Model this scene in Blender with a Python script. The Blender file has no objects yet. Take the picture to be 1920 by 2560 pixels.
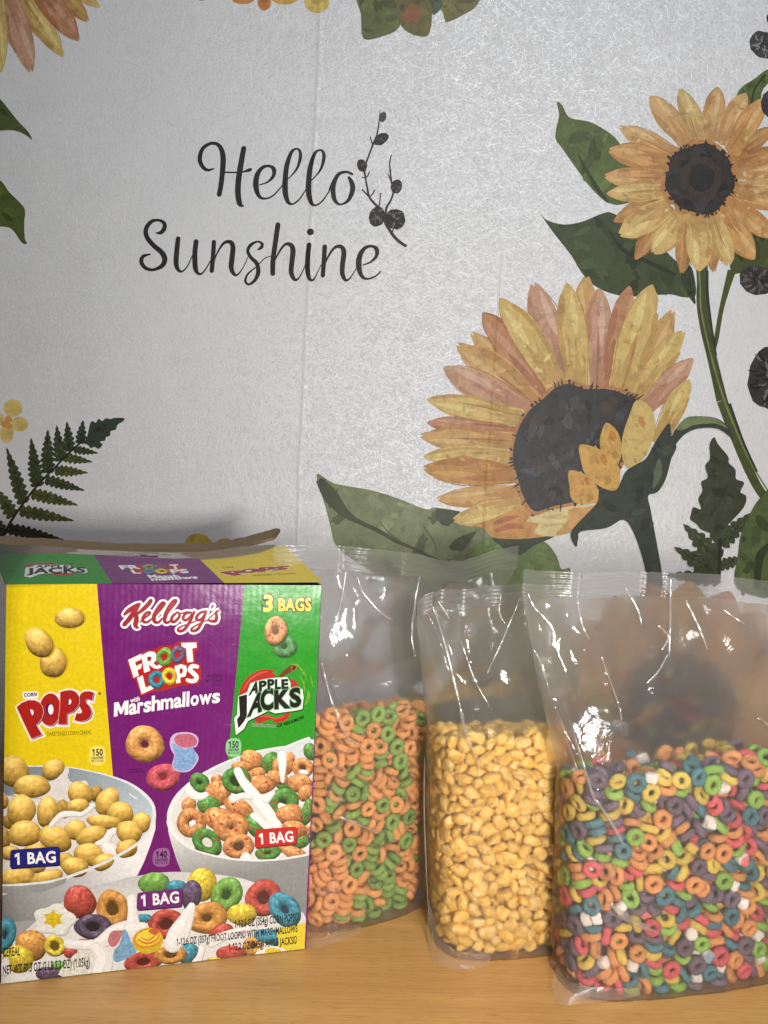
import bpy, bmesh, math, random
import numpy as np
from mathutils import Vector, Matrix, Quaternion, noise
from mathutils.geometry import tessellate_polygon

scene = bpy.context.scene
COL = scene.collection

# ------------------------------------------------------------------ camera
FPX = 1923.0                              # focal length of the phone lens, in pixels of a 1920x2560 frame
CAM = Vector((0.0, 0.0, 0.4093))
PITCH, ROLL = 0.0827, -0.0534
_fw = Vector((0, math.cos(PITCH), -math.sin(PITCH)))
_r0 = Vector((1, 0, 0))
_d0 = _fw.cross(_r0)
RIGHT = math.cos(ROLL) * _r0 + math.sin(ROLL) * _d0
DOWN = -math.sin(ROLL) * _r0 + math.cos(ROLL) * _d0
cam_data = bpy.data.cameras.new('camera')
cam = bpy.data.objects.new('camera', cam_data)
COL.objects.link(cam)
M = Matrix.Identity(4)
for i in range(3):
    M[i][0], M[i][1], M[i][2], M[i][3] = RIGHT[i], -DOWN[i], -_fw[i], CAM[i]
cam.matrix_world = M
cam_data.sensor_fit = 'VERTICAL'
cam_data.sensor_height = 36.0
cam_data.lens = 36.0 * FPX / 2560.0
cam_data.clip_start = 0.01
cam_data.clip_end = 50.0
scene.camera = cam

# ------------------------------------------------------------------ light
world = bpy.data.worlds.new('World')
scene.world = world
world.use_nodes = True
world.node_tree.nodes['Background'].inputs[0].default_value = (0.93, 0.97, 1.0, 1)
world.node_tree.nodes['Background'].inputs[1].default_value = 0.06


def area(name, loc, target, size, power, color, size_y=None):
    d = bpy.data.lights.new(name, 'AREA')
    d.energy, d.color, d.size = power, color, size
    if size_y:
        d.shape, d.size_y = 'RECTANGLE', size_y
    o = bpy.data.objects.new(name, d)
    o.location = loc
    o.rotation_euler = (Vector(target) - Vector(loc)).to_track_quat('-Z', 'Y').to_euler()
    COL.objects.link(o)
    return o


area('ceiling_lamp', (0.30, -0.22, 1.32), (0.06, 0.75, 0.25), 0.42, 9.6, (0.96, 0.975, 1.0))
area('desk_lamp', (0.20, -0.08, 0.335), (0.05, 0.8, 0.36), 0.085, 7.0, (1.0, 0.95, 0.88))
scene.view_settings.view_transform = 'Standard'
scene.view_settings.look = 'None'
scene.view_settings.exposure = -0.06
scene.view_settings.gamma = 1.0
scene.cycles.max_bounces = 16
scene.cycles.transmission_bounces = 14
scene.cycles.transparent_max_bounces = 24
scene.cycles.sample_clamp_indirect = 4.0
scene.cycles.use_denoising = True
scene.cycles.denoiser = 'OPENIMAGEDENOISE'


# ------------------------------------------------------------------ helpers
def lin(rgb, gain=1.0):
    """8-bit sRGB triple -> linear colour"""
    out = []
    for c in rgb:
        c = max(0.0, c) / 255.0
        c = c / 12.92 if c <= 0.04045 else ((c + 0.055) / 1.055) ** 2.4
        out.append(min(0.9, c * gain))
    return out


def ray(px, py):
    px, py = float(px), float(py)
    return (px - 960) / FPX * RIGHT + (py - 1280) / FPX * DOWN + _fw


def on_plane(px, py, o, n):
    r = ray(px, py)
    return CAM + r * ((o - CAM).dot(n) / r.dot(n))


def link(name, me, mat=None, parent=None):
    o = bpy.data.objects.new(name, me)
    COL.objects.link(o)
    if mat is not None and not me.materials:
        me.materials.append(mat)
    if parent is not None:
        o.parent = parent
    return o


def tag(o, label=None, cat=None, group=None, kind=None):
    for k, v in (('label', label), ('category', cat), ('group', group), ('kind', kind)):
        if v:
            o[k] = v
    return o


def catmull(pts, closed=False, n=6):
    P = [np.array(p, float) for p in pts]
    m = len(P)
    out = []
    rng = range(m if closed else m - 1)
    for i in rng:
        if closed:
            a, b, c, d = P[(i - 1) % m], P[i], P[(i + 1) % m], P[(i + 2) % m]
        else:
            a, b, c, d = P[max(i - 1, 0)], P[i], P[i + 1], P[min(i + 2, m - 1)]
        for k in range(n):
            t = k / n
            out.append(0.5 * ((2 * b) + (-a + c) * t + (2 * a - 5 * b + 4 * c - d) * t * t + (-a + 3 * b - 3 * c + d) * t ** 3))
    if not closed:
        out.append(P[-1])
    return out


def crop(x0, y0, s):
    """numbers measured on an enlarged detail -> numbers of the whole print"""
    def f(pts):
        return [(x0 + p[0] / s, y0 + p[1] / s) + tuple(v / s for v in p[2:]) for p in pts]
    return f


# ------------------------------------------------------------------ material helpers
def new_mat(name):
    m = bpy.data.materials.new(name)
    m.use_nodes = True
    nt = m.node_tree
    for n in list(nt.nodes):
        nt.nodes.remove(n)
    out = nt.nodes.new('ShaderNodeOutputMaterial')
    return m, nt, out


def N(nt, kind, **kw):
    n = nt.nodes.new('ShaderNode' + kind)
    for k, v in kw.items():
        if k.startswith('_'):
            setattr(n, k[1:], v)
        else:
            key = k.replace('__', ' ')
            n.inputs[int(key[1:]) if key[0] == 'i' and key[1:].isdigit() else key].default_value = v
    return n


def math_node(nt, op, a, b=None, clamp=False):
    n = nt.nodes.new('ShaderNodeMath')
    n.operation = op
    n.use_clamp = clamp
    for i, v in enumerate((a, b)):
        if v is None:
            continue
        if isinstance(v, (int, float)):
            n.inputs[i].default_value = v
        else:
            nt.links.new(v, n.inputs[i])
    return n.outputs[0]


def ramp(nt, fac, stops, interp='LINEAR'):
    n = nt.nodes.new('ShaderNodeValToRGB')
    n.color_ramp.interpolation = interp
    el = n.color_ramp.elements
    while len(el) < len(stops):
        el.new(0.5)
    for e, (p, c) in zip(el, stops):
        e.position = p
        e.color = (c, c, c, 1) if isinstance(c, (int, float)) else (*c, 1)
    nt.links.new(fac, n.inputs[0])
    return n.outputs[0]


def mix_col(nt, fac, a, b, mode='MIX'):
    n = nt.nodes.new('ShaderNodeMix')
    n.data_type = 'RGBA'
    n.blend_type = mode
    for sock, v in ((n.inputs[0], fac), (n.inputs[6], a), (n.inputs[7], b)):
        if isinstance(v, (int, float)):
            sock.default_value = v
        elif isinstance(v, (tuple, list)):
            sock.default_value = (*v[:3], 1)
        else:
            nt.links.new(v, sock)
    return n.outputs[2]


# ------------------------------------------------------------------ print builder
class Sheet:
    """ink printed on a real surface: thin shapes laid over each other, colours per vertex"""
    STEP = 2e-5
    STACKS = {}

    def __init__(self, mapf, surface='cloth', gain=1.0):
        self.mapf, self.gain = mapf, gain
        self.stack = Sheet.STACKS.setdefault(surface, [])
        self.v, self.f, self.c = [], [], []

    def _add(self, pts, faces, cols, lifts=None, flat=False):
        o = len(self.v)
        A = np.array([(float(p[0]), float(p[1])) for p in pts])
        x0, y0, x1, y1 = A[:, 0].min(), A[:, 1].min(), A[:, 0].max(), A[:, 1].max()
        k = 0
        if not flat:                                   # lie just above whatever is already printed here
            for (a0, b0, a1, b1, q) in self.stack:
                if q >= k and a0 < x1 and a1 > x0 and b0 < y1 and b1 > y0:
                    k = q
            k += 1
            self.stack.append((x0, y0, x1, y1, k))
        for i, p in enumerate(pts):
            lf = (k + (lifts[i] if lifts else 0)) * self.STEP
            self.v.append(self.mapf(p[0], p[1], lf))
        self.c += cols
        self.f += [tuple(o + q for q in f) for f in faces]

    def poly(self, pts, col, smooth=False, n=5):
        if smooth:
            pts = catmull([p[:2] for p in pts], True, n)
        P = [Vector((p[0], p[1], 0)) for p in pts]
        tris = tessellate_polygon([P])
        if callable(col):
            cols = [lin(col(p[0], p[1]), self.gain) for p in pts]
        else:
            cols = [lin(col, self.gain)] * len(pts)
        self._add(pts, tris, cols)

    def stroke(self, pts, col, n=7, grow=0.0, cap=True):
        S = catmull(pts, False, n)
        L, faces, lifts = [], [], []
        m = len(S)
        for i, s in enumerate(S):
            a, b = S[max(i - 1, 0)], S[min(i + 1, m - 1)]
            d = np.array([b[0] - a[0], b[1] - a[1]])
            d = d / (np.linalg.norm(d) + 1e-9)
            w = max(0.2, s[2]) / 2 + grow
            L += [(s[0] - d[1] * w, s[1] + d[0] * w), (s[0] + d[1] * w, s[1] - d[0] * w)]
            lifts += [.15 + .6 * i / m] * 2
        for i in range(m - 1):
            faces.append((2 * i, 2 * i + 1, 2 * i + 3, 2 * i + 2))
        if cap:
            for e, lf in ((S[0], 0.07), (S[-1], .82)):
                w = max(0.2, e[2]) / 2 + grow
                o = len(L)
                L += [(e[0] + w * math.cos(t * math.pi / 7), e[1] + w * math.sin(t * math.pi / 7)) for t in range(14)]
                lifts += [lf] * 14
                faces.append(tuple(range(o, o + 14)))
        self._add(L, faces, [lin(col, self.gain)] * len(L), lifts)

    def disc(self, x, y, rx, ry, col, rot=0.0, n=24, wob=0.0, seed=0):
        rd = random.Random(seed)
        c, s = math.cos(rot), math.sin(rot)
        P = []
        for i in range(n):
            t = 2 * math.pi * i / n
            k = 1 + wob * rd.uniform(-1, 1)
            a, b = rx * k * math.cos(t), ry * k * math.sin(t)
            P.append((x + a * c - b * s, y + a * s + b * c))
        self.poly(P, col)

    def lathe(self, x, y, rx, ry, rot, shade, nr=6, na=26, hole=0.0, wob=0.0, seed=0):
        """polar patch whose colours come from shade(rho, theta) - a printed picture of a round thing"""
        rd = random.Random(seed)
        ph = [rd.uniform(0, 6.28) for _ in range(4)]
        c, s = math.cos(rot), math.sin(rot)
        pts, cols, faces = [], [], []
        for j in range(nr + 1):
            rho = hole + (1 - hole) * j / nr
            for i in range(na):
                t = 2 * math.pi * i / na
                k = rho * (1 + wob * (math.sin(2 * t + ph[0]) + .7 * math.sin(3 * t + ph[1]) + .4 * math.sin(5 * t + ph[2])))
                a, b = rx * k * math.cos(t), ry * k * math.sin(t)
                pts.append((x + a * c - b * s, y + a * s + b * c))
                cols.append(lin(shade(rho, t + rot, pts[-1]), self.gain))
        for j in range(nr):
            for i in range(na):
                a, b = j * na + i, j * na + (i + 1) % na
                faces.append((a, b, b + na, a + na))
        self._add(pts, faces, cols)

    def text(self, s, bl, br, tl, col, bold=0.0, layers=None, cap=True):
        """line of lettering whose baseline runs bl->br and whose capitals reach up to tl"""
        cv = bpy.data.curves.new('t', 'FONT')
        cv.body = s
        cv.resolution_u = 3
        cv.offset = 0.0
        to = bpy.data.objects.new('t', cv)
        COL.objects.link(to)

        ones = [i for i, ch in enumerate(s) if ch == '1']

        def raw(body, off):
            cv.body, cv.offset = body, off
            dg = bpy.context.evaluated_depsgraph_get()
            dg.update()
            me = bpy.data.meshes.new_from_object(to.evaluated_get(dg))
            V = [(v.co.x, v.co.y) for v in me.vertices]
            F = [tuple(p.vertices) for p in me.polygons]
            bpy.data.meshes.remove(me)
            return V, F

        def mesh_of(off):
            V, F = raw(s, off)
            for i in ones:                             # give the plain bar of each 1 its flag
                xr = max(v[0] for v in raw(s[:i + 1], off)[0])
                best = None
                for f in F:
                    xs = [V[k][0] for k in f]
                    if abs(max(xs) - xr) < .02 and max(xs) - min(xs) < .16 + 2 * off:
                        best = (min(xs), max(V[k][1] for k in f))
                        break
                if best:
                    xl, yt = best
                    n = len(V)
                    V += [(xl + .03, yt), (xl - .13 - off, yt - .10), (xl - .13 - off, yt - .22 - 2 * off), (xl + .03, yt - .13 - 2 * off)]
                    F.append((n, n + 1, n + 2, n + 3))
            return V, F
        cv.space_character = 1.0 + bold * 1.6
        V, F = mesh_of(bold)
        x0, x1 = min(v[0] for v in V), max(v[0] for v in V)
        CAPH = 0.682
        bl, br, tl = np.array(bl[:2], float), np.array(br[:2], float), np.array(tl[:2], float)

        def put(V, F, c):
            P = [bl + (v[0] - x0) / (x1 - x0) * (br - bl) + v[1] / CAPH * (tl - bl) for v in V]
            self._add([(p[0], p[1]) for p in P], F, [lin(c, self.gain)] * len(P))
        for off, c in (layers or []):
            put(*mesh_of(bold + off), c)
        put(V, F, col)
        bpy.data.objects.remove(to)
        bpy.data.curves.remove(cv)

    def build(self, name, mat, parent, label=None):
        me = bpy.data.meshes.new(name)
        me.from_pydata(self.v, [], self.f)
        a = me.color_attributes.new('ink', 'FLOAT_COLOR', 'POINT')
        a.data.foreach_set('color', np.array([(*c, 1.0) for c in self.c], dtype=np.float32).ravel())
        me.update()
        o = link(name, me, mat, parent)
        if label:
            o['label'] = label
        return o


def grow(poly, d):
    """polygon pushed outwards by d"""
    P = [np.array(p[:2], float) for p in poly]
    n = len(P)
    A = sum(P[i][0] * P[(i + 1) % n][1] - P[(i + 1) % n][0] * P[i][1] for i in range(n))
    sg = 1 if A > 0 else -1
    out = []
    for i in range(n):
        e1, e2 = P[i] - P[i - 1], P[(i + 1) % n] - P[i]
        e1, e2 = e1 / (np.linalg.norm(e1) + 1e-9), e2 / (np.linalg.norm(e2) + 1e-9)
        nv = np.array([e1[1] + e2[1], -e1[0] - e2[0]]) * sg
        ln = np.linalg.norm(nv)
        if ln < 1e-6:
            nv, ln = np.array([e1[1], -e1[0]]) * sg, 1
        k = min(1.6, 2 / max(ln, .7))
        out.append(tuple(P[i] + nv / ln * d * k / 1.0 * (1 if ln > .7 else 1)))
    return out


def shift(pts, dx, dy):
    return [(p[0] + dx, p[1] + dy) + tuple(p[2:]) for p in pts]
# ------------------------------------------------------------------ materials of the surroundings
def cloth_material(name, base=None):
    """pearly non-woven cloth; base None = colour comes from the printed ink"""
    m, nt, out = new_mat(name)
    geo = N(nt, 'NewGeometry')
    heights = []
    for i, (ang, across, along, off) in enumerate([(8, 520, 40, 0), (-37, 480, 50, 3), (52, 500, 44, 7), (96, 540, 50, 11),
                                                   (-68, 490, 38, 17), (27, 600, 56, 23), (-15, 560, 60, 29), (74, 520, 46, 31)]):
        rot = N(nt, 'VectorRotate', Angle=math.radians(ang))
        rot.rotation_type = 'Y_AXIS'
        nt.links.new(geo.outputs['Position'], rot.inputs['Vector'])
        mp = N(nt, 'Mapping')
        mp.inputs['Location'].default_value = (off, off, off * 2)
        mp.inputs['Scale'].default_value = (across, 1, along)
        nt.links.new(rot.outputs[0], mp.inputs[0])
        no = N(nt, 'TexNoise', Scale=1.0, Detail=1.0, Roughness=0.4, Distortion=0.35)
        nt.links.new(mp.outputs[0], no.inputs['Vector'])
        d = math_node(nt, 'ABSOLUTE', math_node(nt, 'SUBTRACT', no.outputs[0], 0.5))
        heights.append(math_node(nt, 'SUBTRACT', 1.0, math_node(nt, 'MULTIPLY', d, 22.0), True))
    h = heights[0]
    for q in heights[1:]:
        h = math_node(nt, 'MAXIMUM', h, q)
    big = N(nt, 'TexNoise', Scale=26.0, Detail=3.0)
    nt.links.new(geo.outputs['Position'], big.inputs['Vector'])
    amp = ramp(nt, big.outputs[0], [(0.3, 0.75), (0.7, 1.0)])
    h = math_node(nt, 'MULTIPLY', h, amp)
    # storage folds running down the cloth
    sep = N(nt, 'SeparateXYZ')
    nt.links.new(geo.outputs['Position'], sep.inputs[0])
    wob = N(nt, 'TexNoise', Scale=9.0, Detail=2.0)
    wz = N(nt, 'CombineXYZ')
    nt.links.new(sep.outputs[2], wz.inputs[2])
    nt.links.new(wz.outputs[0], wob.inputs['Vector'])
    wv = math_node(nt, 'MULTIPLY', math_node(nt, 'SUBTRACT', wob.outputs[0], 0.5), 0.010)
    xx = math_node(nt, 'ADD', sep.outputs[0], wv)
    fold = None
    for x0, w in ((-0.1035, 0.0026), (0.122, 0.0010)):
        d = math_node(nt, 'DIVIDE', math_node(nt, 'SUBTRACT', xx, x0), w)
        g = math_node(nt, 'POWER', 2.718, math_node(nt, 'MULTIPLY', math_node(nt, 'MULTIPLY', d, d), -1.0))
        if x0 > 0:                                     # the right-hand fold dies out above the large flower
            g = math_node(nt, 'MULTIPLY', g, math_node(nt, 'MULTIPLY', math_node(nt, 'SUBTRACT', 0.68, sep.outputs[2]), 12.0, True))
        fold = g if fold is None else math_node(nt, 'ADD', fold, g)
    wave = N(nt, 'TexNoise', Scale=5.0, Detail=2.0)
    nt.links.new(geo.outputs['Position'], wave.inputs['Vector'])
    b0 = N(nt, 'Bump', Strength=0.28, Distance=0.02)
    nt.links.new(wave.outputs[0], b0.inputs['Height'])
    b1 = N(nt, 'Bump', Strength=0.6, Distance=0.0010)
    nt.links.new(fold, b1.inputs['Height'])
    nt.links.new(b0.outputs[0], b1.inputs['Normal'])
    b2 = N(nt, 'Bump', Strength=FIBRE if base else FIBRE * 0.45, Distance=0.0006)
    nt.links.new(h, b2.inputs['Height'])
    nt.links.new(b1.outputs[0], b2.inputs['Normal'])
    p = N(nt, 'BsdfPrincipled')
    grain = N(nt, 'TexNoise', Scale=900.0, Detail=1.0)
    nt.links.new(geo.outputs['Position'], grain.inputs['Vector'])
    if base:
        cvar = ramp(nt, h, [(0.0, 0.92), (1.0, 1.0)])
        c = mix_col(nt, 1.0, base, cvar, 'MULTIPLY')
    else:
        at = N(nt, 'Attribute', _attribute_name='ink')
        patch = N(nt, 'TexNoise', Scale=70.0, Detail=3.0, Roughness=0.6, Distortion=1.0)
        nt.links.new(geo.outputs['Position'], patch.inputs['Vector'])
        pv = ramp(nt, patch.outputs[0], [(0.36, 0.80), (0.42, 0.93), (0.52, 1.0), (0.60, 1.10)])
        c = mix_col(nt, 1.0, at.outputs[0], pv, 'MULTIPLY')
        gv = ramp(nt, grain.outputs[0], [(0.3, 0.9), (0.7, 1.08)])
        c = mix_col(nt, 1.0, c, gv, 'MULTIPLY')
    nt.links.new(c, p.inputs['Base Color'])
    p.inputs['Roughness'].default_value = 0.44 if base else 0.45
    p.inputs['Metallic'].default_value = 0.22 if base else 0.0
    p.inputs['Specular IOR Level'].default_value = 0.7 if base else 0.3
    nt.links.new(b2.outputs[0], p.inputs['Normal'])
    nt.links.new(p.outputs[0], out.inputs[0])
    return m


FIBRE = 0.43
YC = 0.93                                    # the cloth hangs this far behind the lens
CLOTH_O, CLOTH_N = Vector((0, YC, 0)), Vector((0, -1, 0))


def cloth_map(px, py, lift):
    p = on_plane(px, py, CLOTH_O, CLOTH_N)
    return (p.x, YC - lift, p.z)


def wood_material():
    m, nt, out = new_mat('light_wood')
    geo = N(nt, 'NewGeometry')
    rot = N(nt, 'VectorRotate', Angle=math.radians(-2.5))
    rot.rotation_type = 'Z_AXIS'
    nt.links.new(geo.outputs['Position'], rot.inputs['Vector'])

    def stretched(sx, sy, det, loc=0.0, dist=0.0):
        mp = N(nt, 'Mapping')
        mp.inputs['Scale'].default_value = (sx, sy, 1)
        mp.inputs['Location'].default_value = (loc, loc * 2, 0)
        nt.links.new(rot.outputs[0], mp.inputs[0])
        n = N(nt, 'TexNoise', Scale=1.0, Detail=det, Roughness=0.6, Distortion=dist)
        nt.links.new(mp.outputs[0], n.inputs['Vector'])
        return n.outputs[0]
    band = stretched(2.2, 55, 4, 0, 0.4)
    fine = stretched(16, 620, 3, 3)
    pore = stretched(70, 900, 1, 9)
    c = mix_col(nt, ramp(nt, band, [(0.3, 0.0), (0.7, 1.0)]), lin((184, 138, 80), .98), lin((200, 156, 96), .98))
    c = mix_col(nt, 1.0, c, ramp(nt, fine, [(0.35, 0.90), (0.6, 1.04)]), 'MULTIPLY')
    c = mix_col(nt, 1.0, c, ramp(nt, pore, [(0.30, 0.76), (0.40, 1.0)]), 'MULTIPLY')
    p = N(nt, 'BsdfPrincipled')
    nt.links.new(c, p.inputs['Base Color'])
    nt.links.new(ramp(nt, fine, [(0.3, 0.42), (0.7, 0.30)]), p.inputs['Roughness'])
    b = N(nt, 'Bump', Strength=0.12, Distance=0.0004)
    nt.links.new(fine, b.inputs['Height'])
    nt.links.new(b.outputs[0], p.inputs['Normal'])
    nt.links.new(p.outputs[0], out.inputs[0])
    return m


# ------------------------------------------------------------------ table
bm = bmesh.new()
bmesh.ops.create_cube(bm, size=1.0)
for v in bm.verts:
    v.co = Vector((v.co.x * 1.6, 0.14 + (v.co.y + .5) * 0.775, (v.co.z - .5) * 0.03))
bmesh.ops.bevel(bm, geom=bm.edges[:], offset=0.003, segments=2, affect='EDGES')
me = bpy.data.meshes.new('table')
bm.to_mesh(me)
bm.free()
table = link('table', me, wood_material())
tag(table, 'light brown wood-grain tabletop under the cereal box and the three bags', 'table')

# ------------------------------------------------------------------ backdrop cloth
MAT_CLOTH = cloth_material('pearly_cloth', tuple(lin((212, 214, 217), 1.0)))
MAT_INK = cloth_material('printed_cloth')
me = bpy.data.meshes.new('backdrop_cloth')
vs, fs = [], []
nx, nz = 40, 30
for j in range(nz + 1):
    for i in range(nx + 1):
        vs.append((-0.85 + 1.7 * i / nx, YC, -0.30 + 1.55 * j / nz))
for j in range(nz):
    for i in range(nx):
        a = j * (nx + 1) + i
        fs.append((a, a + 1, a + nx + 2, a + nx + 1))
me.from_pydata(vs, [], fs)
cloth = link('backdrop_cloth', me, MAT_CLOTH)
tag(cloth, 'silvery white cloth printed with sunflowers, ferns and black script, hung behind the table', 'backdrop cloth')

GC = 0.90                                    # ink colours were read in a dim picture


def sheet():
    return Sheet(cloth_map, 'cloth', GC)


def dark(c, k):
    return tuple(v * k for v in c)


def petal(S, base, tip, w, col, rd, bend=0.0, detail=True):
    b, t = np.array(base, float), np.array(tip, float)
    ax = t - b
    L = np.linalg.norm(ax)
    ax /= L
    nv = np.array([-ax[1], ax[0]])

    def at(u, q):
        return b + ax * L * u + nv * (q * w / 2 + bend * w * math.sin(math.pi * u))
    prof = [(0, .62), (.18, .78), (.4, .98), (.58, 1.02), (.76, .86), (.89, .56), (.97, .24), (1.0, .03)]
    skew = rd.uniform(-.10, .10)
    lft = [at(u, h * rd.uniform(.86, 1.10) + skew * math.sin(3 * u)) for u, h in prof]
    rgt = [at(u, -h * rd.uniform(.86, 1.10) + skew * math.sin(3 * u)) for u, h in prof]
    if rd.random() < .4:                                # a nicked tip
        lft[-2] = at(1.0, .22)
        lft[-1] = at(.965, .05)
    out = catmull([tuple(p) for p in lft + rgt[::-1]], True, 4)
    S.poly(out, col)
    if not detail:
        return
    br = (col[0] * .84, col[1] * .74, col[2] * .70)
    md = tuple(.5 * a + .5 * b2 for a, b2 in zip(br, col))
    m = 9                                               # brushed darker foot with a ragged end
    foot = [tuple(at(0, .52))]
    for i in range(m):
        q = .66 - 1.32 * i / (m - 1)
        foot.append(tuple(at(rd.uniform(.15, .62) * (1.15 - abs(q) * .5), q * .95)))
    foot.append(tuple(at(0, -.52)))
    S.poly(foot, md, True, 2)
    sd = rd.choice((-1, 1))                             # washes: one side deeper, pale towards the tip
    k0, k1 = rd.randrange(0, 2), rd.randrange(5, 8)
    side = [tuple(at(u, sd * h * .97)) for u, h in prof[k0:k1]] + [tuple(at(u, sd * h * rd.uniform(.35, .8))) for u, h in prof[k0:k1]][::-1]
    S.poly(side, tuple(.55 * a + .45 * b2 for a, b2 in zip(br, col)), True, 2)
    hl = (min(255, col[0] * 1.07), min(255, col[1] * 1.12), min(255, col[2] * 1.2))
    q0 = -sd * rd.uniform(.15, .35)
    S.poly([tuple(at(u, q0 + dq)) for u, dq in ((rd.uniform(.35, .55), .1), (.68, .24), (.85, .12), (.92, -.02), (.74, -.2), (.56, -.14))], hl, True, 3)
    inside_patches(S, out, [md, hl, tuple(.7 * a + .3 * b2 for a, b2 in zip(col, br)), dark(col, 1.05)], 5, w * .05, w * .2, rd.random())
    if rd.random() < .6:
        q1, u1 = rd.uniform(-.3, .3), rd.uniform(.45, .75)
        S.stroke([(*at(.02, q1 * .8), w * .04), (*at(u1 * .6, q1 * .8 + .05), w * .06), (*at(u1, q1), w * .012)], br, 4, cap=False)
    S.stroke([(*at(u, -sd * h * .97), w * .022) for u, h in prof[:6]], br, 2, cap=False)


def inside_patches(S, poly, cols, n, rmin, rmax, seed):
    rd = random.Random(seed)
    P = np.array([p[:2] for p in poly])
    x0, y0, x1, y1 = P[:, 0].min(), P[:, 1].min(), P[:, 0].max(), P[:, 1].max()

    def inside(x, y):
        c = False
        for i in range(len(P)):
            (ax, ay), (bx, by) = P[i - 1], P[i]
            if (ay > y) != (by > y) and x < (bx - ax) * (y - ay) / (by - ay) + ax:
                c = not c
        return c
    done = tries = 0
    while done < n and tries < n * 40:
        tries += 1
        x, y = rd.uniform(x0, x1), rd.uniform(y0, y1)
        if not inside(x, y):
            continue
        dm = min(np.hypot(*(P[i] - (x, y))) for i in range(len(P)))
        r = min(rd.uniform(rmin, rmax), dm * .9)
        if r < rmin * .4:
            continue
        k = rd.uniform(.35, .7)
        S.disc(x, y, r, r * k, rd.choice(cols), rd.uniform(0, 3.1), 12, .35, rd.random())
        done += 1


def leaf(S, outline, col, seed, vein=None, light=1.18, shade=.72, n=16, r=(10, 34)):
    pl = catmull(outline, True, 4)
    S.poly(pl, col)
    inside_patches(S, pl, [dark(col, shade), dark(col, light), dark(col, .86), dark(col, 1.08)], n, r[0], r[1], seed)
    for v in (vein or []):
        S.stroke(v, dark(col, .6), 5, cap=False)


def seed_head(S, ring, col, rd, n_dots, cx, cy, centre=None):
    pl = catmull(ring, True, 4)
    S.poly(pl, col)
    for i in range(n_dots):
        p = pl[rd.randrange(len(pl))]
        k = rd.uniform(.94, 1.07)
        S.disc(cx + (p[0] - cx) * k, cy + (p[1] - cy) * k, rd.uniform(2.5, 5.5), rd.uniform(2, 4), col, rd.uniform(0, 3), 8)
        if i % 2:                                       # feathery edge
            e = rd.uniform(1.03, 1.13)
            S.stroke([(cx + (p[0] - cx) * .97, cy + (p[1] - cy) * .97, 6), (cx + (p[0] - cx) * e, cy + (p[1] - cy) * e, 1.5)], col, 2, cap=False)
    inside_patches(S, pl, [dark(col, 1.35), (col[0] * 1.25, col[1] * 1.12, col[2]), dark(col, .75), dark(col, 1.2)], 60, 4, 24, 5)
    if centre:
        S.disc(*centre, dark(col, .72), 0, 20, .08, 2)


# ---- lettering
T = crop(340, 330, 2.9625)
INK = (43, 40, 42)
hello = [
    [(575, 272, 10), (530, 282, 22), (492, 255, 30), (472, 200, 33), (490, 130, 29), (538, 90, 24), (590, 86, 26), (628, 120, 34), (645, 190, 41), (640, 300, 39), (628, 400, 37), (616, 462, 36)],
    [(655, 298, 12), (745, 300, 12), (800, 293, 14), (840, 281, 26), (852, 275, 16)],
    [(798, 122, 38), (775, 250, 42), (760, 350, 43), (755, 450, 43), (768, 530, 38), (793, 548, 14)],
    [(915, 392, 8), (975, 370, 14), (1018, 325, 26), (1020, 275, 32), (985, 252, 20), (935, 265, 26), (897, 320, 38), (888, 400, 42), (908, 470, 29), (950, 494, 16), (1010, 475, 12), (1060, 425, 10), (1090, 388, 8)],
]
ell = [(1120, 352, 8), (1150, 325, 10), (1195, 265, 18), (1217, 190, 26), (1213, 142, 22), (1188, 124, 14), (1150, 152, 26), (1117, 250, 36), (1105, 360, 41), (1106, 450, 41), (1126, 518, 29), (1160, 533, 14), (1210, 498, 12), (1265, 415, 8)]
hello += [ell, shift(ell, 174, 9),
          [(1425, 450, 10), (1445, 400, 18), (1470, 350, 22)],
          [(1600, 312, 20), (1560, 296, 20), (1502, 312, 26), (1466, 380, 34), (1461, 460, 36), (1481, 518, 26), (1520, 536, 14), (1573, 505, 26), (1604, 430, 38), (1598, 378, 36), (1578, 338, 22)]]
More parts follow.
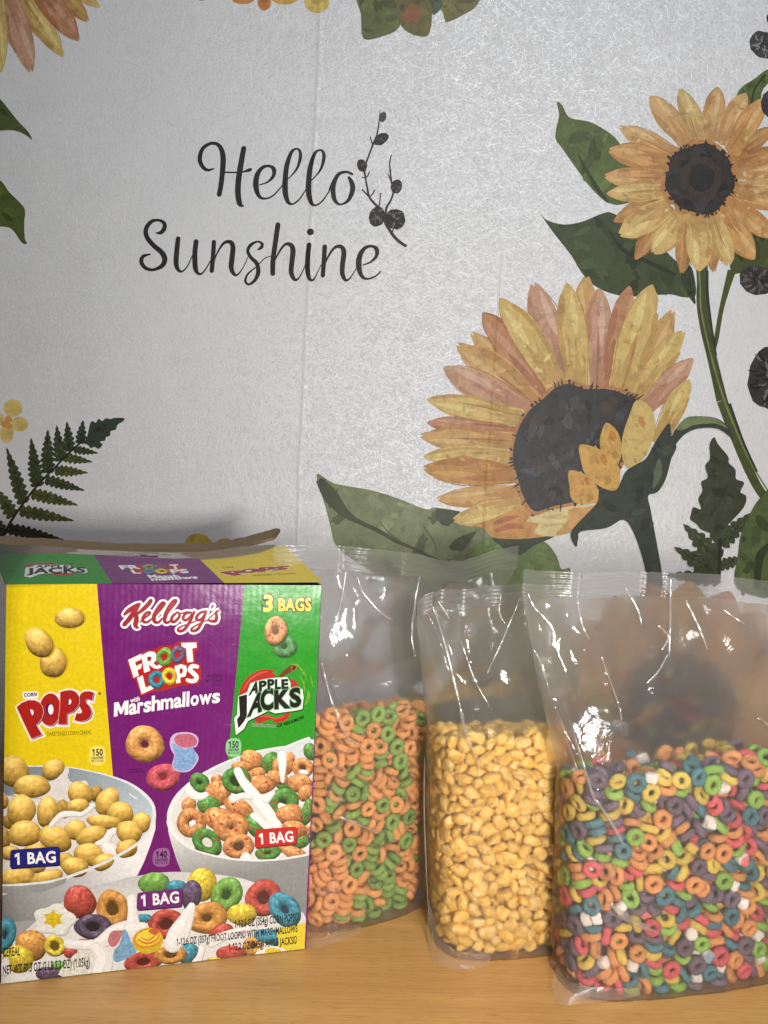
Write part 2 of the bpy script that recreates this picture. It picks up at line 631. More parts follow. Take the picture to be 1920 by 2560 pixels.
sun = [
    [(150, 748, 10), (183, 745, 28), (209, 715, 33), (208, 675, 29), (165, 653, 20), (112, 665, 28), (74, 720, 34), (82, 780, 36), (130, 840, 36), (188, 890, 39), (213, 940, 40), (194, 990, 33), (130, 1020, 22), (72, 1008, 28), (40, 965, 31), (52, 922, 26), (105, 905, 10)],
    [(312, 790, 35), (302, 880, 38), (297, 970, 38), (311, 1018, 28), (340, 1033, 14), (380, 995, 10), (420, 910, 8)],
    [(445, 812, 37), (436, 900, 38), (439, 1000, 38), (455, 1043, 25), (485, 1050, 14), (520, 1010, 10), (550, 955, 8)],
    [(577, 815, 33), (570, 930, 34), (561, 1028, 33)],
    [(570, 985, 8), (600, 900, 12), (650, 824, 20), (698, 815, 30), (718, 850, 37), (712, 930, 39), (705, 1000, 37), (722, 1048, 27), (750, 1058, 14), (790, 1010, 8), (830, 925, 6)],
    [(900, 873, 8), (928, 855, 25), (933, 827, 22), (900, 812, 14), (852, 835, 24), (828, 880, 24), (852, 930, 26), (895, 975, 31), (905, 1040, 33), (880, 1098, 24), (835, 1129, 16), (810, 1103, 19), (830, 1050, 14), (890, 1000, 8)],
    [(915, 975, 8), (955, 935, 8), (1005, 918, 6)],
    [(1051, 688, 38), (1035, 800, 37), (1015, 950, 37), (1013, 1048, 36)],
    [(1020, 970, 8), (1060, 890, 14), (1105, 833, 20), (1148, 838, 33), (1163, 880, 39), (1155, 960, 37), (1150, 1040, 37), (1174, 1092, 25), (1205, 1083, 12), (1240, 1020, 8), (1258, 970, 6)],
    [(1282, 836, 35), (1273, 920, 37), (1271, 1020, 37), (1286, 1088, 28), (1315, 1093, 14), (1345, 1040, 8), (1370, 985, 6)],
    [(1398, 850, 35), (1392, 950, 34), (1384, 1062, 33)],
    [(1390, 1010, 8), (1420, 930, 14), (1470, 858, 20), (1518, 850, 29), (1540, 890, 37), (1530, 980, 37), (1529, 1050, 35), (1550, 1095, 24), (1580, 1088, 12), (1620, 1030, 8), (1645, 980, 6)],
    shift([(915, 392, 8), (975, 370, 14), (1018, 325, 26), (1020, 275, 32), (985, 252, 20), (935, 265, 26), (897, 320, 38), (888, 400, 42), (908, 470, 29), (950, 494, 16), (1010, 475, 12), (1050, 440, 10)], 762, 594),
]
rd = random.Random(4)
for words, dots in ((hello, []), (sun, [(1292, 740, 26)])):
    S = sheet()
    for st in words:
        S.stroke(T(st), INK, 8)
    for d in dots:
        (x, y, r), = T([d])
        S.disc(x, y, r, r * .95, INK)
    for st in words:                                     # pin-prick wear inside the heavy strokes
        for s in catmull(T(st), False, 6):
            if s[2] > 10 and rd.random() < .55:
                S.disc(s[0] + rd.uniform(-.3, .3) * s[2], s[1] + rd.uniform(-.3, .3) * s[2], .55, .55, (110, 108, 110), 0, 5)
    S.build('lettering', MAT_INK, cloth, 'black script word' + (' Hello' if words is hello else ' Sunshine'))


# ---- twig with small cones beside the word
def cone(S, x, y, rx, ry, rot, seed, col=(62, 64, 66), pale=(120, 120, 120), n=20):
    rd = random.Random(seed)
    S.disc(x, y, rx, ry, col, rot, 22, .05, seed)
    c, s = math.cos(rot), math.sin(rot)
    for i in range(n):
        r, t = math.sqrt(rd.random()) * .82, rd.uniform(0, 6.28)
        a, b = rx * r * math.cos(t), ry * r * math.sin(t)
        px, py = x + a * c - b * s, y + a * s + b * c
        q = min(rx, ry) * rd.uniform(.16, .3)
        ang = rot + t + rd.uniform(-.5, .5)
        S.stroke([(px - q * math.cos(ang), py - q * math.sin(ang), q * .22), (px + q * .3 * math.sin(ang), py - q * .3 * math.cos(ang), q * .42),
                  (px + q * math.cos(ang), py + q * math.sin(ang), q * .2)], pale if rd.random() < .55 else dark(col, .6), 3, cap=False)


T = crop(860, 260, 5.978)
S = sheet()
TW = (58, 50, 52)
for st in ([(540, 95, 12), (530, 200, 16), (515, 330, 22), (490, 480, 26)],
           [(490, 470, 22), (440, 590, 30), (390, 720, 26), (330, 880, 30)],
           [(392, 490, 16), (412, 560, 18), (432, 620, 20)],
           [(305, 1000, 34), (320, 1100, 26), (345, 1240, 30), (375, 1380, 34), (440, 1470, 36), (520, 1550, 40)],
           [(380, 1015, 18), (360, 1065, 20), (325, 1105, 18)], [(270, 1095, 14), (320, 1110, 18)],
           [(275, 1280, 22), (330, 1340, 26), (380, 1390, 28)], [(455, 1290, 20), (430, 1340, 20), (385, 1385, 16)],
           [(548, 1335, 20), (538, 1430, 18), (525, 1530, 22)],
           [(708, 765, 18), (685, 860, 20), (690, 1000, 24), (715, 1200, 26)], [(705, 985, 10), (692, 1030, 14)],
           [(655, 1045, 14), (685, 1110, 20), (705, 1160, 18)],
           [(740, 1320, 30), (700, 1440, 30), (640, 1540, 36), (620, 1640, 34)],
           [(620, 1640, 40), (620, 1780, 44), (680, 1880, 46), (740, 1970, 48), (830, 2060, 46), (920, 2120, 44)], [(735, 1870, 18), (715, 1940, 24)]):
    S.stroke(T(st), TW, 4)
for i, (x, y, rx, ry, rot) in enumerate([(580, 195, 52, 78, .25), (555, 525, 125, 78, -.62), (270, 920, 75, 95, -.3), (785, 1235, 85, 108, .25),
                                         (495, 1685, 125, 150, .2), (765, 1720, 150, 155, 0)]):
    (a, b, c, d), = T([(x, y, rx, ry)])
    cone(S, a, b, c, d, rot, i, (50, 48, 48) if i != 0 else (70, 76, 82), (112, 112, 110), 8 if i < 2 else 26)
S.build('twig_print', MAT_INK, cloth, 'dark twig with small cones beside the word Hello')

# ---- upper right sunflower
T = crop(1340, 180, 2.860)
S = sheet()
GR, GR2 = (84, 98, 52), (62, 74, 46)
leaf(S, T([(150, 215), (190, 240), (240, 325), (380, 355), (470, 400), (550, 455), (610, 530), (700, 700), (700, 900), (600, 950), (530, 940), (480, 915), (360, 790), (190, 550), (140, 480), (145, 400), (165, 310)]),
     GR, 1, [T([(300, 590, 8), (370, 720, 26), (450, 850, 30), (520, 930, 10)])])
S.build('leaf_print', MAT_INK, cloth, 'upper left leaf of the upper sunflower')
S = sheet()
leaf(S, T([(30, 1010), (80, 1060), (200, 1090), (330, 1070), (480, 1010), (560, 1015), (800, 1150), (1000, 1350), (1100, 1380), (1135, 1480), (1140, 1600), (1050, 1610), (950, 1590), (720, 1605), (560, 1590), (420, 1530), (330, 1440), (250, 1310), (110, 1130)]),
     GR2, 2, [T([(520, 1130, 20), (620, 1270, 30), (760, 1340, 30), (1000, 1450, 26)])], n=30)
S.build('leaf_print', MAT_INK, cloth, 'lower left leaf of the upper sunflower')
S = sheet()
leaf(S, T([(1380, 1280), (1450, 1220), (1520, 1110), (1700, 1140), (1760, 1400), (1660, 1460), (1450, 1440), (1400, 1450)]), (70, 78, 42), 3)
S.build('leaf_print', MAT_INK, cloth, 'lower right leaf of the upper sunflower')
S = sheet()
leaf(S, T([(1660, -20), (1560, 50), (1470, 110), (1435, 190), (1520, 290), (1600, 230), (1625, 120), (1740, 10)]), GR, 4, [T([(1640, 20, 20), (1560, 130, 14), (1540, 270, 20)])])
S.build('leaf_print', MAT_INK, cloth, 'upper right leaf of the upper sunflower')
S = sheet()
leaf(S, T([(1060, 1350), (1120, 1420), (1130, 1560), (1140, 1660), (1090, 1600), (1040, 1480)]), (52, 60, 42), 5, n=5)
S.build('leaf_print', MAT_INK, cloth, 'small bract leaf of the upper sunflower')
S = sheet()

S = sheet()
for st, c in (([(1185, 1380, 85), (1190, 1500, 80), (1190, 1660, 84), (1215, 1850, 76), (1260, 2050, 70), (1330, 2350, 80)], (66, 74, 44)),
              ([(1400, 1420, 60), (1360, 1560, 44), (1325, 1700, 34), (1290, 1900, 34), (1262, 2050, 30), (1300, 2170, 30)], (72, 82, 40)),
              ([(1330, 2350, 80), (1430, 2620, 72), (1530, 2860, 66), (1620, 3020, 62), (1780, 3200, 60)], (70, 80, 42)),
              ([(1165, 1420, 12), (1175, 1560, 12), (1180, 1700, 12), (1240, 1980, 12), (1330, 2300, 14), (1430, 2560, 14), (1540, 2800, 12), (1700, 3060, 12)], (118, 126, 76)),
              ([(1225, 1420, 18), (1228, 1600, 18), (1260, 1850, 14), (1290, 2030, 10)], (46, 52, 36)),
              ([(1385, 2370, 18), (1480, 2640, 18), (1580, 2860, 16)], (50, 56, 38))):
    S.stroke(T(st), c, 6, cap=False)
S.build('stem_print', MAT_INK, cloth, 'green stem of the upper sunflower')

S = sheet()
TAN, GLD, YEL, BRN = (196, 160, 108), (198, 156, 98), (202, 174, 112), (180, 134, 82)
rd = random.Random(8)
for tip, base, w, c, b in [
        ((1275, 1430), (1210, 1020), 110, BRN, 0), ((1045, 1440), (1080, 1000), 120, BRN, 0), ((710, 1340), (960, 980), 130, BRN, 0), ((555, 1070), (930, 900), 125, BRN, .03),
        ((1700, 400), (1400, 600), 120, BRN, 0), ((1760, 690), (1440, 730), 130, TAN, 0), ((1760, 560), (1430, 650), 125, BRN, 0), ((1750, 960), (1410, 880), 120, GLD, 0),
        ((1750, 830), (1430, 820), 110, TAN, 0), ((815, 170), (1080, 520), 165, TAN, .05), ((600, 395), (1010, 590), 130, TAN, .04), ((1300, 105), (1230, 500), 150, TAN, 0),
        ((1500, 150), (1330, 510), 150, TAN, -.03), ((1635, 190), (1390, 570), 160, GLD, -.05), ((1025, 120), (1170, 500), 140, (196, 170, 112), .06),
        ((520, 565), (950, 650), 175, (196, 152, 96), .03), ((490, 750), (915, 760), 145, (198, 156, 104), 0), ((505, 870), (915, 850), 130, YEL, -.03),
        ((1700, 1180), (1380, 930), 160, GLD, 0), ((1560, 1340), (1310, 980), 180, GLD, .04), ((1385, 1380), (1250, 1010), 165, YEL, 0),
        ((840, 1300), (1060, 990), 190, YEL, -.04), ((600, 1170), (950, 960), 195, YEL, -.04), ((1170, 1425), (1140, 1020), 190, YEL, 0)]:
    (tp, bs, wd) = T([tip])[0], T([base])[0], w / 2.86
    petal(S, bs, tp, wd, c, rd, b)
(cx, cy, R), = T([(1170, 765, 243)])
S.disc(cx, cy, R * 1.14, R * 1.14, (176, 128, 76), 0, 40, .06, 11)
ring = [(cx + R * (1 + .05 * math.sin(7 * a)) * math.cos(a), cy + R * (1.03 + .04 * math.cos(5 * a)) * math.sin(a)) for a in np.linspace(0, 6.28, 40)[:-1]]
seed_head(S, ring, (46, 42, 42), rd, 70, cx, cy)
S.disc(cx + 3, cy - 2, R * .62, R * .6, (62, 50, 42), 0, 24, .10, 3)
S.disc(cx + 4, cy - 2, R * .40, R * .40, (36, 36, 36), 0, 24, .07, 4)
S.build('sunflower_print', MAT_INK, cloth, 'smaller upright sunflower at the upper right')

# ---- large nodding sunflower
T = crop(960, 660, 1.728)
S = sheet()
T3 = crop(760, 1160, 2.44)
leaf(S, T3([(75, 65), (150, 100), (210, 125), (400, 158), (560, 205), (740, 275), (800, 265), (950, 290), (1000, 330), (1180, 370), (1180, 440), (1130, 600), (1000, 760), (700, 760), (420, 660), (240, 540), (185, 480), (165, 400), (130, 260)]),
     (118, 128, 96), 6, [T3([(90, 95, 40), (160, 190, 90), (240, 290, 60), (330, 350, 30), (460, 410, 26), (560, 470, 22), (700, 530, 20), (900, 640, 24)]),
                         T3([(460, 350, 5), (520, 420, 6), (600, 480, 6)]), T3([(730, 380, 8), (790, 470, 6), (810, 540, 4)])], 1.16, .74, 40, (8, 34))
leaf(S, T3([(1000, 560), (1150, 440), (1300, 450), (1460, 470), (1540, 560), (1570, 640), (1625, 640), (1580, 780), (1400, 900), (1100, 860)]), (104, 122, 78), 7, None, 1.12, .8, 14, (10, 30))
S.poly(T3([(805, 268), (950, 288), (915, 350), (880, 380), (840, 370), (803, 330)]), (66, 74, 58))
S.poly(T3([(890, 500), (930, 455), (1050, 410), (1020, 460), (985, 515), (950, 530), (905, 518)]), (70, 80, 60), True, 3)
S.poly(T3([(1150, 450), (1300, 462), (1400, 450), (1530, 440), (1400, 500), (1300, 560), (1200, 500)]), (62, 70, 52), True, 3)
S.build('leaf_print', MAT_INK, cloth, 'broad pale green leaf under the large sunflower')

S = sheet()
PK, OR, GD, YL = (188, 148, 122), (178, 130, 98), (192, 154, 100), (198, 172, 108)
rd = random.Random(21)
for tip, base, w, c, b in [
        ((870, 52), (880, 520), 125, GD, 0), ((375, 300), (690, 590), 105, GD, .03), ((185, 685), (590, 720), 80, OR, 0), ((1245, 200), (1075, 580), 115, GD, -.04),
        ((425, 210), (720, 570), 135, OR, .05), ((640, 85), (800, 540), 150, PK, .03), ((930, 105), (920, 540), 125, PK, 0), ((1060, 95), (980, 550), 120, OR, 0),
        ((315, 350), (660, 610), 130, GD, .05), ((1290, 288), (1090, 600), 110, YL, -.03), ((1335, 408), (1120, 640), 95, PK, -.04), ((1318, 500), (1180, 770), 95, YL, -.03),
        ((500, 148), (765, 560), 135, YL, .06), ((790, 82), (840, 540), 130, YL, 0), ((1160, 90), (1020, 570), 150, YL, -.02),
        ((258, 448), (630, 650), 130, PK, .04), ((188, 585), (605, 670), 100, YL, .03), ((158, 745), (575, 765), 105, GD, 0), ((172, 832), (565, 835), 85, YL, 0),
        ((230, 1018), (600, 985), 90, GD, -.02), ((172, 885), (570, 905), 120, (184, 138, 80), -.02), ((300, 1110), (640, 1030), 100, YL, -.06)]:
    petal(S, T([base])[0], T([tip])[0], w / 1.728, c, rd, b)
S.poly(T([(380, 1130), (470, 1100), (560, 1060), (640, 1060), (720, 1070), (760, 1120), (720, 1172), (560, 1187), (470, 1180), (430, 1140)]), (190, 142, 86), True, 4)
for st in ([(490, 1150, 20), (560, 1130, 26), (600, 1140, 10)], [(480, 1120, 16), (530, 1100, 24), (580, 1090, 8)]):
    S.stroke(T(st), (168, 106, 76), 4)
S.poly(T([(615, 1112), (660, 1070), (700, 1050), (780, 1035), (910, 1040), (935, 1000), (915, 1060), (880, 1095), (820, 1155), (720, 1177), (650, 1160), (670, 1120)]), (206, 190, 140), True, 4)
S.poly(T([(800, 1060), (880, 1050), (915, 1045), (870, 1100), (820, 1150), (740, 1172), (790, 1110)]), (196, 152, 100), True, 4)
for st in ([(690, 1095, 14), (760, 1090, 20), (800, 1095, 8)], [(690, 1130, 10), (750, 1125, 12), (790, 1125, 5)]):
    S.stroke(T(st), (188, 168, 118), 4)
S.poly([(x + (x - 1417) * .06, y + (y - 1123) * .06) for x, y in T([(570, 900), (555, 840), (565, 760), (590, 690), (630, 630), (690, 580), (740, 535), (800, 518), (870, 540), (960, 540), (1030, 560), (1085, 590), (1070, 680), (1040, 800), (1000, 900), (900, 1000), (800, 1032), (730, 1046), (650, 1068), (600, 1000)])], (172, 124, 82), True, 3)
seed_head(S, T([(570, 900), (555, 840), (565, 760), (590, 690), (630, 630), (690, 580), (740, 535), (800, 518), (870, 540), (960, 540), (1030, 560), (1085, 590), (1070, 680), (1040, 800), (1000, 900), (900, 1000), (800, 1032), (730, 1046), (650, 1068), (600, 1000)]),
          (56, 56, 58), rd, 80, *T([(790, 800)])[0])
for q, c in (([(1090, 588), (1150, 620), (1172, 700), (1150, 790), (1110, 850), (1050, 880), (1025, 820), (1030, 740), (1060, 650)], YL),
             ([(960, 685), (1008, 725), (1025, 800), (1010, 860), (960, 850), (932, 790), (937, 730)], (196, 156, 84)),
             ([(845, 780), (930, 800), (1000, 850), (1020, 920), (1000, 977), (930, 960), (870, 910), (850, 850)], (198, 156, 84)),
             ([(798, 893), (860, 905), (910, 950), (930, 990), (920, 1030), (860, 1037), (812, 1020), (800, 960)], (196, 152, 84))):
    pl = catmull(T(q), True, 3)
    S.poly(pl, c)
    inside_patches(S, pl, [dark(c, .86), dark(c, 1.08), (c[0] * .9, c[1] * .78, c[2] * .7)], 7, 5, 14, 9)
S.build('sunflower_print', MAT_INK, cloth, 'large nodding sunflower with a wide dark centre')

S = sheet()
CX = (52, 60, 50)
leaf(S, T([(1180, 985), (1140, 1000), (1150, 1060), (1172, 1180), (1200, 1340), (1210, 1500), (1150, 1500), (1130, 1330), (1085, 1180), (1035, 1105), (960, 1140), (850, 1155), (838, 1185), (828, 1222), (805, 1160), (870, 1085), (920, 1030), (932, 970), (1000, 977), (1040, 900), (1080, 870), (1130, 840), (1170, 770), (1228, 688), (1240, 745), (1262, 790), (1240, 840), (1215, 930)]),
     CX, 8, None, 1.2, .75, 22, (8, 30))
S.poly(T([(1240, 745), (1290, 675), (1340, 658), (1430, 665), (1480, 700), (1508, 757), (1440, 712), (1350, 712), (1290, 742), (1240, 800)]), (56, 62, 56), True, 3)
S.poly(T([(1262, 712), (1295, 672), (1340, 659), (1430, 667), (1485, 712), (1430, 690), (1340, 695), (1290, 718)]), (112, 124, 84), True, 3)
S.poly(T([(1185, 840), (1200, 880), (1190, 930), (1160, 970), (1165, 900)]), (90, 100, 74), True, 3)
S.build('stem_print', MAT_INK, cloth, 'dark green calyx and stem of the large sunflower')


# ---- ferns
def pinna(S, base, tip, w, col, rd, lobes=8, prof=None):
    b, t = np.array(base, float), np.array(tip, float)
    ax = t - b
    L = np.linalg.norm(ax)
    ax /= L
    nv = np.array([-ax[1], ax[0]])
    sides = []
    for sd in (1, -1):
        pts = []
        nn = lobes * 6
        for i in range(nn + 1):
            u = i / nn
            pr = (math.sin(math.pi * min(1, u * .8 + .2)) ** .7) * (1 - .55 * u)
            q = pr * (0.62 + .38 * abs(math.sin(math.pi * lobes * u + (0.5 if sd < 0 else 0)))) * rd.uniform(.95, 1.05)
            pts.append(tuple(b + ax * L * u + nv * sd * w * .62 * q))
        sides.append(pts)
    S.poly(sides[0] + sides[1][::-1], col)
    for _ in range(9):
        u, q = rd.uniform(.08, .75), rd.uniform(-.22, .22)
        p = b + ax * L * u + nv * q * w * (1 - .5 * u)
        S.disc(p[0], p[1], w * rd.uniform(.08, .16), w * rd.uniform(.05, .1), dark(col, rd.choice((.7, .8, 1.22, 1.35))), rd.uniform(0, 3), 9, .3, rd.random())
    S.stroke([(*b, w * .06), (*(b + ax * L * .8), w * .03)], dark(col, .65), 2, cap=False)


T = crop(0, 980, 5.027)
S = sheet()
rd = random.Random(31)
FG, FG2 = (58, 66, 42), (72, 80, 42)
for tip, base, w, c, n in [
        ((78, 690), (300, 1400), 190, FG, 9), ((388, 570), (470, 1190), 190, FG, 9), ((600, 465), (600, 1020), 190, FG, 8), ((712, 415), (760, 870), 170, FG, 7),
        ((840, 365), (880, 745), 150, FG, 6), ((1045, 350), (1010, 650), 140, (54, 64, 50), 5),
        ((1240, 770), (930, 720), 110, FG, 6), ((1165, 880), (800, 820), 130, FG2, 6), ((1110, 1015), (690, 985), 150, FG2, 7), ((1070, 1240), (570, 1100), 150, FG, 8),
        ((990, 1425), (400, 1275), 170, FG2, 9), ((940, 1620), (250, 1490), 170, FG2, 9), ((830, 1870), (110, 1720), 170, (50, 54, 36), 10),
        ((-60, 1200), (170, 1560), 190, FG2, 6), ((-120, 1520), (60, 1800), 160, FG, 5)]:
    pinna(S, T([base])[0], T([tip])[0], w / 5.027, c, rd, n)
tipl = [(1060, 640), (1095, 560), (1130, 410), (1160, 365), (1205, 385), (1240, 335), (1285, 365), (1330, 330), (1390, 340), (1440, 325), (1560, 328), (1545, 370), (1480, 410), (1455, 470), (1390, 495), (1385, 545), (1330, 570), (1320, 610), (1255, 625), (1290, 660), (1240, 715), (1190, 690), (1140, 705), (1110, 670)]
leaf(S, T(tipl), (54, 66, 54), 12, None, 1.2, .8, 12, (3, 12))
S.stroke(T([(20, 1860, 34), (120, 1660, 32), (230, 1490, 30), (400, 1260, 28), (560, 1080, 26), (720, 920, 24), (830, 800, 26), (1000, 650, 22), (1080, 580, 14)]), (46, 40, 32), 5)
S.build('fern_print', MAT_INK, cloth, 'dark green fern frond at the left')

S = sheet()
YP = (208, 186, 112)
for (x, y, rx, ry, rot) in [(165, 200, 120, 110, .1), (250, 405, 105, 95, .3), (90, 520, 88, 118, .1), (-20, 340, 75, 80, 0)]:
    (a, b, c, d), = T([(x, y, rx, ry)])
    S.disc(a, b, c, d, YP, rot, 28, .03, int(x))
    S.disc(a + 2, b + 2, c * .7, d * .62, dark(YP, .94), rot, 20, .12, int(y))
for (x, y, rx, ry) in [(105, 345, 50, 55), (90, 420, 70, 40), (60, 400, 30, 40)]:
    (a, b, c, d), = T([(x, y, rx, ry)])
    S.disc(a, b, c, d, (204, 150, 78), .3, 16, .2, int(x))
S.build('blossom_print', MAT_INK, cloth, 'small pale yellow blossom at the left edge')
S = sheet()
for (x, y, rx, ry) in [(497, 1360, 34, 26), (566, 1364, 26, 18), (520, 1395, 30, 24)]:
    S.disc(x, y, rx, ry, (196, 168, 78), .2, 28, .03, int(x))
S.build('blossom_print', MAT_INK, cloth, 'yellow blossom half hidden behind the box flap')

T = crop(1640, 640, 2.764)
S = sheet()
leaf(S, T([(400, 1252), (425, 1300), (495, 1385), (500, 1430), (545, 1475), (550, 1540), (605, 1565), (580, 1630), (620, 1660), (600, 1740), (500, 1850), (470, 1890), (440, 1960), (420, 1990), (370, 1940), (370, 1915), (310, 1890), (275, 1850), (235, 1820), (240, 1780), (255, 1735), (310, 1750), (290, 1680), (318, 1620), (310, 1560), (355, 1530), (338, 1450), (370, 1400), (368, 1300)]),
     (58, 64, 48), 14, None, 1.15, .8, 24, (4, 20))
rd = random.Random(5)
for tip, base, w in [((185, 1850), (430, 2100), 150), ((650, 1775), (440, 1990), 130), ((120, 2010), (420, 2190), 150), ((60, 2200), (430, 2230), 110), ((640, 2080), (430, 2140), 90)]:
    pinna(S, T([base])[0], T([tip])[0], w / 2.764, (62, 70, 48), rd, 6)
S.stroke(T([(440, 1950, 30), (435, 2050, 26), (430, 2260, 24)]), (42, 44, 38), 4, cap=False)
S.build('fern_print', MAT_INK, cloth, 'dark fern sprig at the lower right')
S = sheet()
leaf(S, T([(790, 1600), (700, 1690), (640, 1790), (590, 1900), (565, 2050), (560, 2300), (900, 2300), (900, 1600)]), (80, 94, 56), 15, [T([(790, 1980, 20), (720, 2060, 60), (700, 2160, 50), (690, 2300, 40)])], 1.15, .75, 18, (8, 26))
S.build('leaf_print', MAT_INK, cloth, 'broad green leaf at the lower right edge')
for pts, lab in (((1918, 520, 0, 0), None),):
    pass
S = sheet()
(a, b, c, d), = T([(800, 840, 165, 225)])
cone(S, a, b, c, d, .1, 5, (56, 52, 54), (112, 106, 106), 46)
S.build('pine_cone_print', MAT_INK, cloth, 'dark pine cone at the right edge, below the stem')
S = sheet()
(a, b, c, d), = T([(700, 170, 125, 100)])
cone(S, a, b, c, d, .3, 6, (58, 54, 56), (104, 100, 100), 40)
S.build('pine_cone_print', MAT_INK, cloth, 'dark pine cone below the upper sunflower')
S = sheet()
cone(S, 1908, 112, 38, 32, .75, 7, (60, 60, 62), (128, 130, 128), 24)
S.build('pine_cone_print', MAT_INK, cloth, 'grey cone at the top right edge')
S = sheet()
cone(S, 1926, 258, 24, 34, .1, 8, (58, 48, 52), (90, 78, 82), 10)
S.build('pine_cone_print', MAT_INK, cloth, 'dark cone behind the upper sunflower')
S = sheet()
cone(S, 1926, 46, 10, 14, 0, 9, (46, 42, 58), (90, 80, 92), 6)
S.build('pine_cone_print', MAT_INK, cloth, 'sliver of a dark cone in the top right corner')

# ---- top edge
T = crop(0, 0, 3.4577)
S = sheet()
rd = random.Random(77)
for tip, base, w, c in [((860, 65), (380, -330), 150, YL), ((765, 180), (330, -260), 160, (176, 140, 84)), ((545, 490), (60, -260), 200, YL), ((680, 355), (210, -260), 210, OR),
                        ((280, 620), (0, -200), 215, PK), ((10, 625), (-40, -200), 160, YL)]:
    petal(S, T([base])[0], T([tip])[0], w / 3.4577, dark(c, .98), rd)
S.build('sunflower_print', MAT_INK, cloth, 'sunflower petals cut off by the top left corner')
S = sheet()
leaf(S, T([(-330, 620), (-160, 700), (10, 865), (80, 950), (160, 1050), (245, 1140), (282, 1210), (250, 1185), (180, 1145), (90, 1125), (-60, 1130), (-260, 1080), (-420, 900)]), (74, 86, 48), 16, None, 1.12, .8, 10, (5, 20))
S.build('leaf_print', MAT_INK, cloth, 'upper green leaf tip at the left edge')
S = sheet()
leaf(S, T([(-420, 1360), (-200, 1370), (10, 1565), (80, 1660), (190, 1770), (217, 1830), (210, 1930), (215, 2060), (235, 2105), (190, 2100), (110, 1990), (40, 1960), (-120, 1950), (-330, 1830), (-470, 1600)]), (76, 90, 44), 17, None, 1.12, .78, 12, (5, 22))
S.build('leaf_print', MAT_INK, cloth, 'lower green leaf tip at the left edge')
T = crop(0, 0, 1.728)
for x, y, rx, ry, c in [(870, -8, 22, 10, (120, 100, 60)), (1050, -6, 50, 24, (196, 140, 76)), (1142, 8, 30, 38, (190, 126, 72)), (1230, -10, 60, 30, (196, 160, 80)), (1368, 5, 55, 52, (206, 182, 104))]:
    S = sheet()
    (a, b, p, q), = T([(x, y, rx, ry)])
    S.disc(a, b, p, q, c, 0, 26, .04, int(x))
    S.disc(a, b - q * .3, p * .6, q * .5, dark(c, .9), 0, 14, .2, int(y))
    S.build('petal_print', MAT_INK, cloth)
T2 = crop(960, 0, 1.728)
for q, c, sd in (([(-110, -20), (-100, 60), (-95, 150), (-70, 172), (0, 155), (55, 130), (75, 80), (60, -20)], (98, 104, 66), 1),
                 ([(75, -40), (55, 60), (90, 130), (160, 158), (195, 145), (207, 70), (200, -40)], (104, 100, 62), 2),
                 ([(190, -40), (205, 30), (215, 65), (260, 20), (280, -40)], (80, 88, 70), 3),
                 ([(260, -40), (262, 85), (290, 90), (350, 60), (400, 25), (415, -40)], (112, 110, 70), 4)):
    S = sheet()
    leaf(S, T2(q), c, sd, None, 1.1, .8, 12, (5, 22))
    if sd == 2:
        S.disc(*T2([(125, 60)])[0], 20, 28, (140, 92, 66), .3, 16, .25, 4)
    S.build('leaf_print', MAT_INK, cloth, 'olive leaf cut off by the top edge')

# ---- the part of the print seen only through the bags
S = sheet()
rd = random.Random(55)
cx, cy = 1690, 1780
for i in range(20):
    a = i / 20 * 6.283 + .1
    petal(S, (cx + 110 * math.cos(a), cy + 110 * math.sin(a)), (cx + 330 * math.cos(a), cy + 330 * math.sin(a)), 120, [(150, 112, 84), (160, 122, 84), (140, 104, 80), (172, 138, 90)][i % 4], rd, 0, False)
seed_head(S, [(cx + 150 * math.cos(a), cy + 150 * math.sin(a)) for a in np.linspace(0, 6.28, 30)[:-1]], (48, 42, 42), rd, 30, cx, cy)
S.disc(1500, 1900, 120, 80, (206, 140, 60), .2, 24, .08, 2)  # orange patch added in place of corn puffs showing through the film
S.build('sunflower_print', MAT_INK, cloth, 'brown sunflower with an added orange patch seen blurred through the right bag')
S = sheet()
leaf(S, [(1000, 1480), (1260, 1460), (1420, 1560), (1440, 1750), (1380, 1980), (1220, 2080), (1060, 1960), (990, 1700)], (112, 114, 94), 19, None)
S.build('leaf_print', MAT_INK, cloth, 'green leaf seen blurred through the middle bag')
# ------------------------------------------------------------------ cereal box
YAW = 0.26
TOPBOW = 0.90                                            # how much the front leans back near its top
BW, BH = 0.2256, 0.30
FLB = Vector((-0.2637, 0.5363, 0.0))
BA = Vector((math.cos(YAW), math.sin(YAW), 0))          # along the front
BN = Vector((math.sin(YAW), -math.cos(YAW), 0))         # out of the front
SK = math.radians(25)                                   # the opened carton is racked sideways
BD = Vector((-math.sin(SK), math.cos(SK), 0)) * 0.115   # front to back
TOP_RISE = Vector((0, 0, 0.0195))


def front_uv(px, py):
    p = on_plane(px, py, FLB, BN) - FLB
    return p.dot(BA), p.z


def front_bow(u, v):
    """the front panel is flat; its worn rounding is in the card's bump"""
    return 0.0


def front_pos(u, v, lift=0.0):
    u, v = min(max(u, 0.0), BW), min(max(v, 0.0008), BH)
    return FLB + BA * u + Vector((0, 0, v)) + BN * (lift - front_bow(u, v))


def front_map(px, py, lift):
    u, v = front_uv(px, py)
    return tuple(front_pos(u, v, lift))


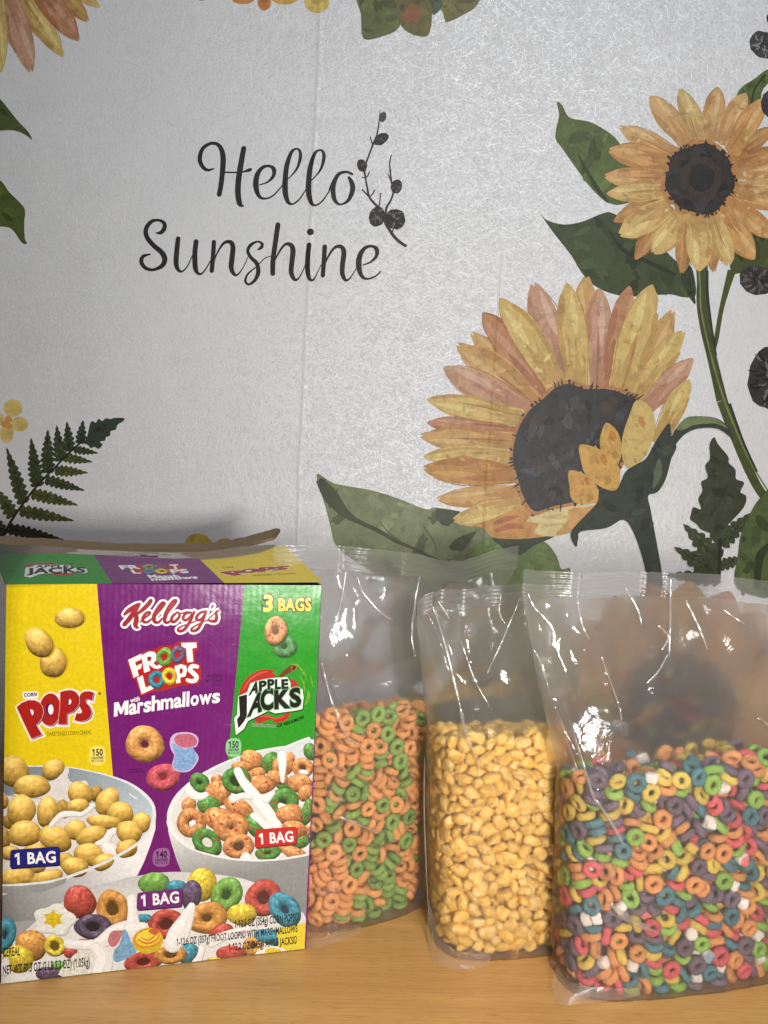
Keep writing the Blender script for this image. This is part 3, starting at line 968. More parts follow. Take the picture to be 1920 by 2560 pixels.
def card_material(name, base=None, glossy=True, bump=True):
    m, nt, out = new_mat(name)
    geo = N(nt, 'NewGeometry')
    tc = N(nt, 'TexCoord')
    p = N(nt, 'BsdfPrincipled')
    fine = N(nt, 'TexNoise', Scale=420.0, Detail=2.0)
    nt.links.new(geo.outputs['Position'], fine.inputs['Vector'])
    scuff = N(nt, 'TexNoise', Scale=38.0, Detail=6.0, Roughness=0.7)
    nt.links.new(geo.outputs['Position'], scuff.inputs['Vector'])
    if base is None:
        at = N(nt, 'Attribute', _attribute_name='ink')
        c = at.outputs[0]
    else:
        c = None
    gv = ramp(nt, fine.outputs[0], [(0.3, 0.90), (0.7, 1.06)])
    c = mix_col(nt, 1.0, base if c is None else c, gv, 'MULTIPLY')
    mp = N(nt, 'Mapping')
    mp.inputs['Scale'].default_value = (60, 60, 900)
    mp.inputs['Rotation'].default_value = (0.3, 0.9, 0)
    nt.links.new(geo.outputs['Position'], mp.inputs[0])
    scr = N(nt, 'TexNoise', Scale=1.0, Detail=2.0)
    nt.links.new(mp.outputs[0], scr.inputs['Vector'])
    rub = math_node(nt, 'MULTIPLY', ramp(nt, scuff.outputs[0], [(0.60, 0.0), (0.72, 1.0)]), ramp(nt, scr.outputs[0], [(0.62, 0.0), (0.70, 0.5)]))
    c = mix_col(nt, rub, c, (0.55, 0.5, 0.5))
    nt.links.new(c, p.inputs['Base Color'])
    if glossy:
        nt.links.new(ramp(nt, scuff.outputs[0], [(0.35, 0.24), (0.7, 0.38)]), p.inputs['Roughness'])
        p.inputs['Specular IOR Level'].default_value = 0.30
    else:
        p.inputs['Roughness'].default_value = 0.9
        p.inputs['Specular IOR Level'].default_value = 0.2
    if bump:
        # corrugated flutes showing through the paper
        sep = N(nt, 'SeparateXYZ')
        nt.links.new(geo.outputs['Position'], sep.inputs[0])
        wn = N(nt, 'TexNoise', Scale=16.0, Detail=2.0)
        nt.links.new(geo.outputs['Position'], wn.inputs['Vector'])
        ph = math_node(nt, 'ADD', math_node(nt, 'MULTIPLY', sep.outputs[0], 1500.0), math_node(nt, 'MULTIPLY', wn.outputs[0], 5.0))
        fl = math_node(nt, 'SINE', ph)
        b1 = N(nt, 'Bump', Strength=0.035, Distance=0.0005)
        nt.links.new(fl, b1.inputs['Height'])
        wv = N(nt, 'TexNoise', Scale=55.0, Detail=3.0)
        nt.links.new(geo.outputs['Position'], wv.inputs['Vector'])
        # the panel rounds back towards its top and left edges
        rel = N(nt, 'VectorMath', _operation='DOT_PRODUCT')
        rel.inputs[1].default_value = tuple(BA)
        nt.links.new(geo.outputs['Position'], rel.inputs[0])
        uu = math_node(nt, 'SUBTRACT', rel.outputs['Value'], FLB.dot(BA))
        tz = math_node(nt, 'MAXIMUM', math_node(nt, 'SUBTRACT', sep.outputs[2], BH - 0.045), 0.0)
        tu = math_node(nt, 'MAXIMUM', math_node(nt, 'SUBTRACT', 0.012, uu), 0.0)
        hgt = math_node(nt, 'ADD', math_node(nt, 'MULTIPLY', math_node(nt, 'MULTIPLY', tz, tz), -TOPBOW), math_node(nt, 'MULTIPLY', math_node(nt, 'MULTIPLY', tu, tu), -22.0))
        bo = N(nt, 'Bump', Strength=1.0, Distance=1.0)
        nt.links.new(hgt, bo.inputs['Height'])
        nt.links.new(bo.outputs[0], b1.inputs['Normal'])
        b2 = N(nt, 'Bump', Strength=0.35, Distance=0.0015)
        nt.links.new(wv.outputs[0], b2.inputs['Height'])
        nt.links.new(b1.outputs[0], b2.inputs['Normal'])
        b3 = N(nt, 'Bump', Strength=0.12, Distance=0.0004)
        nt.links.new(fine.outputs[0], b3.inputs['Height'])
        nt.links.new(b2.outputs[0], b3.inputs['Normal'])
        nt.links.new(b3.outputs[0], p.inputs['Normal'])
    nt.links.new(p.outputs[0], out.inputs[0])
    return m


MAT_CARD = card_material('printed_card')
MAT_KRAFT = card_material('raw_kraft_card', tuple(lin((142, 120, 92))), False, False)
GB = .86
YELLOW, PURPLE, GREEN, BLACK, WHITE = (226, 200, 22), (112, 24, 110), (40, 148, 34), (22, 20, 20), (240, 240, 238)

box_root = bpy.data.objects.new('cereal_box', None)
box_root.location = FLB + BA * (BW / 2) + BD * .5
COL.objects.link(box_root)
tag(box_root, 'opened yellow, purple and green variety box of cereal bags with three printed bowls', 'cereal box')
bpy.context.view_layer.update()
BINV = Matrix.Translation(-box_root.location)


def box_sheet(mapf, surface, gain=GB):
    s = Sheet(lambda x, y, l: tuple(Vector(mapf(x, y, l)) - box_root.location), surface, gain)
    s.STEP = 1.6e-5
    return s


# ---- front panel: three colour fields on one bowed sheet
def column(S, mapuv, lft, rgt, col, nu=16, nv=40):
    pts, fs = [], []
    for j in range(nv + 1):
        w = j / nv
        for i in range(nu + 1):
            a = lft(w)
            b = rgt(w)
            t = i / nu
            pts.append(((a[0] + (b[0] - a[0]) * t), (a[1] + (b[1] - a[1]) * t)))
    for j in range(nv):
        for i in range(nu):
            a = j * (nu + 1) + i
            fs.append((a, a + 1, a + nu + 2, a + nu + 1))
    S._add(pts, fs, [lin(col, S.gain)] * len(pts), None, True)


FP = Sheet(lambda u, v, l: tuple(front_pos(u, v, l) - box_root.location), 'field', GB)
u1t, u1b = front_uv(242, 1464)[0], front_uv(284, 1960)
u2t, u2b = front_uv(612, 1460)[0], front_uv(566, 1940)
l1 = lambda v: u1t + (u1b[0] - u1t) * (BH - v) / (BH - u1b[1])
l2 = lambda v: u2t + (u2b[0] - u2t) * (BH - v) / (BH - u2b[1])
for lf, rt, c in ((lambda w: (0, BH * w), lambda w: (l1(BH * w), BH * w), YELLOW), (lambda w: (l1(BH * w), BH * w), lambda w: (l2(BH * w), BH * w), PURPLE),
                  (lambda w: (l2(BH * w), BH * w), lambda w: (BW, BH * w), GREEN)):
    column(FP, None, lf, rt, c)
front = FP.build('front_panel', MAT_CARD, box_root, 'front panel in yellow, purple and green with printed bowls')
for p_ in front.data.polygons:
    p_.use_smooth = True


def fsheet(gain=GB):
    return box_sheet(front_map, 'front', gain)


# ---- printed pictures of cereal
def nz(p, s, o=0.0):
    return noise.noise(Vector((p[0] / s + o, p[1] / s - o, o * 1.7)))


def clamp(x, a=0.0, b=1.0):
    return max(a, min(b, x))


def puff(S, x, y, rx, ry, rot=0.0, col=(208, 160, 60), k=1.0):
    sd = int(abs(x * 7 + y * 13)) % 997

    def shade(rho, t, p):
        h = math.sqrt(max(0, 1 - rho * rho * .96))
        lx, ly = rho * math.cos(t), rho * math.sin(t)
        d = .60 + .42 * h - .20 * lx * .3 - .36 * ly
        d += .16 * nz(p, 9, sd) + .10 * nz(p, 4, sd + 3)
        g = clamp((h * .6 - ly * .6 - lx * .2 - .62) * 2.2) * .55
        d = clamp(d, .25, 1.25) * k
        c = [col[0] * d, col[1] * (d ** 1.10), col[2] * (d ** 1.5)]
        return [clamp(q + g * 70 * w, 0, 255) for q, w in zip(c, (.9, .95, 1.1))]
    S.lathe(x, y, rx, ry, rot, shade, 7, 26, 0, .045, sd)


def loop(S, x, y, rx, ry, rot=0.0, col=(206, 138, 78), hole=.36, speck=None, hc=None, off=(0, 0), k=1.0):
    sd = int(abs(x * 5 + y * 11)) % 991

    def shade(rho, t, p):
        m = (rho - hole) / (1 - hole) if hole else rho
        h = math.sin(math.pi * clamp(m * .86 + .10))if hole else math.sqrt(max(0, 1 - .96 * rho * rho))
        sl = (m - .45) * 2 if hole else rho
        lx, ly = math.cos(t) * sl, math.sin(t) * sl
        d = .64 + .34 * h - .30 * ly - .10 * lx + .22 * nz(p, 6, sd) + .16 * nz(p, 2.6, sd + 5)
        d = clamp(d, .30, 1.28) * k
        c = [col[0] * d, col[1] * (d ** 1.05), col[2] * (d ** 1.15)]
        hi = clamp(d - 1.02) * 190
        return [clamp(q + hi, 0, 255) for q in c]
    S.lathe(x, y, rx, ry, rot, shade, 8, 30, hole, .03, sd)
    if hole and hc is not None:
        S.disc(x, y, rx * hole * 1.04, ry * hole * 1.04, hc, rot, 16, .06, sd)
    if speck:
        r_ = random.Random(sd)
        for _ in range(6):
            a, q = r_.uniform(0, 6.28), r_.uniform(max(hole, .2) + .12, .85)
            px = x + rx * q * math.cos(a) * math.cos(rot) - ry * q * math.sin(a) * math.sin(rot)
            py = y + rx * q * math.cos(a) * math.sin(rot) + ry * q * math.sin(a) * math.cos(rot)
            s_ = max(rx, ry) * r_.uniform(.05, .10)
            S.disc(px, py, s_, s_ * .8, speck, a, 9, .25, r_.random())


def grad_poly(S, pts, f, smooth=True, n=5, cells=18):
    """polygon filled with a colour that changes across it (cut into cells so the change is smooth)"""
    pl = catmull([p[:2] for p in pts], True, n) if smooth else [np.array(p[:2], float) for p in pts]
    bmx = bmesh.new()
    vs = [bmx.verts.new((p[0], p[1], 0)) for p in pl]
    tris = tessellate_polygon([[Vector((p[0], p[1], 0)) for p in pl]])
    for t in tris:
        try:
            bmx.faces.new([vs[i] for i in t])
        except ValueError:
            pass
    P = np.array(pl)
    for ax in (0, 1):
        lo, hi = P[:, ax].min(), P[:, ax].max()
        for i in range(1, cells):
            no = Vector((1, 0, 0)) if ax == 0 else Vector((0, 1, 0))
            bmesh.ops.bisect_plane(bmx, geom=bmx.verts[:] + bmx.edges[:] + bmx.faces[:], plane_co=no * (lo + (hi - lo) * i / cells), plane_no=no, dist=1e-6)
    bmx.verts.index_update()
    pts2 = [(v.co.x, v.co.y) for v in bmx.verts]
    fs = [tuple(v.index for v in f_.verts) for f_ in bmx.faces]
    S._add(pts2, fs, [lin(f(p[0], p[1]), S.gain) for p in pts2])
    bmx.free()


def crumb(c, amt=.16):
    return lambda x, y: tuple(clamp(v * (.98 + amt * nz((x, y), 5, 3) + amt * nz((x, y), 2, 8)), 0, 255) for v in c)


def milk(S, pts, n=5):
    S.stroke([(p[0] + 1, p[1] + 2.2, p[2] + 1.5) for p in pts], (196, 192, 188), n)
    S.stroke(pts, (236, 233, 230), n)
    S.stroke([(p[0] - p[2] * .12, p[1] - p[2] * .12, p[2] * .45) for p in pts], (247, 245, 243), n)


def badge(poly, col, name, bl, br, tl, txt='1 BAG'):
    S = fsheet()
    P = []
    q = [np.array(p, float) for p in poly]
    for i in range(4):                                  # rounded corners
        a, b, c = q[i - 1], q[i], q[(i + 1) % 4]
        e1, e2 = (a - b) / np.linalg.norm(a - b), (c - b) / np.linalg.norm(c - b)
        r = 7
        for t in (0, .25, .5, .75, 1):
            P.append(tuple(b + e1 * r * (1 - t) ** 2 + e2 * r * t ** 2))
    S.poly([(x + 2, y + 3) for x, y in P], dark(col, .5))
    S.poly(P, col)
    S.text(txt, bl, br, tl, (248, 246, 244), .03)
    S.build('badge', MAT_CARD, front, name)


# left bowl
T = crop(0, 1880, 3.95)
S = fsheet()
S.poly(T([(-60, 1200), (1300, 1250), (1300, 1560), (600, 2100), (-60, 2250)]), (160, 161, 161))
body = [(-40, 1320), (200, 1300), (500, 1270), (800, 1180), (1100, 1050), (1350, 900), (1480, 780), (1538, 620), (1535, 760), (1485, 920), (1420, 1090), (1345, 1240), (1290, 1340), (1200, 1560), (-40, 1700)]


def bowl_shade(x, y):
    u = (x - 0) / 390
    q = clamp(.62 + .42 * u - (y - 2190) / 300 * .25, .55, 1.0)
    return (238 * q, 238 * q, 238 * q)


grad_poly(S, T(body), bowl_shade, False)
rimo = [(-40, 150), (290, 136), (640, 142), (900, 186), (1110, 236), (1300, 310), (1440, 410), (1520, 510), (1540, 610), (1530, 690), (1480, 800), (1350, 930), (1100, 1075), (800, 1205), (500, 1295), (200, 1325), (-40, 1335)]
S.poly(T(rimo), (226, 230, 232), True, 4)
rimi = [(-40, 160), (290, 146), (640, 152), (900, 197), (1100, 250), (1280, 325), (1410, 425), (1490, 520), (1505, 610), (1490, 690), (1440, 790), (1310, 915), (1080, 1050), (790, 1180), (500, 1268), (200, 1300), (-40, 1310)]
grad_poly(S, T(rimi), lambda x, y: tuple(c * clamp(.92 + (y - 1990) / 900 + (x - 250) / 1300, .7, 1.15) for c in (176, 190, 200)))
S.poly(T([(1270, 400), (1330, 440), (1375, 475), (1330, 455), (1280, 420)]), (226, 232, 236))
S.poly(T([(-40, 420), (60, 430), (300, 380), (480, 295), (560, 250), (600, 175), (645, 142), (683, 175), (668, 240), (700, 295), (760, 300), (840, 280), (872, 320), (850, 350), (780, 350), (900, 520), (1100, 720), (1240, 880), (1180, 1000), (1050, 1070), (760, 1180), (500, 1260), (200, 1290), (-40, 1300)]), (222, 216, 212), True, 3)
PUFFS = [(620, 565, 75, 92, 0, .72), (950, 410, 65, 80, 0, .74), (100, 690, 85, 75, 0, .72), (130, 190, 152, 168, -.3, .95), (20, 490, 65, 75, 0, .9), (525, 170, 118, 98, -.6, 1), (315, 340, 188, 112, .05, 1),
         (790, 410, 132, 112, .4, .98), (770, 535, 112, 76, 0, 1), (1060, 490, 112, 150, .6, 1), (1395, 695, 98, 100, -.6, 1), (1190, 600, 138, 106, .25, 1), (1030, 690, 168, 76, .08, 1),
         (210, 575, 148, 152, .2, 1), (470, 590, 112, 152, .2, 1), (30, 860, 72, 124, 0, .8), (360, 960, 120, 60, 0, .95), (100, 1000, 120, 72, 0, .95), (745, 770, 118, 100, -.45, 1), (245, 805, 168, 132, -.25, 1), (545, 855, 170, 126, .35, 1),
         (900, 825, 155, 96, -.35, 1), (1275, 790, 134, 112, .45, 1), (1250, 945, 118, 92, -.45, 1), (640, 1065, 92, 75, 0, .9), (350, 1140, 95, 62, 0, .9), (890, 1015, 158, 118, .25, 1), (1020, 1085, 122, 76, -.4, 1),
         (160, 1240, 188, 100, -.15, 1), (740, 1135, 142, 96, .2, 1), (460, 1240, 165, 74, -.25, 1)]
for (x, y, rx, ry, r, k) in PUFFS:
    (a, b, c, d), = T([(x, y, rx, ry)])
    puff(S, a, b, c, d, r, (220, 180, 88), k)
for st in ([(500, 720, 36), (600, 620, 52), (700, 605, 52), (800, 610, 40), (870, 570, 42), (918, 520, 46)], [(950, 900, 30), (1040, 870, 70), (1085, 800, 64), (1130, 775, 66)], [(1060, 940, 120), (1120, 970, 110)]):
    milk(S, T(st))
for (x, y, rx, ry, r) in [(1275, 800, 130, 106, .45), (1250, 950, 112, 84, -.45), (1020, 1085, 122, 76, -.4)]:
    (a, b, c, d), = T([(x, y, rx, ry)])
    puff(S, a, b, c, d, r, (220, 180, 88))
# cut the picture below the rim again
rim_low = [(-40, 1318), (200, 1308), (500, 1276), (800, 1186), (1100, 1056), (1340, 915), (1470, 790), (1520, 640)]
S.stroke(T([(x, y, 26) for x, y in rim_low]), (228, 231, 232), 5)
S.poly(T([(-40, 1330), (200, 1320), (500, 1290), (660, 1240), (640, 1300), (400, 1380), (-40, 1400)]), (150, 152, 152))
S.build('printed_bowl', MAT_CARD, front, 'picture of a bowl of golden corn puffs in milk')

# right bowl
T = crop(400, 1840, 4.1475)
S = fsheet()
ORG, GRN, RSP = (214, 148, 92), (84, 142, 66), (176, 62, 44)
body = [(75, 860), (100, 960), (180, 1060), (320, 1160), (520, 1225), (750, 1265), (1000, 1282), (1250, 1268), (1640, 1200), (1640, 2000), (300, 2000), (270, 1560), (235, 1440), (170, 1280), (120, 1120), (88, 1000)]
grad_poly(S, T(body), lambda x, y: tuple(clamp(1.0 - (y - 2090) / 380 - (x - 420) / 1500, .62, 1) * c for c in (226, 228, 226)), False)
rimo = [(620, 288), (900, 180), (1100, 132), (1300, 104), (1640, 86), (1640, 1215), (1535, 1226), (1250, 1274), (1000, 1290), (750, 1274), (520, 1234), (320, 1170), (180, 1070), (100, 968), (72, 860), (86, 755), (145, 635), (245, 525), (395, 410)]
S.poly(T(rimo), (232, 234, 234), True, 3)
grad_poly(S, T([(640, 300), (900, 196), (1100, 150), (1300, 122), (1640, 104), (1640, 1200), (1250, 1250), (1000, 1262), (750, 1246), (540, 1205), (350, 1140), (220, 1050), (150, 950), (125, 860), (140, 760), (190, 650), (280, 540), (420, 430)]),
          lambda x, y: (206, 212, 216) if y < 1935 else (226, 224, 220))
LOOPS = [(585, 450, 62, 52, ORG, 0), (1340, 225, 60, 60, ORG, 0), (955, 250, 132, 100, ORG, 0), (1565, 165, 72, 100, GRN, 0), (850, 320, 118, 56, ORG, 0), (1145, 280, 98, 118, GRN, 0), (1275, 310, 115, 105, ORG, 0), (1480, 330, 115, 105, ORG, .3),
         (410, 482, 112, 96, GRN, .22), (1005, 390, 95, 62, ORG, 0), (1280, 510, 95, 55, GRN, 0), (605, 592, 138, 132, ORG, 0), (1055, 500, 148, 98, ORG, 0), (1225, 430, 118, 66, ORG, 0), (795, 458, 148, 148, GRN, .42), (1450, 490, 128, 98, ORG, 0),
         (1505, 590, 72, 92, ORG, 0), (300, 712, 82, 76, ORG, 0), (505, 718, 118, 98, GRN, 0), (820, 745, 178, 96, ORG, 0), (1275, 692, 172, 152, GRN, .22), (1525, 790, 66, 142, GRN, 0), (990, 930, 95, 140, GRN, 0), (325, 898, 158, 152, ORG, .26),
         (620, 862, 172, 124, ORG, 0), (1340, 812, 138, 106, ORG, 0), (740, 950, 192, 152, ORG, .12), (1390, 960, 115, 100, ORG, 0), (1510, 985, 66, 62, ORG, 0), (440, 1162, 85, 44, ORG, 0), (490, 1102, 172, 128, GRN, .34), (815, 1145, 168, 128, ORG, .34),
         (1280, 1165, 78, 46, ORG, 0), (1460, 1092, 105, 72, GRN, 0), (1120, 1212, 134, 78, GRN, .2), (1400, 1215, 135, 66, ORG, 0)]
for i, (x, y, rx, ry, c, h) in enumerate(LOOPS):
    (a, b, p, q), = T([(x, y, rx, ry)])
    r = ((i * 37) % 11 - 5) * .12
    if h:
        S.disc(a, b, p * h * 1.1, q * h * 1.1, dark(c, .42) if i % 3 else (222, 214, 206), r, 16)
    loop(S, a, b, p, q, r, c, h, RSP)
for st in ([(805, 360, 84), (850, 450, 86), (920, 540, 104), (1000, 640, 118), (1080, 740, 120), (1160, 850, 112), (1210, 920, 96)], [(755, 640, 82), (800, 630, 60), (860, 612, 56), (930, 620, 60)], [(1170, 580, 40), (1100, 640, 90)],
           [(1260, 200, 90), (1266, 300, 76), (1266, 460, 30)], [(290, 540, 84), (340, 600, 88), (420, 622, 66), (480, 600, 44)], [(965, 820, 58), (1040, 870, 70), (1120, 940, 80)], [(325, 905, 50), (345, 890, 46)], [(1250, 720, 60), (1290, 725, 40)], [(1465, 365, 40), (1520, 370, 30)], [(850, 1262, 40), (890, 1240, 80), (930, 1262, 40)]):
    milk(S, T(st))
for i, (x, y, rx, ry, c, h) in enumerate([(1340, 815, 138, 100, ORG, 0), (1390, 965, 135, 90, ORG, 0)]):
    (a, b, p, q), = T([(x, y, rx, ry)])
    loop(S, a, b, p, q, .2, c, h, RSP)
S.stroke(T([(75, 880, 16), (100, 960, 20), (180, 1065, 20), (320, 1166, 20), (520, 1230, 20), (750, 1272, 20), (1000, 1288, 20), (1250, 1274, 20), (1640, 1208, 20)]), (238, 239, 238), 5)
grad_poly(S, T([(250, 1150), (320, 1176), (520, 1242), (750, 1284), (1000, 1300), (1250, 1286), (1640, 1220), (1640, 1420), (1000, 1420), (400, 1400)]), lambda x, y: tuple(clamp(1.0 - (y - 2090) / 380 - (x - 420) / 1500, .62, 1) * c for c in (226, 228, 226)), False)
S.build('printed_bowl', MAT_CARD, front, 'picture of a bowl of orange and green cereal rings in milk')

# bottom bowl
T = crop(0, 1820, 1.9518)
S = fsheet()
bowl = [(-20, 1120), (80, 1035), (140, 972), (250, 880), (400, 798), (560, 748), (665, 722), (760, 706), (880, 700), (1050, 712), (1200, 738), (1310, 790), (1420, 860), (1560, 980), (1560, 1150), (700, 1260), (-20, 1290)]
grad_poly(S, T(bowl), lambda x, y: tuple(clamp(.84 + (y - 2190) / 700 + (x - 200) / 2400, .70, 1.0) * c for c in (222, 221, 219)))
S.poly(T([(130, 985), (200, 985), (420, 1000), (640, 970), (860, 900), (1000, 900), (1230, 960), (1500, 1010), (1560, 1150), (700, 1260), (60, 1290), (-20, 1240), (40, 1080)]), (228, 226, 222), True, 4)
RED, PUR, BLU, YLW, LGR, ORA = (190, 84, 74), (96, 82, 106), (74, 148, 170), (224, 198, 70), (120, 170, 82), (214, 154, 82)
BOT = [(752, 758, 76, 58, LGR, .0, 0), (860, 770, 50, 30, BLU, 0, 0), (985, 762, 70, 86, YLW, 0, .1), (935, 815, 48, 78, PUR, 0, .1), (700, 928, 44, 24, BLU, 0, 0), (1105, 812, 94, 72, LGR, .28, -.9), (1285, 828, 96, 84, RED, .34, -.9),
       (1390, 885, 92, 72, BLU, .24, .9), (390, 848, 80, 82, RED, .0, .2), (550, 880, 78, 96, ORA, .36, -.3), (455, 968, 92, 62, PUR, .36, .05), (812, 955, 92, 74, RED, .36, -.3), (1010, 925, 102, 78, ORA, .24, -.3), (1180, 908, 72, 56, YLW, 0, 0),
       (25, 1010, 52, 90, BLU, .2, .2), (155, 1058, 78, 78, ORA, .0, .5), (268, 1062, 54, 52, YLW, .42, .2), (410, 1048, 44, 22, RED, 0, 0), (345, 1092, 34, 32, RED, 0, 0), (290, 1160, 40, 26, LGR, 0, 0), (90, 1125, 78, 66, YLW, 0, .4), (240, 1200, 66, 38, PUR, 0, 0),
       (915, 1098, 58, 52, BLU, 0, 0), (1080, 995, 62, 40, RED, 0, -.3), (1130, 1100, 76, 42, RED, 0, 0), (1235, 1062, 54, 46, ORA, .3, 0), (1330, 1020, 90, 40, BLU, 0, .2), (700, 1138, 96, 50, RED, .34, -.2), (832, 1104, 80, 46, ORA, .36, -.1), (1050, 1135, 44, 18, YLW, 0, 0)]
for (x, y, rx, ry, c, h, r) in BOT:
    (a, b, p, q), = T([(x, y, rx, ry)])
    if h:
        S.disc(a, b, p * h * 1.1, q * h * 1.1, dark(c, .45), r, 16)
    loop(S, a, b, p, q, r, c, h)
# marshmallow shapes
fl = [(265 + (98 * (1 + .10 * math.cos(5 * a + .6))) * math.cos(a), 932 + (72 * (1 + .12 * math.cos(5 * a + .6))) * math.sin(a)) for a in np.linspace(0, 6.283, 40)[:-1]]
S.poly(T(shift(fl, 4, 8)), (190, 188, 182))
grad_poly(S, T(fl), crumb((234, 233, 226), .07), False, 5, 14)
st_ = [(260 + (52 if i % 2 else 34) * math.cos(a), 930 + (46 if i % 2 else 30) * math.sin(a)) for i, a in enumerate(np.linspace(0, 6.283, 13)[:-1])]
grad_poly(S, T(st_), crumb((222, 192, 40), .14), True, 3, 10)
grad_poly(S, T([(285, 1200), (330, 1140), (380, 1092), (440, 1096), (456, 1130), (450, 1190), (370, 1215)]), crumb((230, 228, 216)), True, 3, 14)
for st in ([(642, 830, 44), (646, 900, 46), (640, 960, 70), (560, 1000, 84), (460, 1052, 46), (332, 1048, 42)], [(470, 1070, 60), (505, 1120, 90), (490, 1190, 90)], [(640, 980, 80), (700, 970, 50)],
           [(935, 866, 34), (905, 935, 70), (870, 1000, 96), (840, 1050, 80)], [(985, 1072, 32), (975, 1110, 30), (955, 1145, 40)], [(1210, 975, 26), (1120, 1000, 34), (1030, 1040, 50)], [(30, 1130, 30), (20, 1180, 50)]):
    milk(S, T(st))
grad_poly(S, T([(526, 1032), (545, 990), (585, 985), (600, 990), (575, 1050), (545, 1065)]), crumb((196, 120, 128)), True, 3, 14)
grad_poly(S, T([(600, 985), (620, 990), (640, 1040), (668, 1085), (640, 1110), (575, 1140), (553, 1122), (560, 1080), (585, 1050)]), crumb((126, 170, 202)), True, 3, 14)
(a, b, p, q), = T([(722, 1030, 76, 62)])
S.disc(a, b + 2, p, q, (206, 186, 40), -.2, 28)
S.disc(a, b - 3, p * .95, q * .78, (222, 148, 62), -.2, 28)
S.disc(a + 1, b - 5, p * .82, q * .62, (236, 212, 70), -.2, 24)
S.stroke(T([(675, 1030, 7), (720, 1048, 10), (770, 1025, 8), (775, 990, 5)]), (214, 128, 60), 5)
S.stroke(T([(690, 1020, 5), (725, 1032, 8), (762, 1005, 6)]), (214, 128, 60), 5)
S.poly(T([(725, 985), (765, 975), (770, 1000), (745, 1005)]), (208, 98, 60), True, 3)
S.poly(T([(1350, 985), (1420, 965), (1560, 950), (1560, 1090), (1380, 1100), (1310, 1110), (1360, 1050)]), (230, 208, 62), True, 3)
S.poly(T([(1250, 1120), (1270, 1070), (1320, 1060), (1385, 1075), (1390, 1110)]), (238, 236, 228), True, 3)
S.disc(*T([(1330, 1085)])[0], 20, 7, (220, 196, 50), 0, 14, .2)
S.build('printed_bowl', MAT_CARD, front, 'picture of a bowl of many-coloured cereal rings and marshmallow shapes')

badge(crop(0, 1880, 3.95)([(104, 965), (588, 930), (586, 1112), (98, 1146)]), (24, 34, 120), 'blue badge reading 1 BAG', *crop(0, 1880, 3.95)([(150, 1108), (553, 1084), (146, 1002)]))
badge(crop(400, 1840, 4.1475)([(988, 968), (1420, 934), (1412, 1114), (980, 1158)]), (190, 34, 30), 'red badge reading 1 BAG', *crop(400, 1840, 4.1475)([(1030, 1116), (1384, 1088), (1024, 1012)]))
badge(crop(0, 1820, 1.9518)([(671, 802), (890, 780), (886, 868), (666, 886)]), (110, 40, 116), 'purple badge reading 1 BAG', *crop(0, 1820, 1.9518)([(690, 866), (874, 848), (688, 814)]))

# ---- lettering on the front
T = crop(280, 1480, 5.53)
kel = [[(172, 310, 34), (230, 258, 62), (330, 192, 60), (385, 162, 30)], [(378, 170, 40), (310, 270, 68), (240, 370, 66), (172, 448, 62)], [(538, 118, 52), (500, 170, 62), (430, 240, 56), (350, 300, 40)],
       [(330, 300, 56), (338, 380, 70), (324, 450, 66), (345, 488, 46), (368, 490, 18)], [(388, 414, 20), (450, 362, 24), (518, 302, 34), (520, 278, 32), (472, 290, 36), (432, 350, 44), (430, 402, 44), (480, 418, 36), (540, 380, 26), (590, 335, 24)],
       [(590, 340, 24), (660, 260, 26), (722, 172, 38), (732, 152, 30), (690, 152, 40), (630, 240, 56), (580, 340, 60), (590, 408, 50), (640, 420, 34), (690, 370, 28)],
       [(740, 330, 24), (820, 230, 26), (880, 140, 38), (890, 112, 30), (848, 122, 40), (790, 210, 56), (740, 320, 60), (728, 400, 50), (762, 424, 38), (815, 395, 28)],
       [(900, 280, 28), (835, 340, 42), (822, 398, 42), (868, 408, 42), (930, 340, 38), (925, 292, 34), (900, 280, 28)], [(930, 300, 18), (990, 288, 20), (1040, 270, 18)],
       [(1090, 282, 34), (1012, 302, 38), (982, 368, 42), (1028, 388, 38), (1090, 330, 34), (1138, 275, 32)], [(1138, 272, 34), (1080, 400, 44), (1010, 508, 44), (940, 542, 42), (912, 518, 34), (950, 480, 24), (1060, 440, 20), (1160, 400, 18)],
       [(1288, 268, 34), (1212, 292, 38), (1164, 360, 42), (1210, 388, 38), (1270, 330, 32), (1308, 262, 28)], [(1302, 280, 32), (1250, 400, 40), (1190, 508, 44), (1120, 538, 42), (1097, 514, 34), (1140, 475, 24), (1240, 420, 18), (1320, 390, 18)],
       [(1396, 188, 34), (1376, 222, 22)], [(1312, 398, 18), (1400, 312, 20), (1486, 252, 22), (1440, 282, 38), (1448, 340, 48), (1430, 398, 48), (1362, 400, 38), (1334, 386, 20)]]
S = fsheet()
for st in kel:
    S.stroke(T(st), (238, 236, 236), 5, 5.2)
for st in kel:
    S.stroke(T(st), (156, 34, 48), 6)
S.build('lettering', MAT_CARD, front, 'red script lettering with white outline')

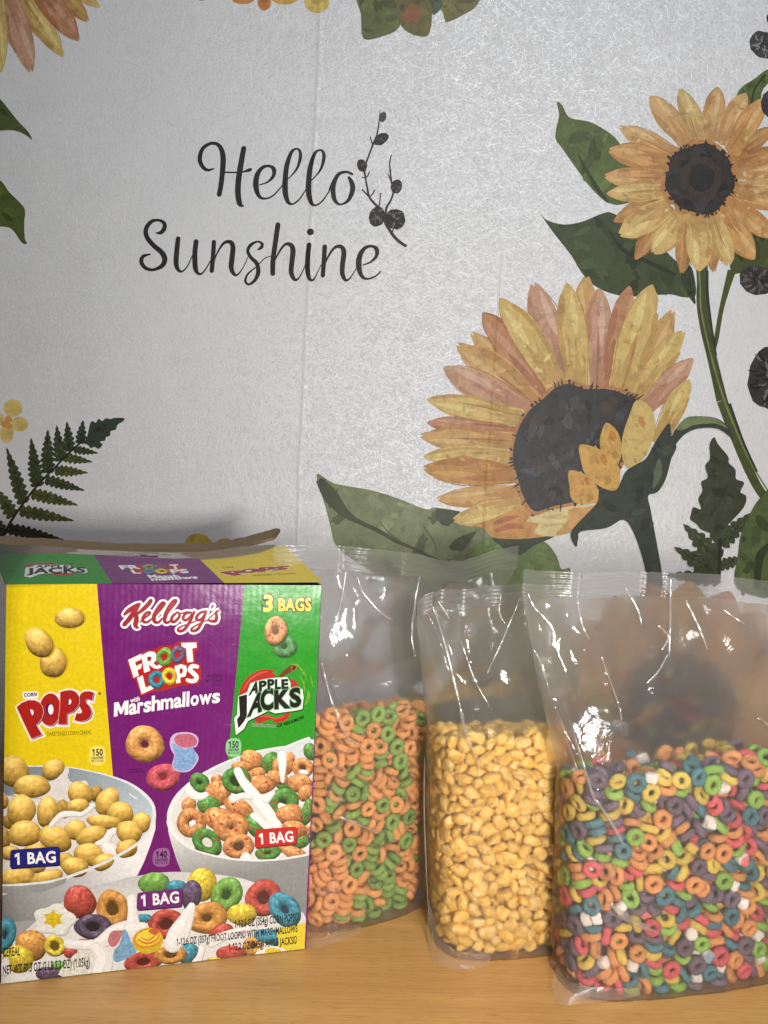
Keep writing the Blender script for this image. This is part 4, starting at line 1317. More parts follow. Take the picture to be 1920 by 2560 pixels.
# two-line logo with cereal rings for letters
T = crop(280, 1580, 5.53)
S = fsheet()
S.poly(T([(205, 385), (420, 278), (560, 240), (660, 200), (740, 183), (830, 188), (930, 128), (1185, 118), (1200, 245), (1152, 262), (1150, 425), (1228, 450), (1240, 640), (1190, 720), (1050, 735), (930, 750), (700, 815), (570, 828), (395, 888), (320, 655), (270, 645)]), (176, 34, 34))
W_ = (240, 240, 240)
for q in ([(225, 385), (405, 300), (410, 375), (318, 418), (335, 470), (410, 435), (405, 500), (350, 528), (372, 600), (300, 635)],
          [(405, 322), (520, 265), (590, 275), (620, 330), (612, 390), (570, 430), (620, 472), (672, 425), (692, 480), (640, 512), (580, 502), (508, 452), (527, 535), (445, 565)],
          [(958, 150), (1165, 145), (1172, 215), (1110, 226), (1122, 412), (1040, 420), (1025, 230), (962, 196)],
          [(345, 630), (425, 600), (465, 770), (550, 730), (572, 785), (410, 860)],
          [(865, 472), (950, 445), (1022, 462), (1040, 530), (1015, 612), (943, 630), (948, 702), (885, 710)]):
    S.poly(T(q), W_)
S.poly(T([(490, 345), (545, 345), (535, 392), (495, 402)]), (176, 34, 34), True, 3)
S.poly(T([(937, 510), (975, 505), (975, 560), (940, 575)]), (176, 34, 34), True, 3)
S.stroke(T([(1178, 480, 52), (1110, 472, 58), (1078, 520, 62), (1122, 568, 62), (1168, 618, 62), (1148, 668, 60), (1090, 678, 56), (1042, 662, 48)]), W_, 6)
for (x, y, rx, ry, c) in [(910, 312, 96, 126, (106, 98, 132)), (725, 345, 112, 134, (112, 164, 76)), (615, 660, 110, 130, (56, 140, 164)), (795, 615, 106, 126, (228, 196, 60))]:
    (a, b, p, q), = T([(x, y, rx, ry)])
    loop(S, a, b, p, q, .1, c, .38)
S.disc(*T([(1240, 470)])[0], 2.2, 2.2, (60, 16, 60))
S.build('lettering', MAT_CARD, front, 'two-line white logo on red, its round letters shown as cereal rings')
S = fsheet()
word, x, rdm = 'Marshmallows', 0, random.Random(3)
wd = [.20, .115, .085, .105, .125, .175, .115, .055, .055, .115, .175, .11]
tot = sum(wd)
for ch, w in zip(word, wd):
    a, b = x / tot, (x + w * .97) / tot
    P = lambda t: np.array((25 + 1470 * t, 1172 - 204 * t - 12 * math.sin(3.14 * t)))
    p0, p1 = P(a), P(b)
    k = rdm.uniform(-.04, .04)
    hgt = 205 if ch != 'M' else 195
    up = np.array((6 + 40 * k, -hgt * (1.0 - .1 * a)))
    if ch == 'M':
        bx = p1 - p0
        S.poly(T([tuple(p0 + bx * a_ + up * b_) for a_, b_ in ((0, 0), (0, 1), (.30, 1), (.5, .52), (.7, 1), (1, 1), (1, 0), (.74, 0), (.74, .52), (.57, .12), (.43, .12), (.26, .52), (.26, 0))]), W_)
    else:
        p1 = p0 + (p1 - p0) * (.74 if ch == 'l' else 1)
        S.text(ch, *T([tuple(p0), tuple(p1), tuple(p0 + up)]), W_, .032)
    x += w
S.text('with', *T([(250, 978), (384, 950), (250, 915)]), W_, .03)
S.build('lettering', MAT_CARD, front, 'white rounded word Marshmallows')
S = fsheet()
DP = (58, 10, 58)
for s, q in (('SWEETENED', [(1296, 634), (1534, 622), (1296, 590)]), ('MULTIGRAIN', [(1296, 694), (1534, 684), (1296, 652)]), ('CEREAL', [(1385, 748), (1534, 742), (1385, 710)])):
    S.text(s, *T(q), DP, .01)
q = crop(0, 1820, 1.9518)
S.text('ENLARGED TO', *q([(627, 206), (697, 204), (627, 198)]), DP, .01)
S.text('SHOW TEXTURE', *q([(627, 219), (704, 217), (627, 211)]), DP, .01)
S.build('lettering', MAT_CARD, front, 'small dark lettering on purple')

# red rounded logo on yellow
T = crop(20, 1690, 6.38)
S = fsheet()
P1 = [(140, 495), (220, 430), (320, 386), (420, 386), (500, 420), (550, 490), (566, 580), (542, 670), (500, 735), (450, 775), (545, 935), (375, 1000), (250, 740)]
OO = [(670 + 170 * math.cos(a) * 1 - 10 * math.sin(a), 535 + 258 * math.sin(a)) for a in np.linspace(0, 6.283, 33)[:-1]]
P2 = [(835, 255), (920, 230), (1020, 225), (1090, 260), (1135, 330), (1142, 420), (1110, 500), (1040, 570), (945, 605), (940, 770), (800, 770), (830, 500)]
SS = [(1370, 262), (1340, 390), (1310, 385), (1270, 366), (1237, 385), (1250, 430), (1310, 490), (1337, 580), (1310, 660), (1240, 710), (1150, 726), (1060, 705), (1095, 590), (1135, 600), (1178, 588), (1180, 555), (1150, 500), (1128, 440), (1130, 350), (1160, 285), (1210, 250), (1290, 242)]
for q in (OO, SS, P1, P2):
    S.poly(T(grow(shift(q, 8, 8), 34)), (236, 234, 226))
S.poly(T([(240, 250), (480, 240), (486, 350), (370, 362), (245, 362), (228, 310)]), (236, 234, 226))
for q, h in ((SS, None), (OO, [(660 + 54 * math.cos(a), 528 + 94 * math.sin(a)) for a in np.linspace(0, 6.283, 21)[:-1]]), (P2, [(962, 362), (1000, 370), (1010, 412), (990, 450), (955, 466)]), (P1, [(340, 525), (385, 530), (410, 560), (413, 602), (385, 640), (360, 590)])):
    S.poly(T(shift(q, 18, 15)), (36, 34, 92))
    S.poly(T(grow(q, 7)), (238, 196, 196))
    S.poly(T(q), (168, 30, 26))
    if h:
        S.poly(T(h), (36, 34, 92))
        S.poly(T([(x * .8 + .2 * (h[0][0]) + 12, y * .86 + .14 * h[0][1] + 6) for x, y in h]), (240, 236, 236))
S.text('CORN', *T([(252, 330), (458, 318), (258, 275)]), (40, 34, 100), .04)
S.disc(*T([(1463, 280)])[0], 3.2, 3.2, (90, 80, 20))
S.build('lettering', MAT_CARD, front, 'fat red letters with a navy shadow on yellow')
S = fsheet()
S.text('SWEETENED CORN CEREAL', *T([(622, 960), (1336, 928), (622, 898)]), (70, 60, 14), .0)
S.build('lettering', MAT_CARD, front, 'small brown lettering on yellow')


def calories(T, num, q, pale, ink, lab):
    """quarter panel: number, two small lines"""
    S = fsheet()
    bx = T(q)
    S.poly(bx, pale, True, 5)
    (x0, y0), (x1, y1) = bx[0], bx[2]
    w, h = x1 - x0, y1 - y0
    sl = -.03 * w
    for s, a, b, c0, c1, bd in ((num, .50, .08, .12, .92, .03), ('CALORIES', .74, .57, .04, .96, .03), ('PER 1 1/3 CUP', .94, .80, .04, .96, .02)):
        S.text(s, (x0 + c0 * w, y0 + a * h), (x0 + c1 * w, y0 + a * h + sl), (x0 + c0 * w, y0 + b * h), ink, bd)
    S.build('lettering', MAT_CARD, front, lab)


calories(crop(20, 1690, 6.38), '150', [(1320, 1150), (1530, 1135), (1530, 1390), (1320, 1400)], (240, 222, 112), BLACK, 'calorie panel on yellow reading 150')
calories(crop(560, 1460, 5.027), '150', [(42, 1965), (200, 1955), (195, 2150), (40, 2150)], (140, 200, 140), BLACK, 'calorie panel on green reading 150')
calories(crop(0, 1880, 3.95), '140', [(1526, 970), (1662, 955), (1660, 1112), (1522, 1112)], (150, 96, 156), (40, 12, 44), 'calorie panel on purple reading 140')

# black and white logo over an apple
T = crop(560, 1460, 5.027)
S = fsheet()
DG = (20, 84, 24)
APP = (178, 46, 34)
S.poly(T([(200, 1420), (215, 1290), (300, 1170), (420, 1095), (540, 1070), (655, 1100), (600, 1110), (665, 1150), (640, 1180), (700, 1400), (400, 1500)]), APP, True, 3)
S.poly(T([(820, 1210), (880, 1205), (945, 1290), (960, 1420), (800, 1400)]), APP, True, 3)
S.poly(T([(380, 1700), (420, 1640), (560, 1650), (650, 1680), (760, 1640), (850, 1590), (790, 1700), (660, 1750), (600, 1705), (530, 1720), (430, 1750)]), APP, True, 3)
S.stroke(T([(420, 1660, 12), (550, 1665, 14), (650, 1695, 12), (760, 1660, 10)]), (206, 92, 72), 5)
S.stroke(T([(235, 1330, 10), (320, 1210, 24), (430, 1130, 26), (540, 1100, 14)]), (204, 84, 66), 5)
S.stroke(T([(700, 1170, 34), (770, 1110, 60), (870, 1050, 84)]), (112, 50, 20), 4, cap=False)
S.disc(*T([(876, 1052)])[0], 7, 9.5, (150, 92, 36), .5)
S.disc(*T([(878, 1054)])[0], 4, 6, (74, 34, 14), .5)
for st in ([(830, 1010, 6), (900, 1010, 18), (960, 1060, 26), (1020, 1150, 20), (1030, 1220, 6)], [(950, 1150, 6), (1000, 1240, 24), (1010, 1320, 20), (1000, 1370, 5)], [(1080, 1130, 5), (1105, 1230, 16), (1110, 1300, 5)], [(1060, 1320, 6), (1060, 1420, 40), (1020, 1520, 12)]):
    S.stroke(T(st), (116, 160, 44), 4, cap=False)
rdm = random.Random(2)
for _ in range(16):
    S.disc(*T([(rdm.uniform(930, 1100), rdm.uniform(1040, 1450))])[0], 1.3, 1.3, (40, 70, 20), 0, 7)
OUT = [(150, 1900), (128, 1690), (165, 1640), (178, 1410), (290, 1360), (330, 1250), (420, 1215), (560, 1185), (800, 1170), (835, 1240), (835, 1300), (985, 1320), (1000, 1420), (985, 1570), (900, 1590), (640, 1625), (560, 1590), (420, 1660), (300, 1720), (250, 1820)]
S.poly(T(shift(grow(OUT, 10), 2, 8)), DG)
S.poly(T(OUT), (236, 240, 236))
S.poly(T([(185, 1412), (290, 1385), (288, 1650), (255, 1725), (180, 1815), (162, 1702), (198, 1650)]), (24, 22, 22))
GLOSS = [(.035, (130, 190, 140))]
for ch, x0, y0, x1, y1, hx, hy in (('A', 290, 1660, 480, 1580, 350, 1395), ('C', 455, 1585, 625, 1555, 455, 1345), ('K', 632, 1560, 840, 1545, 628, 1345), ('S', 830, 1545, 975, 1520, 815, 1330)):
    S.text(ch, *T([(x0, y0), (x1, y1), (hx, hy)]), (24, 22, 22), .05, GLOSS)
for ch, x0, y0, x1, y1, hx, hy in (('A', 310, 1392, 425, 1355, 345, 1255), ('P', 440, 1345, 535, 1330, 440, 1228), ('P', 548, 1325, 635, 1318, 545, 1205), ('L', 640, 1318, 715, 1312, 640, 1205), ('E', 725, 1314, 810, 1308, 720, 1205)):
    S.text(ch, *T([(x0, y0), (x1, y1), (hx, hy)]), (24, 22, 22), .045, GLOSS)
s1 = 'SWEETENED CEREAL WITH APPLE & '
S.text(s1.strip(), *T([(340, 1785), (650, 1800), (340, 1755)]), (30, 60, 24), .02, [(.04, (220, 232, 216))])
for i, ch in enumerate('CINNAMON'):
    a = i / 8
    x, y = 668 + 340 * a, 1798 - 60 * a - 55 * a * a
    w = 16 if ch == 'I' else 36
    S.text(ch, *T([(x, y), (x + w, y - w * (.18 + .32 * a)), (x - 6 * a, y - 40)]), (16, 22, 14), .05)
S.build('lettering', MAT_CARD, front, 'bold black logo with white edge over a red apple')
S = fsheet()
for s, q in (('3', [(490, 340), (612, 338), (496, 145)]), ('BAGS', [(684, 336), (1098, 330), (684, 186)])):
    S.text(s, *T(q), (240, 204, 40), .035, [(.06, (24, 20, 16))])
S.build('lettering', MAT_CARD, front, 'yellow lettering with black edge reading 3 BAGS')

# single floating pieces
T = crop(0, 1320, 1.9518)
S = fsheet()
for (x, y, rx, ry, r) in [(258, 655, 66, 76, .2), (190, 560, 78, 62, .75), (340, 440, 72, 50, -.1)]:
    (a, b, p, q), = T([(x, y, rx, ry)])
    S.disc(a + 3, b + 2, p * 1.02, q * 1.02, (196, 168, 20), r, 24, .04)
    puff(S, a, b, p, q, r, (222, 182, 92))
S.build('printed_cereal', MAT_CARD, front, 'corn puffs pictured on the yellow field')
S = fsheet()
for (x, y, rx, ry, r, c, h) in [(1387, 578, 60, 52, .1, (96, 152, 96), .26), (1345, 502, 57, 70, .25, (222, 160, 112), .28)]:
    (a, b, p, q), = T([(x, y, rx, ry)])
    S.disc(a + 2, b + 3, p * 1.03, q * 1.03, (28, 110, 24), r, 24)
    S.disc(a, b, p * .4, q * .4, dark(c, .55), r, 14)
    loop(S, a, b, p, q, r, c, h, RSP if c[0] > 200 else None)
S.build('printed_cereal', MAT_CARD, front, 'orange and green rings pictured on the green field')
S = fsheet()
(a, b, p, q), = T([(797, 1215, 84, 66)])
S.disc(a - 2, b - 3, p * .36, q * .34, (140, 44, 56), -.35, 16)
loop(S, a, b, p, q, -.35, (204, 92, 104), .22)
(a, b, p, q), = T([(707, 1055, 94, 92)])
S.disc(a, b, p * .25, q * .25, (92, 38, 60), 0, 14)
loop(S, a, b, p, q, 0, (222, 162, 94), .2)
S.poly(T([(830, 1030), (860, 1000), (930, 998), (968, 1025), (960, 1065), (940, 1075), (970, 1120), (940, 1175), (900, 1192), (850, 1180), (840, 1150), (850, 1110), (832, 1075)]), (196, 178, 214), True, 3)
grad_poly(S, T([(838, 1055), (860, 1060), (905, 1080), (935, 1068), (962, 1118), (935, 1170), (900, 1185), (855, 1175), (845, 1150), (855, 1105)]), crumb((132, 168, 212)), True, 3, 14)
grad_poly(S, T([(850, 1030), (872, 1008), (930, 1006), (960, 1030), (955, 1060), (910, 1072), (870, 1062)]), crumb((192, 104, 124)), True, 3, 14)
S.build('printed_cereal', MAT_CARD, front, 'rings and marshmallow pictured on the purple field')

# weights along the bottom
S = fsheet()
T = crop(400, 2100, 4.1475)
for s, q in (('1-12.5 OZ (354g) CORN POPS®', [(774, 908), (1436, 830), (774, 830)]),
             ('1-12.6 OZ (357g) FROOT LOOPS® WITH MARSHMALLOWS', [(174, 1090), (1424, 948), (174, 1018)]),
             ('1-12.2 OZ (345g) APPLE JACKS®', [(712, 1146), (1420, 1068), (712, 1072)])):
    S.text(s, *T(q), BLACK, .022)
T = crop(0, 2140, 3.95)
S.text('CEREAL', *T([(32, 990), (200, 975), (32, 906)]), BLACK, .022)
S.text('NET WT 37.3 OZ (2 LB 5.3 OZ) (1.05kg)', *T([(30, 1162), (888, 1080), (30, 1080)]), BLACK, .022)
S.build('lettering', MAT_CARD, front, 'black condensed lettering of the bag weights along the bottom')

# ---- the other panels
TLf, TRf = FLB + Vector((0, 0, BH)) - BN * front_bow(0.02, BH), FLB + BA * BW + Vector((0, 0, BH)) - BN * front_bow(0.1, BH)


def panel(name, pts, mat, col=None, label=None, two=0.0016):
    """sheet of card with real thickness"""
    P = [Vector(p) - box_root.location for p in pts]
    n = (P[1] - P[0]).cross(P[2] - P[0]).normalized() * two
    v = [tuple(p) for p in P] + [tuple(p - n) for p in P]
    k = len(P)
    f = [tuple(range(k)), tuple(range(2 * k - 1, k - 1, -1))] + [(i, i + k, (i + 1) % k + k, (i + 1) % k) for i in range(k)]
    me = bpy.data.meshes.new(name)
    me.from_pydata(v, [], f)
    a = me.color_attributes.new('ink', 'FLOAT_COLOR', 'POINT')
    c = lin(col or (140, 118, 92))
    a.data.foreach_set('color', np.array([(*c, 1.0)] * len(v), dtype=np.float32).ravel())
    me.update()
    o = link(name, me, mat, box_root)
    if label:
        o['label'] = label
    return o


Z = Vector((0, 0, 1))
fl0, fr0 = FLB - BN * 0.0036, FLB + BA * BW - BN * .0005
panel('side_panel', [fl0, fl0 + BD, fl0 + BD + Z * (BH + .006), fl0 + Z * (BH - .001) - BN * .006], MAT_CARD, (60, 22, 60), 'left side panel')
panel('side_panel', [fr0 + BD, fr0, fr0 + Z * (BH - .001) - BN * .006, fr0 + BD + Z * (BH + .006)], MAT_CARD, PURPLE, 'right side panel')
panel('back_panel', [fl0 + BD * 1.01, fr0 + BD * 1.01, fr0 + BD * 1.01 + Z * (BH + .006), fl0 + BD * 1.01 + Z * (BH + .006)][::-1], MAT_CARD, PURPLE)
panel('base_panel', [fl0 + Z * .003 - BN * .002, fr0 + Z * .003 - BN * .002, fr0 + BD + Z * .003, fl0 + BD + Z * .003], MAT_KRAFT)

# top flap: printed, rises a little towards the back, torn open along the back edge
TB = (Vector((-math.sin(SK), math.cos(SK), 0)) * .098 + Vector((0, 0, .018)))
TNn = BA.cross(TB).normalized()
if TNn.z < 0:
    TNn = -TNn


def top_map(px, py, lift):
    p = on_plane(px, py, TLf, TNn)
    return tuple(p + TNn * lift)


S = box_sheet(top_map, 'topfield')
edge_f = lambda t: (12 + (807 - 12) * t, 1461.5 + (1456 - 1461.5) * t)
for (f0, f1, b0, b1, c) in [((12, 1461.5), (281, 1459), (-22, 1372), (233, 1386), (40, 140, 40)), ((281, 1459), (561, 1457.5), (233, 1386), (497, 1396), (116, 32, 112)), ((561, 1457.5), (807, 1456), (497, 1396), (711, 1362), (222, 196, 24))]:
    column(S, None, lambda w, f0=f0, b0=b0: (f0[0] + (b0[0] - f0[0]) * w, f0[1] + (b0[1] - f0[1]) * w), lambda w, f1=f1, b1=b1: (f1[0] + (b1[0] - f1[0]) * w, f1[1] + (b1[1] - f1[1]) * w), c, 6, 6)
top = S.build('top_flap', MAT_CARD, box_root, 'printed top flap in green, purple and yellow')
S = box_sheet(top_map, 'top')
T = crop(0, 1340, 3.95)
T2 = crop(400, 1320, 3.77)
# lettering, smaller and seen at a slant
S.poly(T([(262, 310), (300, 275), (440, 264), (560, 270), (540, 300), (400, 320)]), APP, True, 3)
S.poly(T([(440, 372), (560, 362), (760, 360), (700, 386), (560, 384)]), APP, True, 3)
S.stroke(T([(640, 290, 10), (730, 268, 12)]), (112, 50, 20), 3)
ot = [(240, 400), (250, 312), (330, 300), (340, 286), (690, 284), (700, 310), (850, 318), (868, 356), (840, 368), (560, 366), (400, 376), (300, 412)]
S.poly(T(grow(ot, 6)), DG)
S.poly(T(ot), (222, 228, 224))
S.text('JACKS', *T([(262, 370), (846, 360), (262, 320)]), (24, 22, 22), .05)
S.text('APPLE', *T([(345, 312), (680, 310), (350, 290)]), (24, 22, 22), .04)
S.build('lettering', MAT_CARD, top, 'black and white logo on green')
S = box_sheet(top_map, 'top')
T = crop(0, 1320, 1.9518)
S.poly(T([(630, 190), (700, 178), (880, 180), (890, 200), (910, 222), (700, 222), (645, 215)]), (170, 34, 34))
S.text('FR', *T([(592, 201), (690, 198), (576, 184)]), W_, .05)
S.text('T', *T([(838, 200), (880, 198), (826, 180)]), W_, .05)
S.text('L', *T([(650, 222), (690, 221), (636, 206)]), W_, .05)
S.text('PS', *T([(838, 221), (924, 219), (826, 203)]), W_, .05)
for (x, y, c) in [(728, 190, (112, 164, 76)), (785, 190, (106, 98, 132)), (728, 212, (56, 140, 164)), (790, 212, (228, 196, 60))]:
    (a, b, p, q), = T([(x, y, 34, 13)])
    loop(S, a, b, p, q, 0, c, .36)
S.text('Marsh', *T([(728, 243), (882, 242), (716, 229)]), W_, .05)
S.text('mallows', *T([(740, 257), (968, 246), (730, 244)]), W_, .05)
S.build('lettering', MAT_CARD, top, 'white logo with rings on purple')
S = box_sheet(top_map, 'top')
mp_ = lambda q: [(555 + (x - 140) / 1230 * 660, 400 + (y - 225) / 775 * 60 - (x - 140) / 1230 * 48) for x, y in q]
for q in (OO, SS, P1, P2):
    S.poly(T2(mp_(grow(shift(q, 8, 8), 30))), (232, 230, 222))
for q in (SS, OO, P2, P1):
    S.poly(T2(mp_(shift(q, 22, 20))), (36, 34, 92))
    S.poly(T2(mp_(q)), (166, 34, 30))
for h in ([(660 + 54 * math.cos(a), 528 + 94 * math.sin(a)) for a in np.linspace(0, 6.283, 21)[:-1]], [(962, 362), (1000, 370), (1010, 412), (990, 450), (955, 466)], [(340, 525), (385, 530), (410, 560), (413, 602), (385, 640), (360, 590)]):
    S.poly(T2(mp_(h)), (238, 234, 232))
S.text('SWEETENED CORN CEREAL', *T2([(880, 456), (1290, 432), (868, 444)]), (80, 70, 20), .0)
S.text('CORN', *T2([(588, 378), (690, 374), (584, 368)]), (40, 34, 100), .03)
S.build('lettering', MAT_CARD, top, 'red letters on yellow')
# torn kraft layer, white tab strip
S = box_sheet(top_map, 'top')
T = crop(0, 1340, 3.95)
S.poly(T([(-90, 80), (200, 90), (500, 100), (770, 125), (780, 155), (640, 165), (300, 180), (100, 160), (-90, 150)]), (122, 104, 86), True, 3)
S.poly(T([(760, 130), (900, 140), (1200, 150), (1660, 180), (1660, 196), (1300, 196), (1000, 186), (920, 186), (700, 176), (640, 165), (770, 152)]), (176, 166, 156))
T3_ = crop(400, 1320, 3.77)
S.poly(T3_([(-20, 230), (230, 236), (240, 262), (330, 290), (400, 280), (150, 290), (-20, 282)]), (176, 166, 156))
S.poly(T3_([(200, 240), (500, 215), (760, 175), (990, 160), (1080, 158), (1085, 175), (960, 225), (760, 262), (560, 285), (380, 298), (280, 270)]), (128, 106, 78), True, 3)
S.stroke(T3_([(380, 298, 8), (560, 287, 8), (760, 264, 7), (960, 228, 6)]), (166, 144, 92), 4)
S.text('TO CLOSE INSERT TAB HERE', *crop(0, 1320, 1.9518)([(552, 129), (832, 136), (556, 119)]), (112, 102, 98), .0)
S.poly(T([(1370, 184), (1470, 186), (1430, 196), (1390, 194)]), (30, 16, 26))
S.stroke(T([(1020, 190, 3), (1300, 208, 4), (1640, 222, 3)]), (176, 150, 168), 4)
S.build('torn_layer', MAT_CARD, top, 'torn kraft paper and pale tab strip along the back of the top flap')


# raised back flap: thin corrugated card seen edge on
def back_flap():
    top_e = [(-60, 1342), (0, 1347), (100, 1352), (200, 1359), (300, 1365), (400, 1365), (480, 1364), (540, 1361), (590, 1353), (640, 1341), (675, 1331), (692, 1327), (700, 1330)]
    bot_e = [(-60, 1362), (0, 1362), (100, 1366), (200, 1372), (300, 1377), (400, 1380), (480, 1380), (540, 1378), (590, 1370), (640, 1362), (670, 1354), (685, 1350), (698, 1334)]
    te, be = catmull(top_e, False, 5), catmull(bot_e, False, 5)
    v, f = [], []
    rr = random.Random(1)
    for a, b in zip(te, be):
        r0, r1 = ray(*b), ray(*a)
        t = (a[0] + 60) / 760
        Y0, Y1 = .655 + .045 * t, .690 + .05 * t
        p0, p1 = CAM + r0 * (Y0 / r0.y), CAM + r1 * (Y1 / r1.y)
        jag = Vector((0, 0, rr.uniform(-.0004, .0004)))
        off = Vector((0, .0028, .0022))
        for p in (p0, p1 + jag, p1 + off + jag, p0 + off):
            v.append(tuple(p - box_root.location))
    n = len(te)
    for i in range(n - 1):
        for k in range(4):
            f.append((4 * i + k, 4 * i + (k + 1) % 4, 4 * (i + 1) + (k + 1) % 4, 4 * (i + 1) + k))
    f += [(0, 1, 2, 3), (4 * n - 1, 4 * n - 2, 4 * n - 3, 4 * n - 4)]
    me = bpy.data.meshes.new('back_flap')
    me.from_pydata(v, [], f)
    me.update()
    o = link('back_flap', me, MAT_KRAFT, box_root)
    o['label'] = 'curled back flap of raw brown card'


back_flap()
# ------------------------------------------------------------------ clear bags
def film_material(name, haze=0.085, blur=0.46, rough=0.13, shine=0.026):
    m, nt, out = new_mat(name)
    geo = N(nt, 'NewGeometry')
    tc = N(nt, 'TexCoord')
    crump = N(nt, 'TexNoise', Scale=52.0, Detail=4.0, Roughness=0.55, Distortion=0.8)
    nt.links.new(tc.outputs['Object'], crump.inputs['Vector'])
    b1 = N(nt, 'Bump', Strength=0.35, Distance=0.003)
    nt.links.new(crump.outputs[0], b1.inputs['Height'])
    fine = N(nt, 'TexNoise', Scale=420.0, Detail=2.0)
    nt.links.new(tc.outputs['Object'], fine.inputs['Vector'])
    b2 = N(nt, 'Bump', Strength=0.06, Distance=0.0004)
    nt.links.new(fine.outputs[0], b2.inputs['Height'])
    nt.links.new(b1.outputs[0], b2.inputs['Normal'])
    clear = N(nt, 'BsdfTransparent', Color=(0.985, 0.98, 0.97, 1))
    soft = N(nt, 'BsdfRefraction', Color=(0.97, 0.97, 0.96, 1), Roughness=0.36, IOR=1.45)   # scatters light straight on, as thin film does
    nt.links.new(geo.outputs['Incoming'], soft.inputs['Normal'])
    mx1 = N(nt, 'MixShader', i0=blur)
    nt.links.new(clear.outputs[0], mx1.inputs[1])
    nt.links.new(soft.outputs[0], mx1.inputs[2])
    dif = N(nt, 'BsdfDiffuse', Color=(0.85, 0.85, 0.86, 1))
    trl = N(nt, 'BsdfTranslucent', Color=(0.85, 0.85, 0.86, 1))
    hz = N(nt, 'MixShader', i0=0.5)
    nt.links.new(dif.outputs[0], hz.inputs[1])
    nt.links.new(trl.outputs[0], hz.inputs[2])
    mx2 = N(nt, 'MixShader', i0=haze)
    nt.links.new(mx1.outputs[0], mx2.inputs[1])
    nt.links.new(hz.outputs[0], mx2.inputs[2])
    gl = N(nt, 'BsdfGlossy', Color=(1, 1, 1, 1), Roughness=rough)
    nt.links.new(b2.outputs[0], gl.inputs['Normal'])
    fr = N(nt, 'LayerWeight', Blend=0.25)
    nt.links.new(b2.outputs[0], fr.inputs['Normal'])
    g = math_node(nt, 'ADD', math_node(nt, 'MULTIPLY', fr.outputs[0], 0.42), shine, True)
    mx3 = N(nt, 'MixShader')
    nt.links.new(g, mx3.inputs[0])
    nt.links.new(mx2.outputs[0], mx3.inputs[1])
    nt.links.new(gl.outputs[0], mx3.inputs[2])
    nt.links.new(mx3.outputs[0], out.inputs[0])
    return m


MAT_FILM = film_material('clear_film')
MAT_SEAL = film_material('crimped_film', 0.13, 0.18, 0.22)
MAT_FOLD = film_material('fold_glint_film', 0.26, 0.20, 0.22, 0.22)


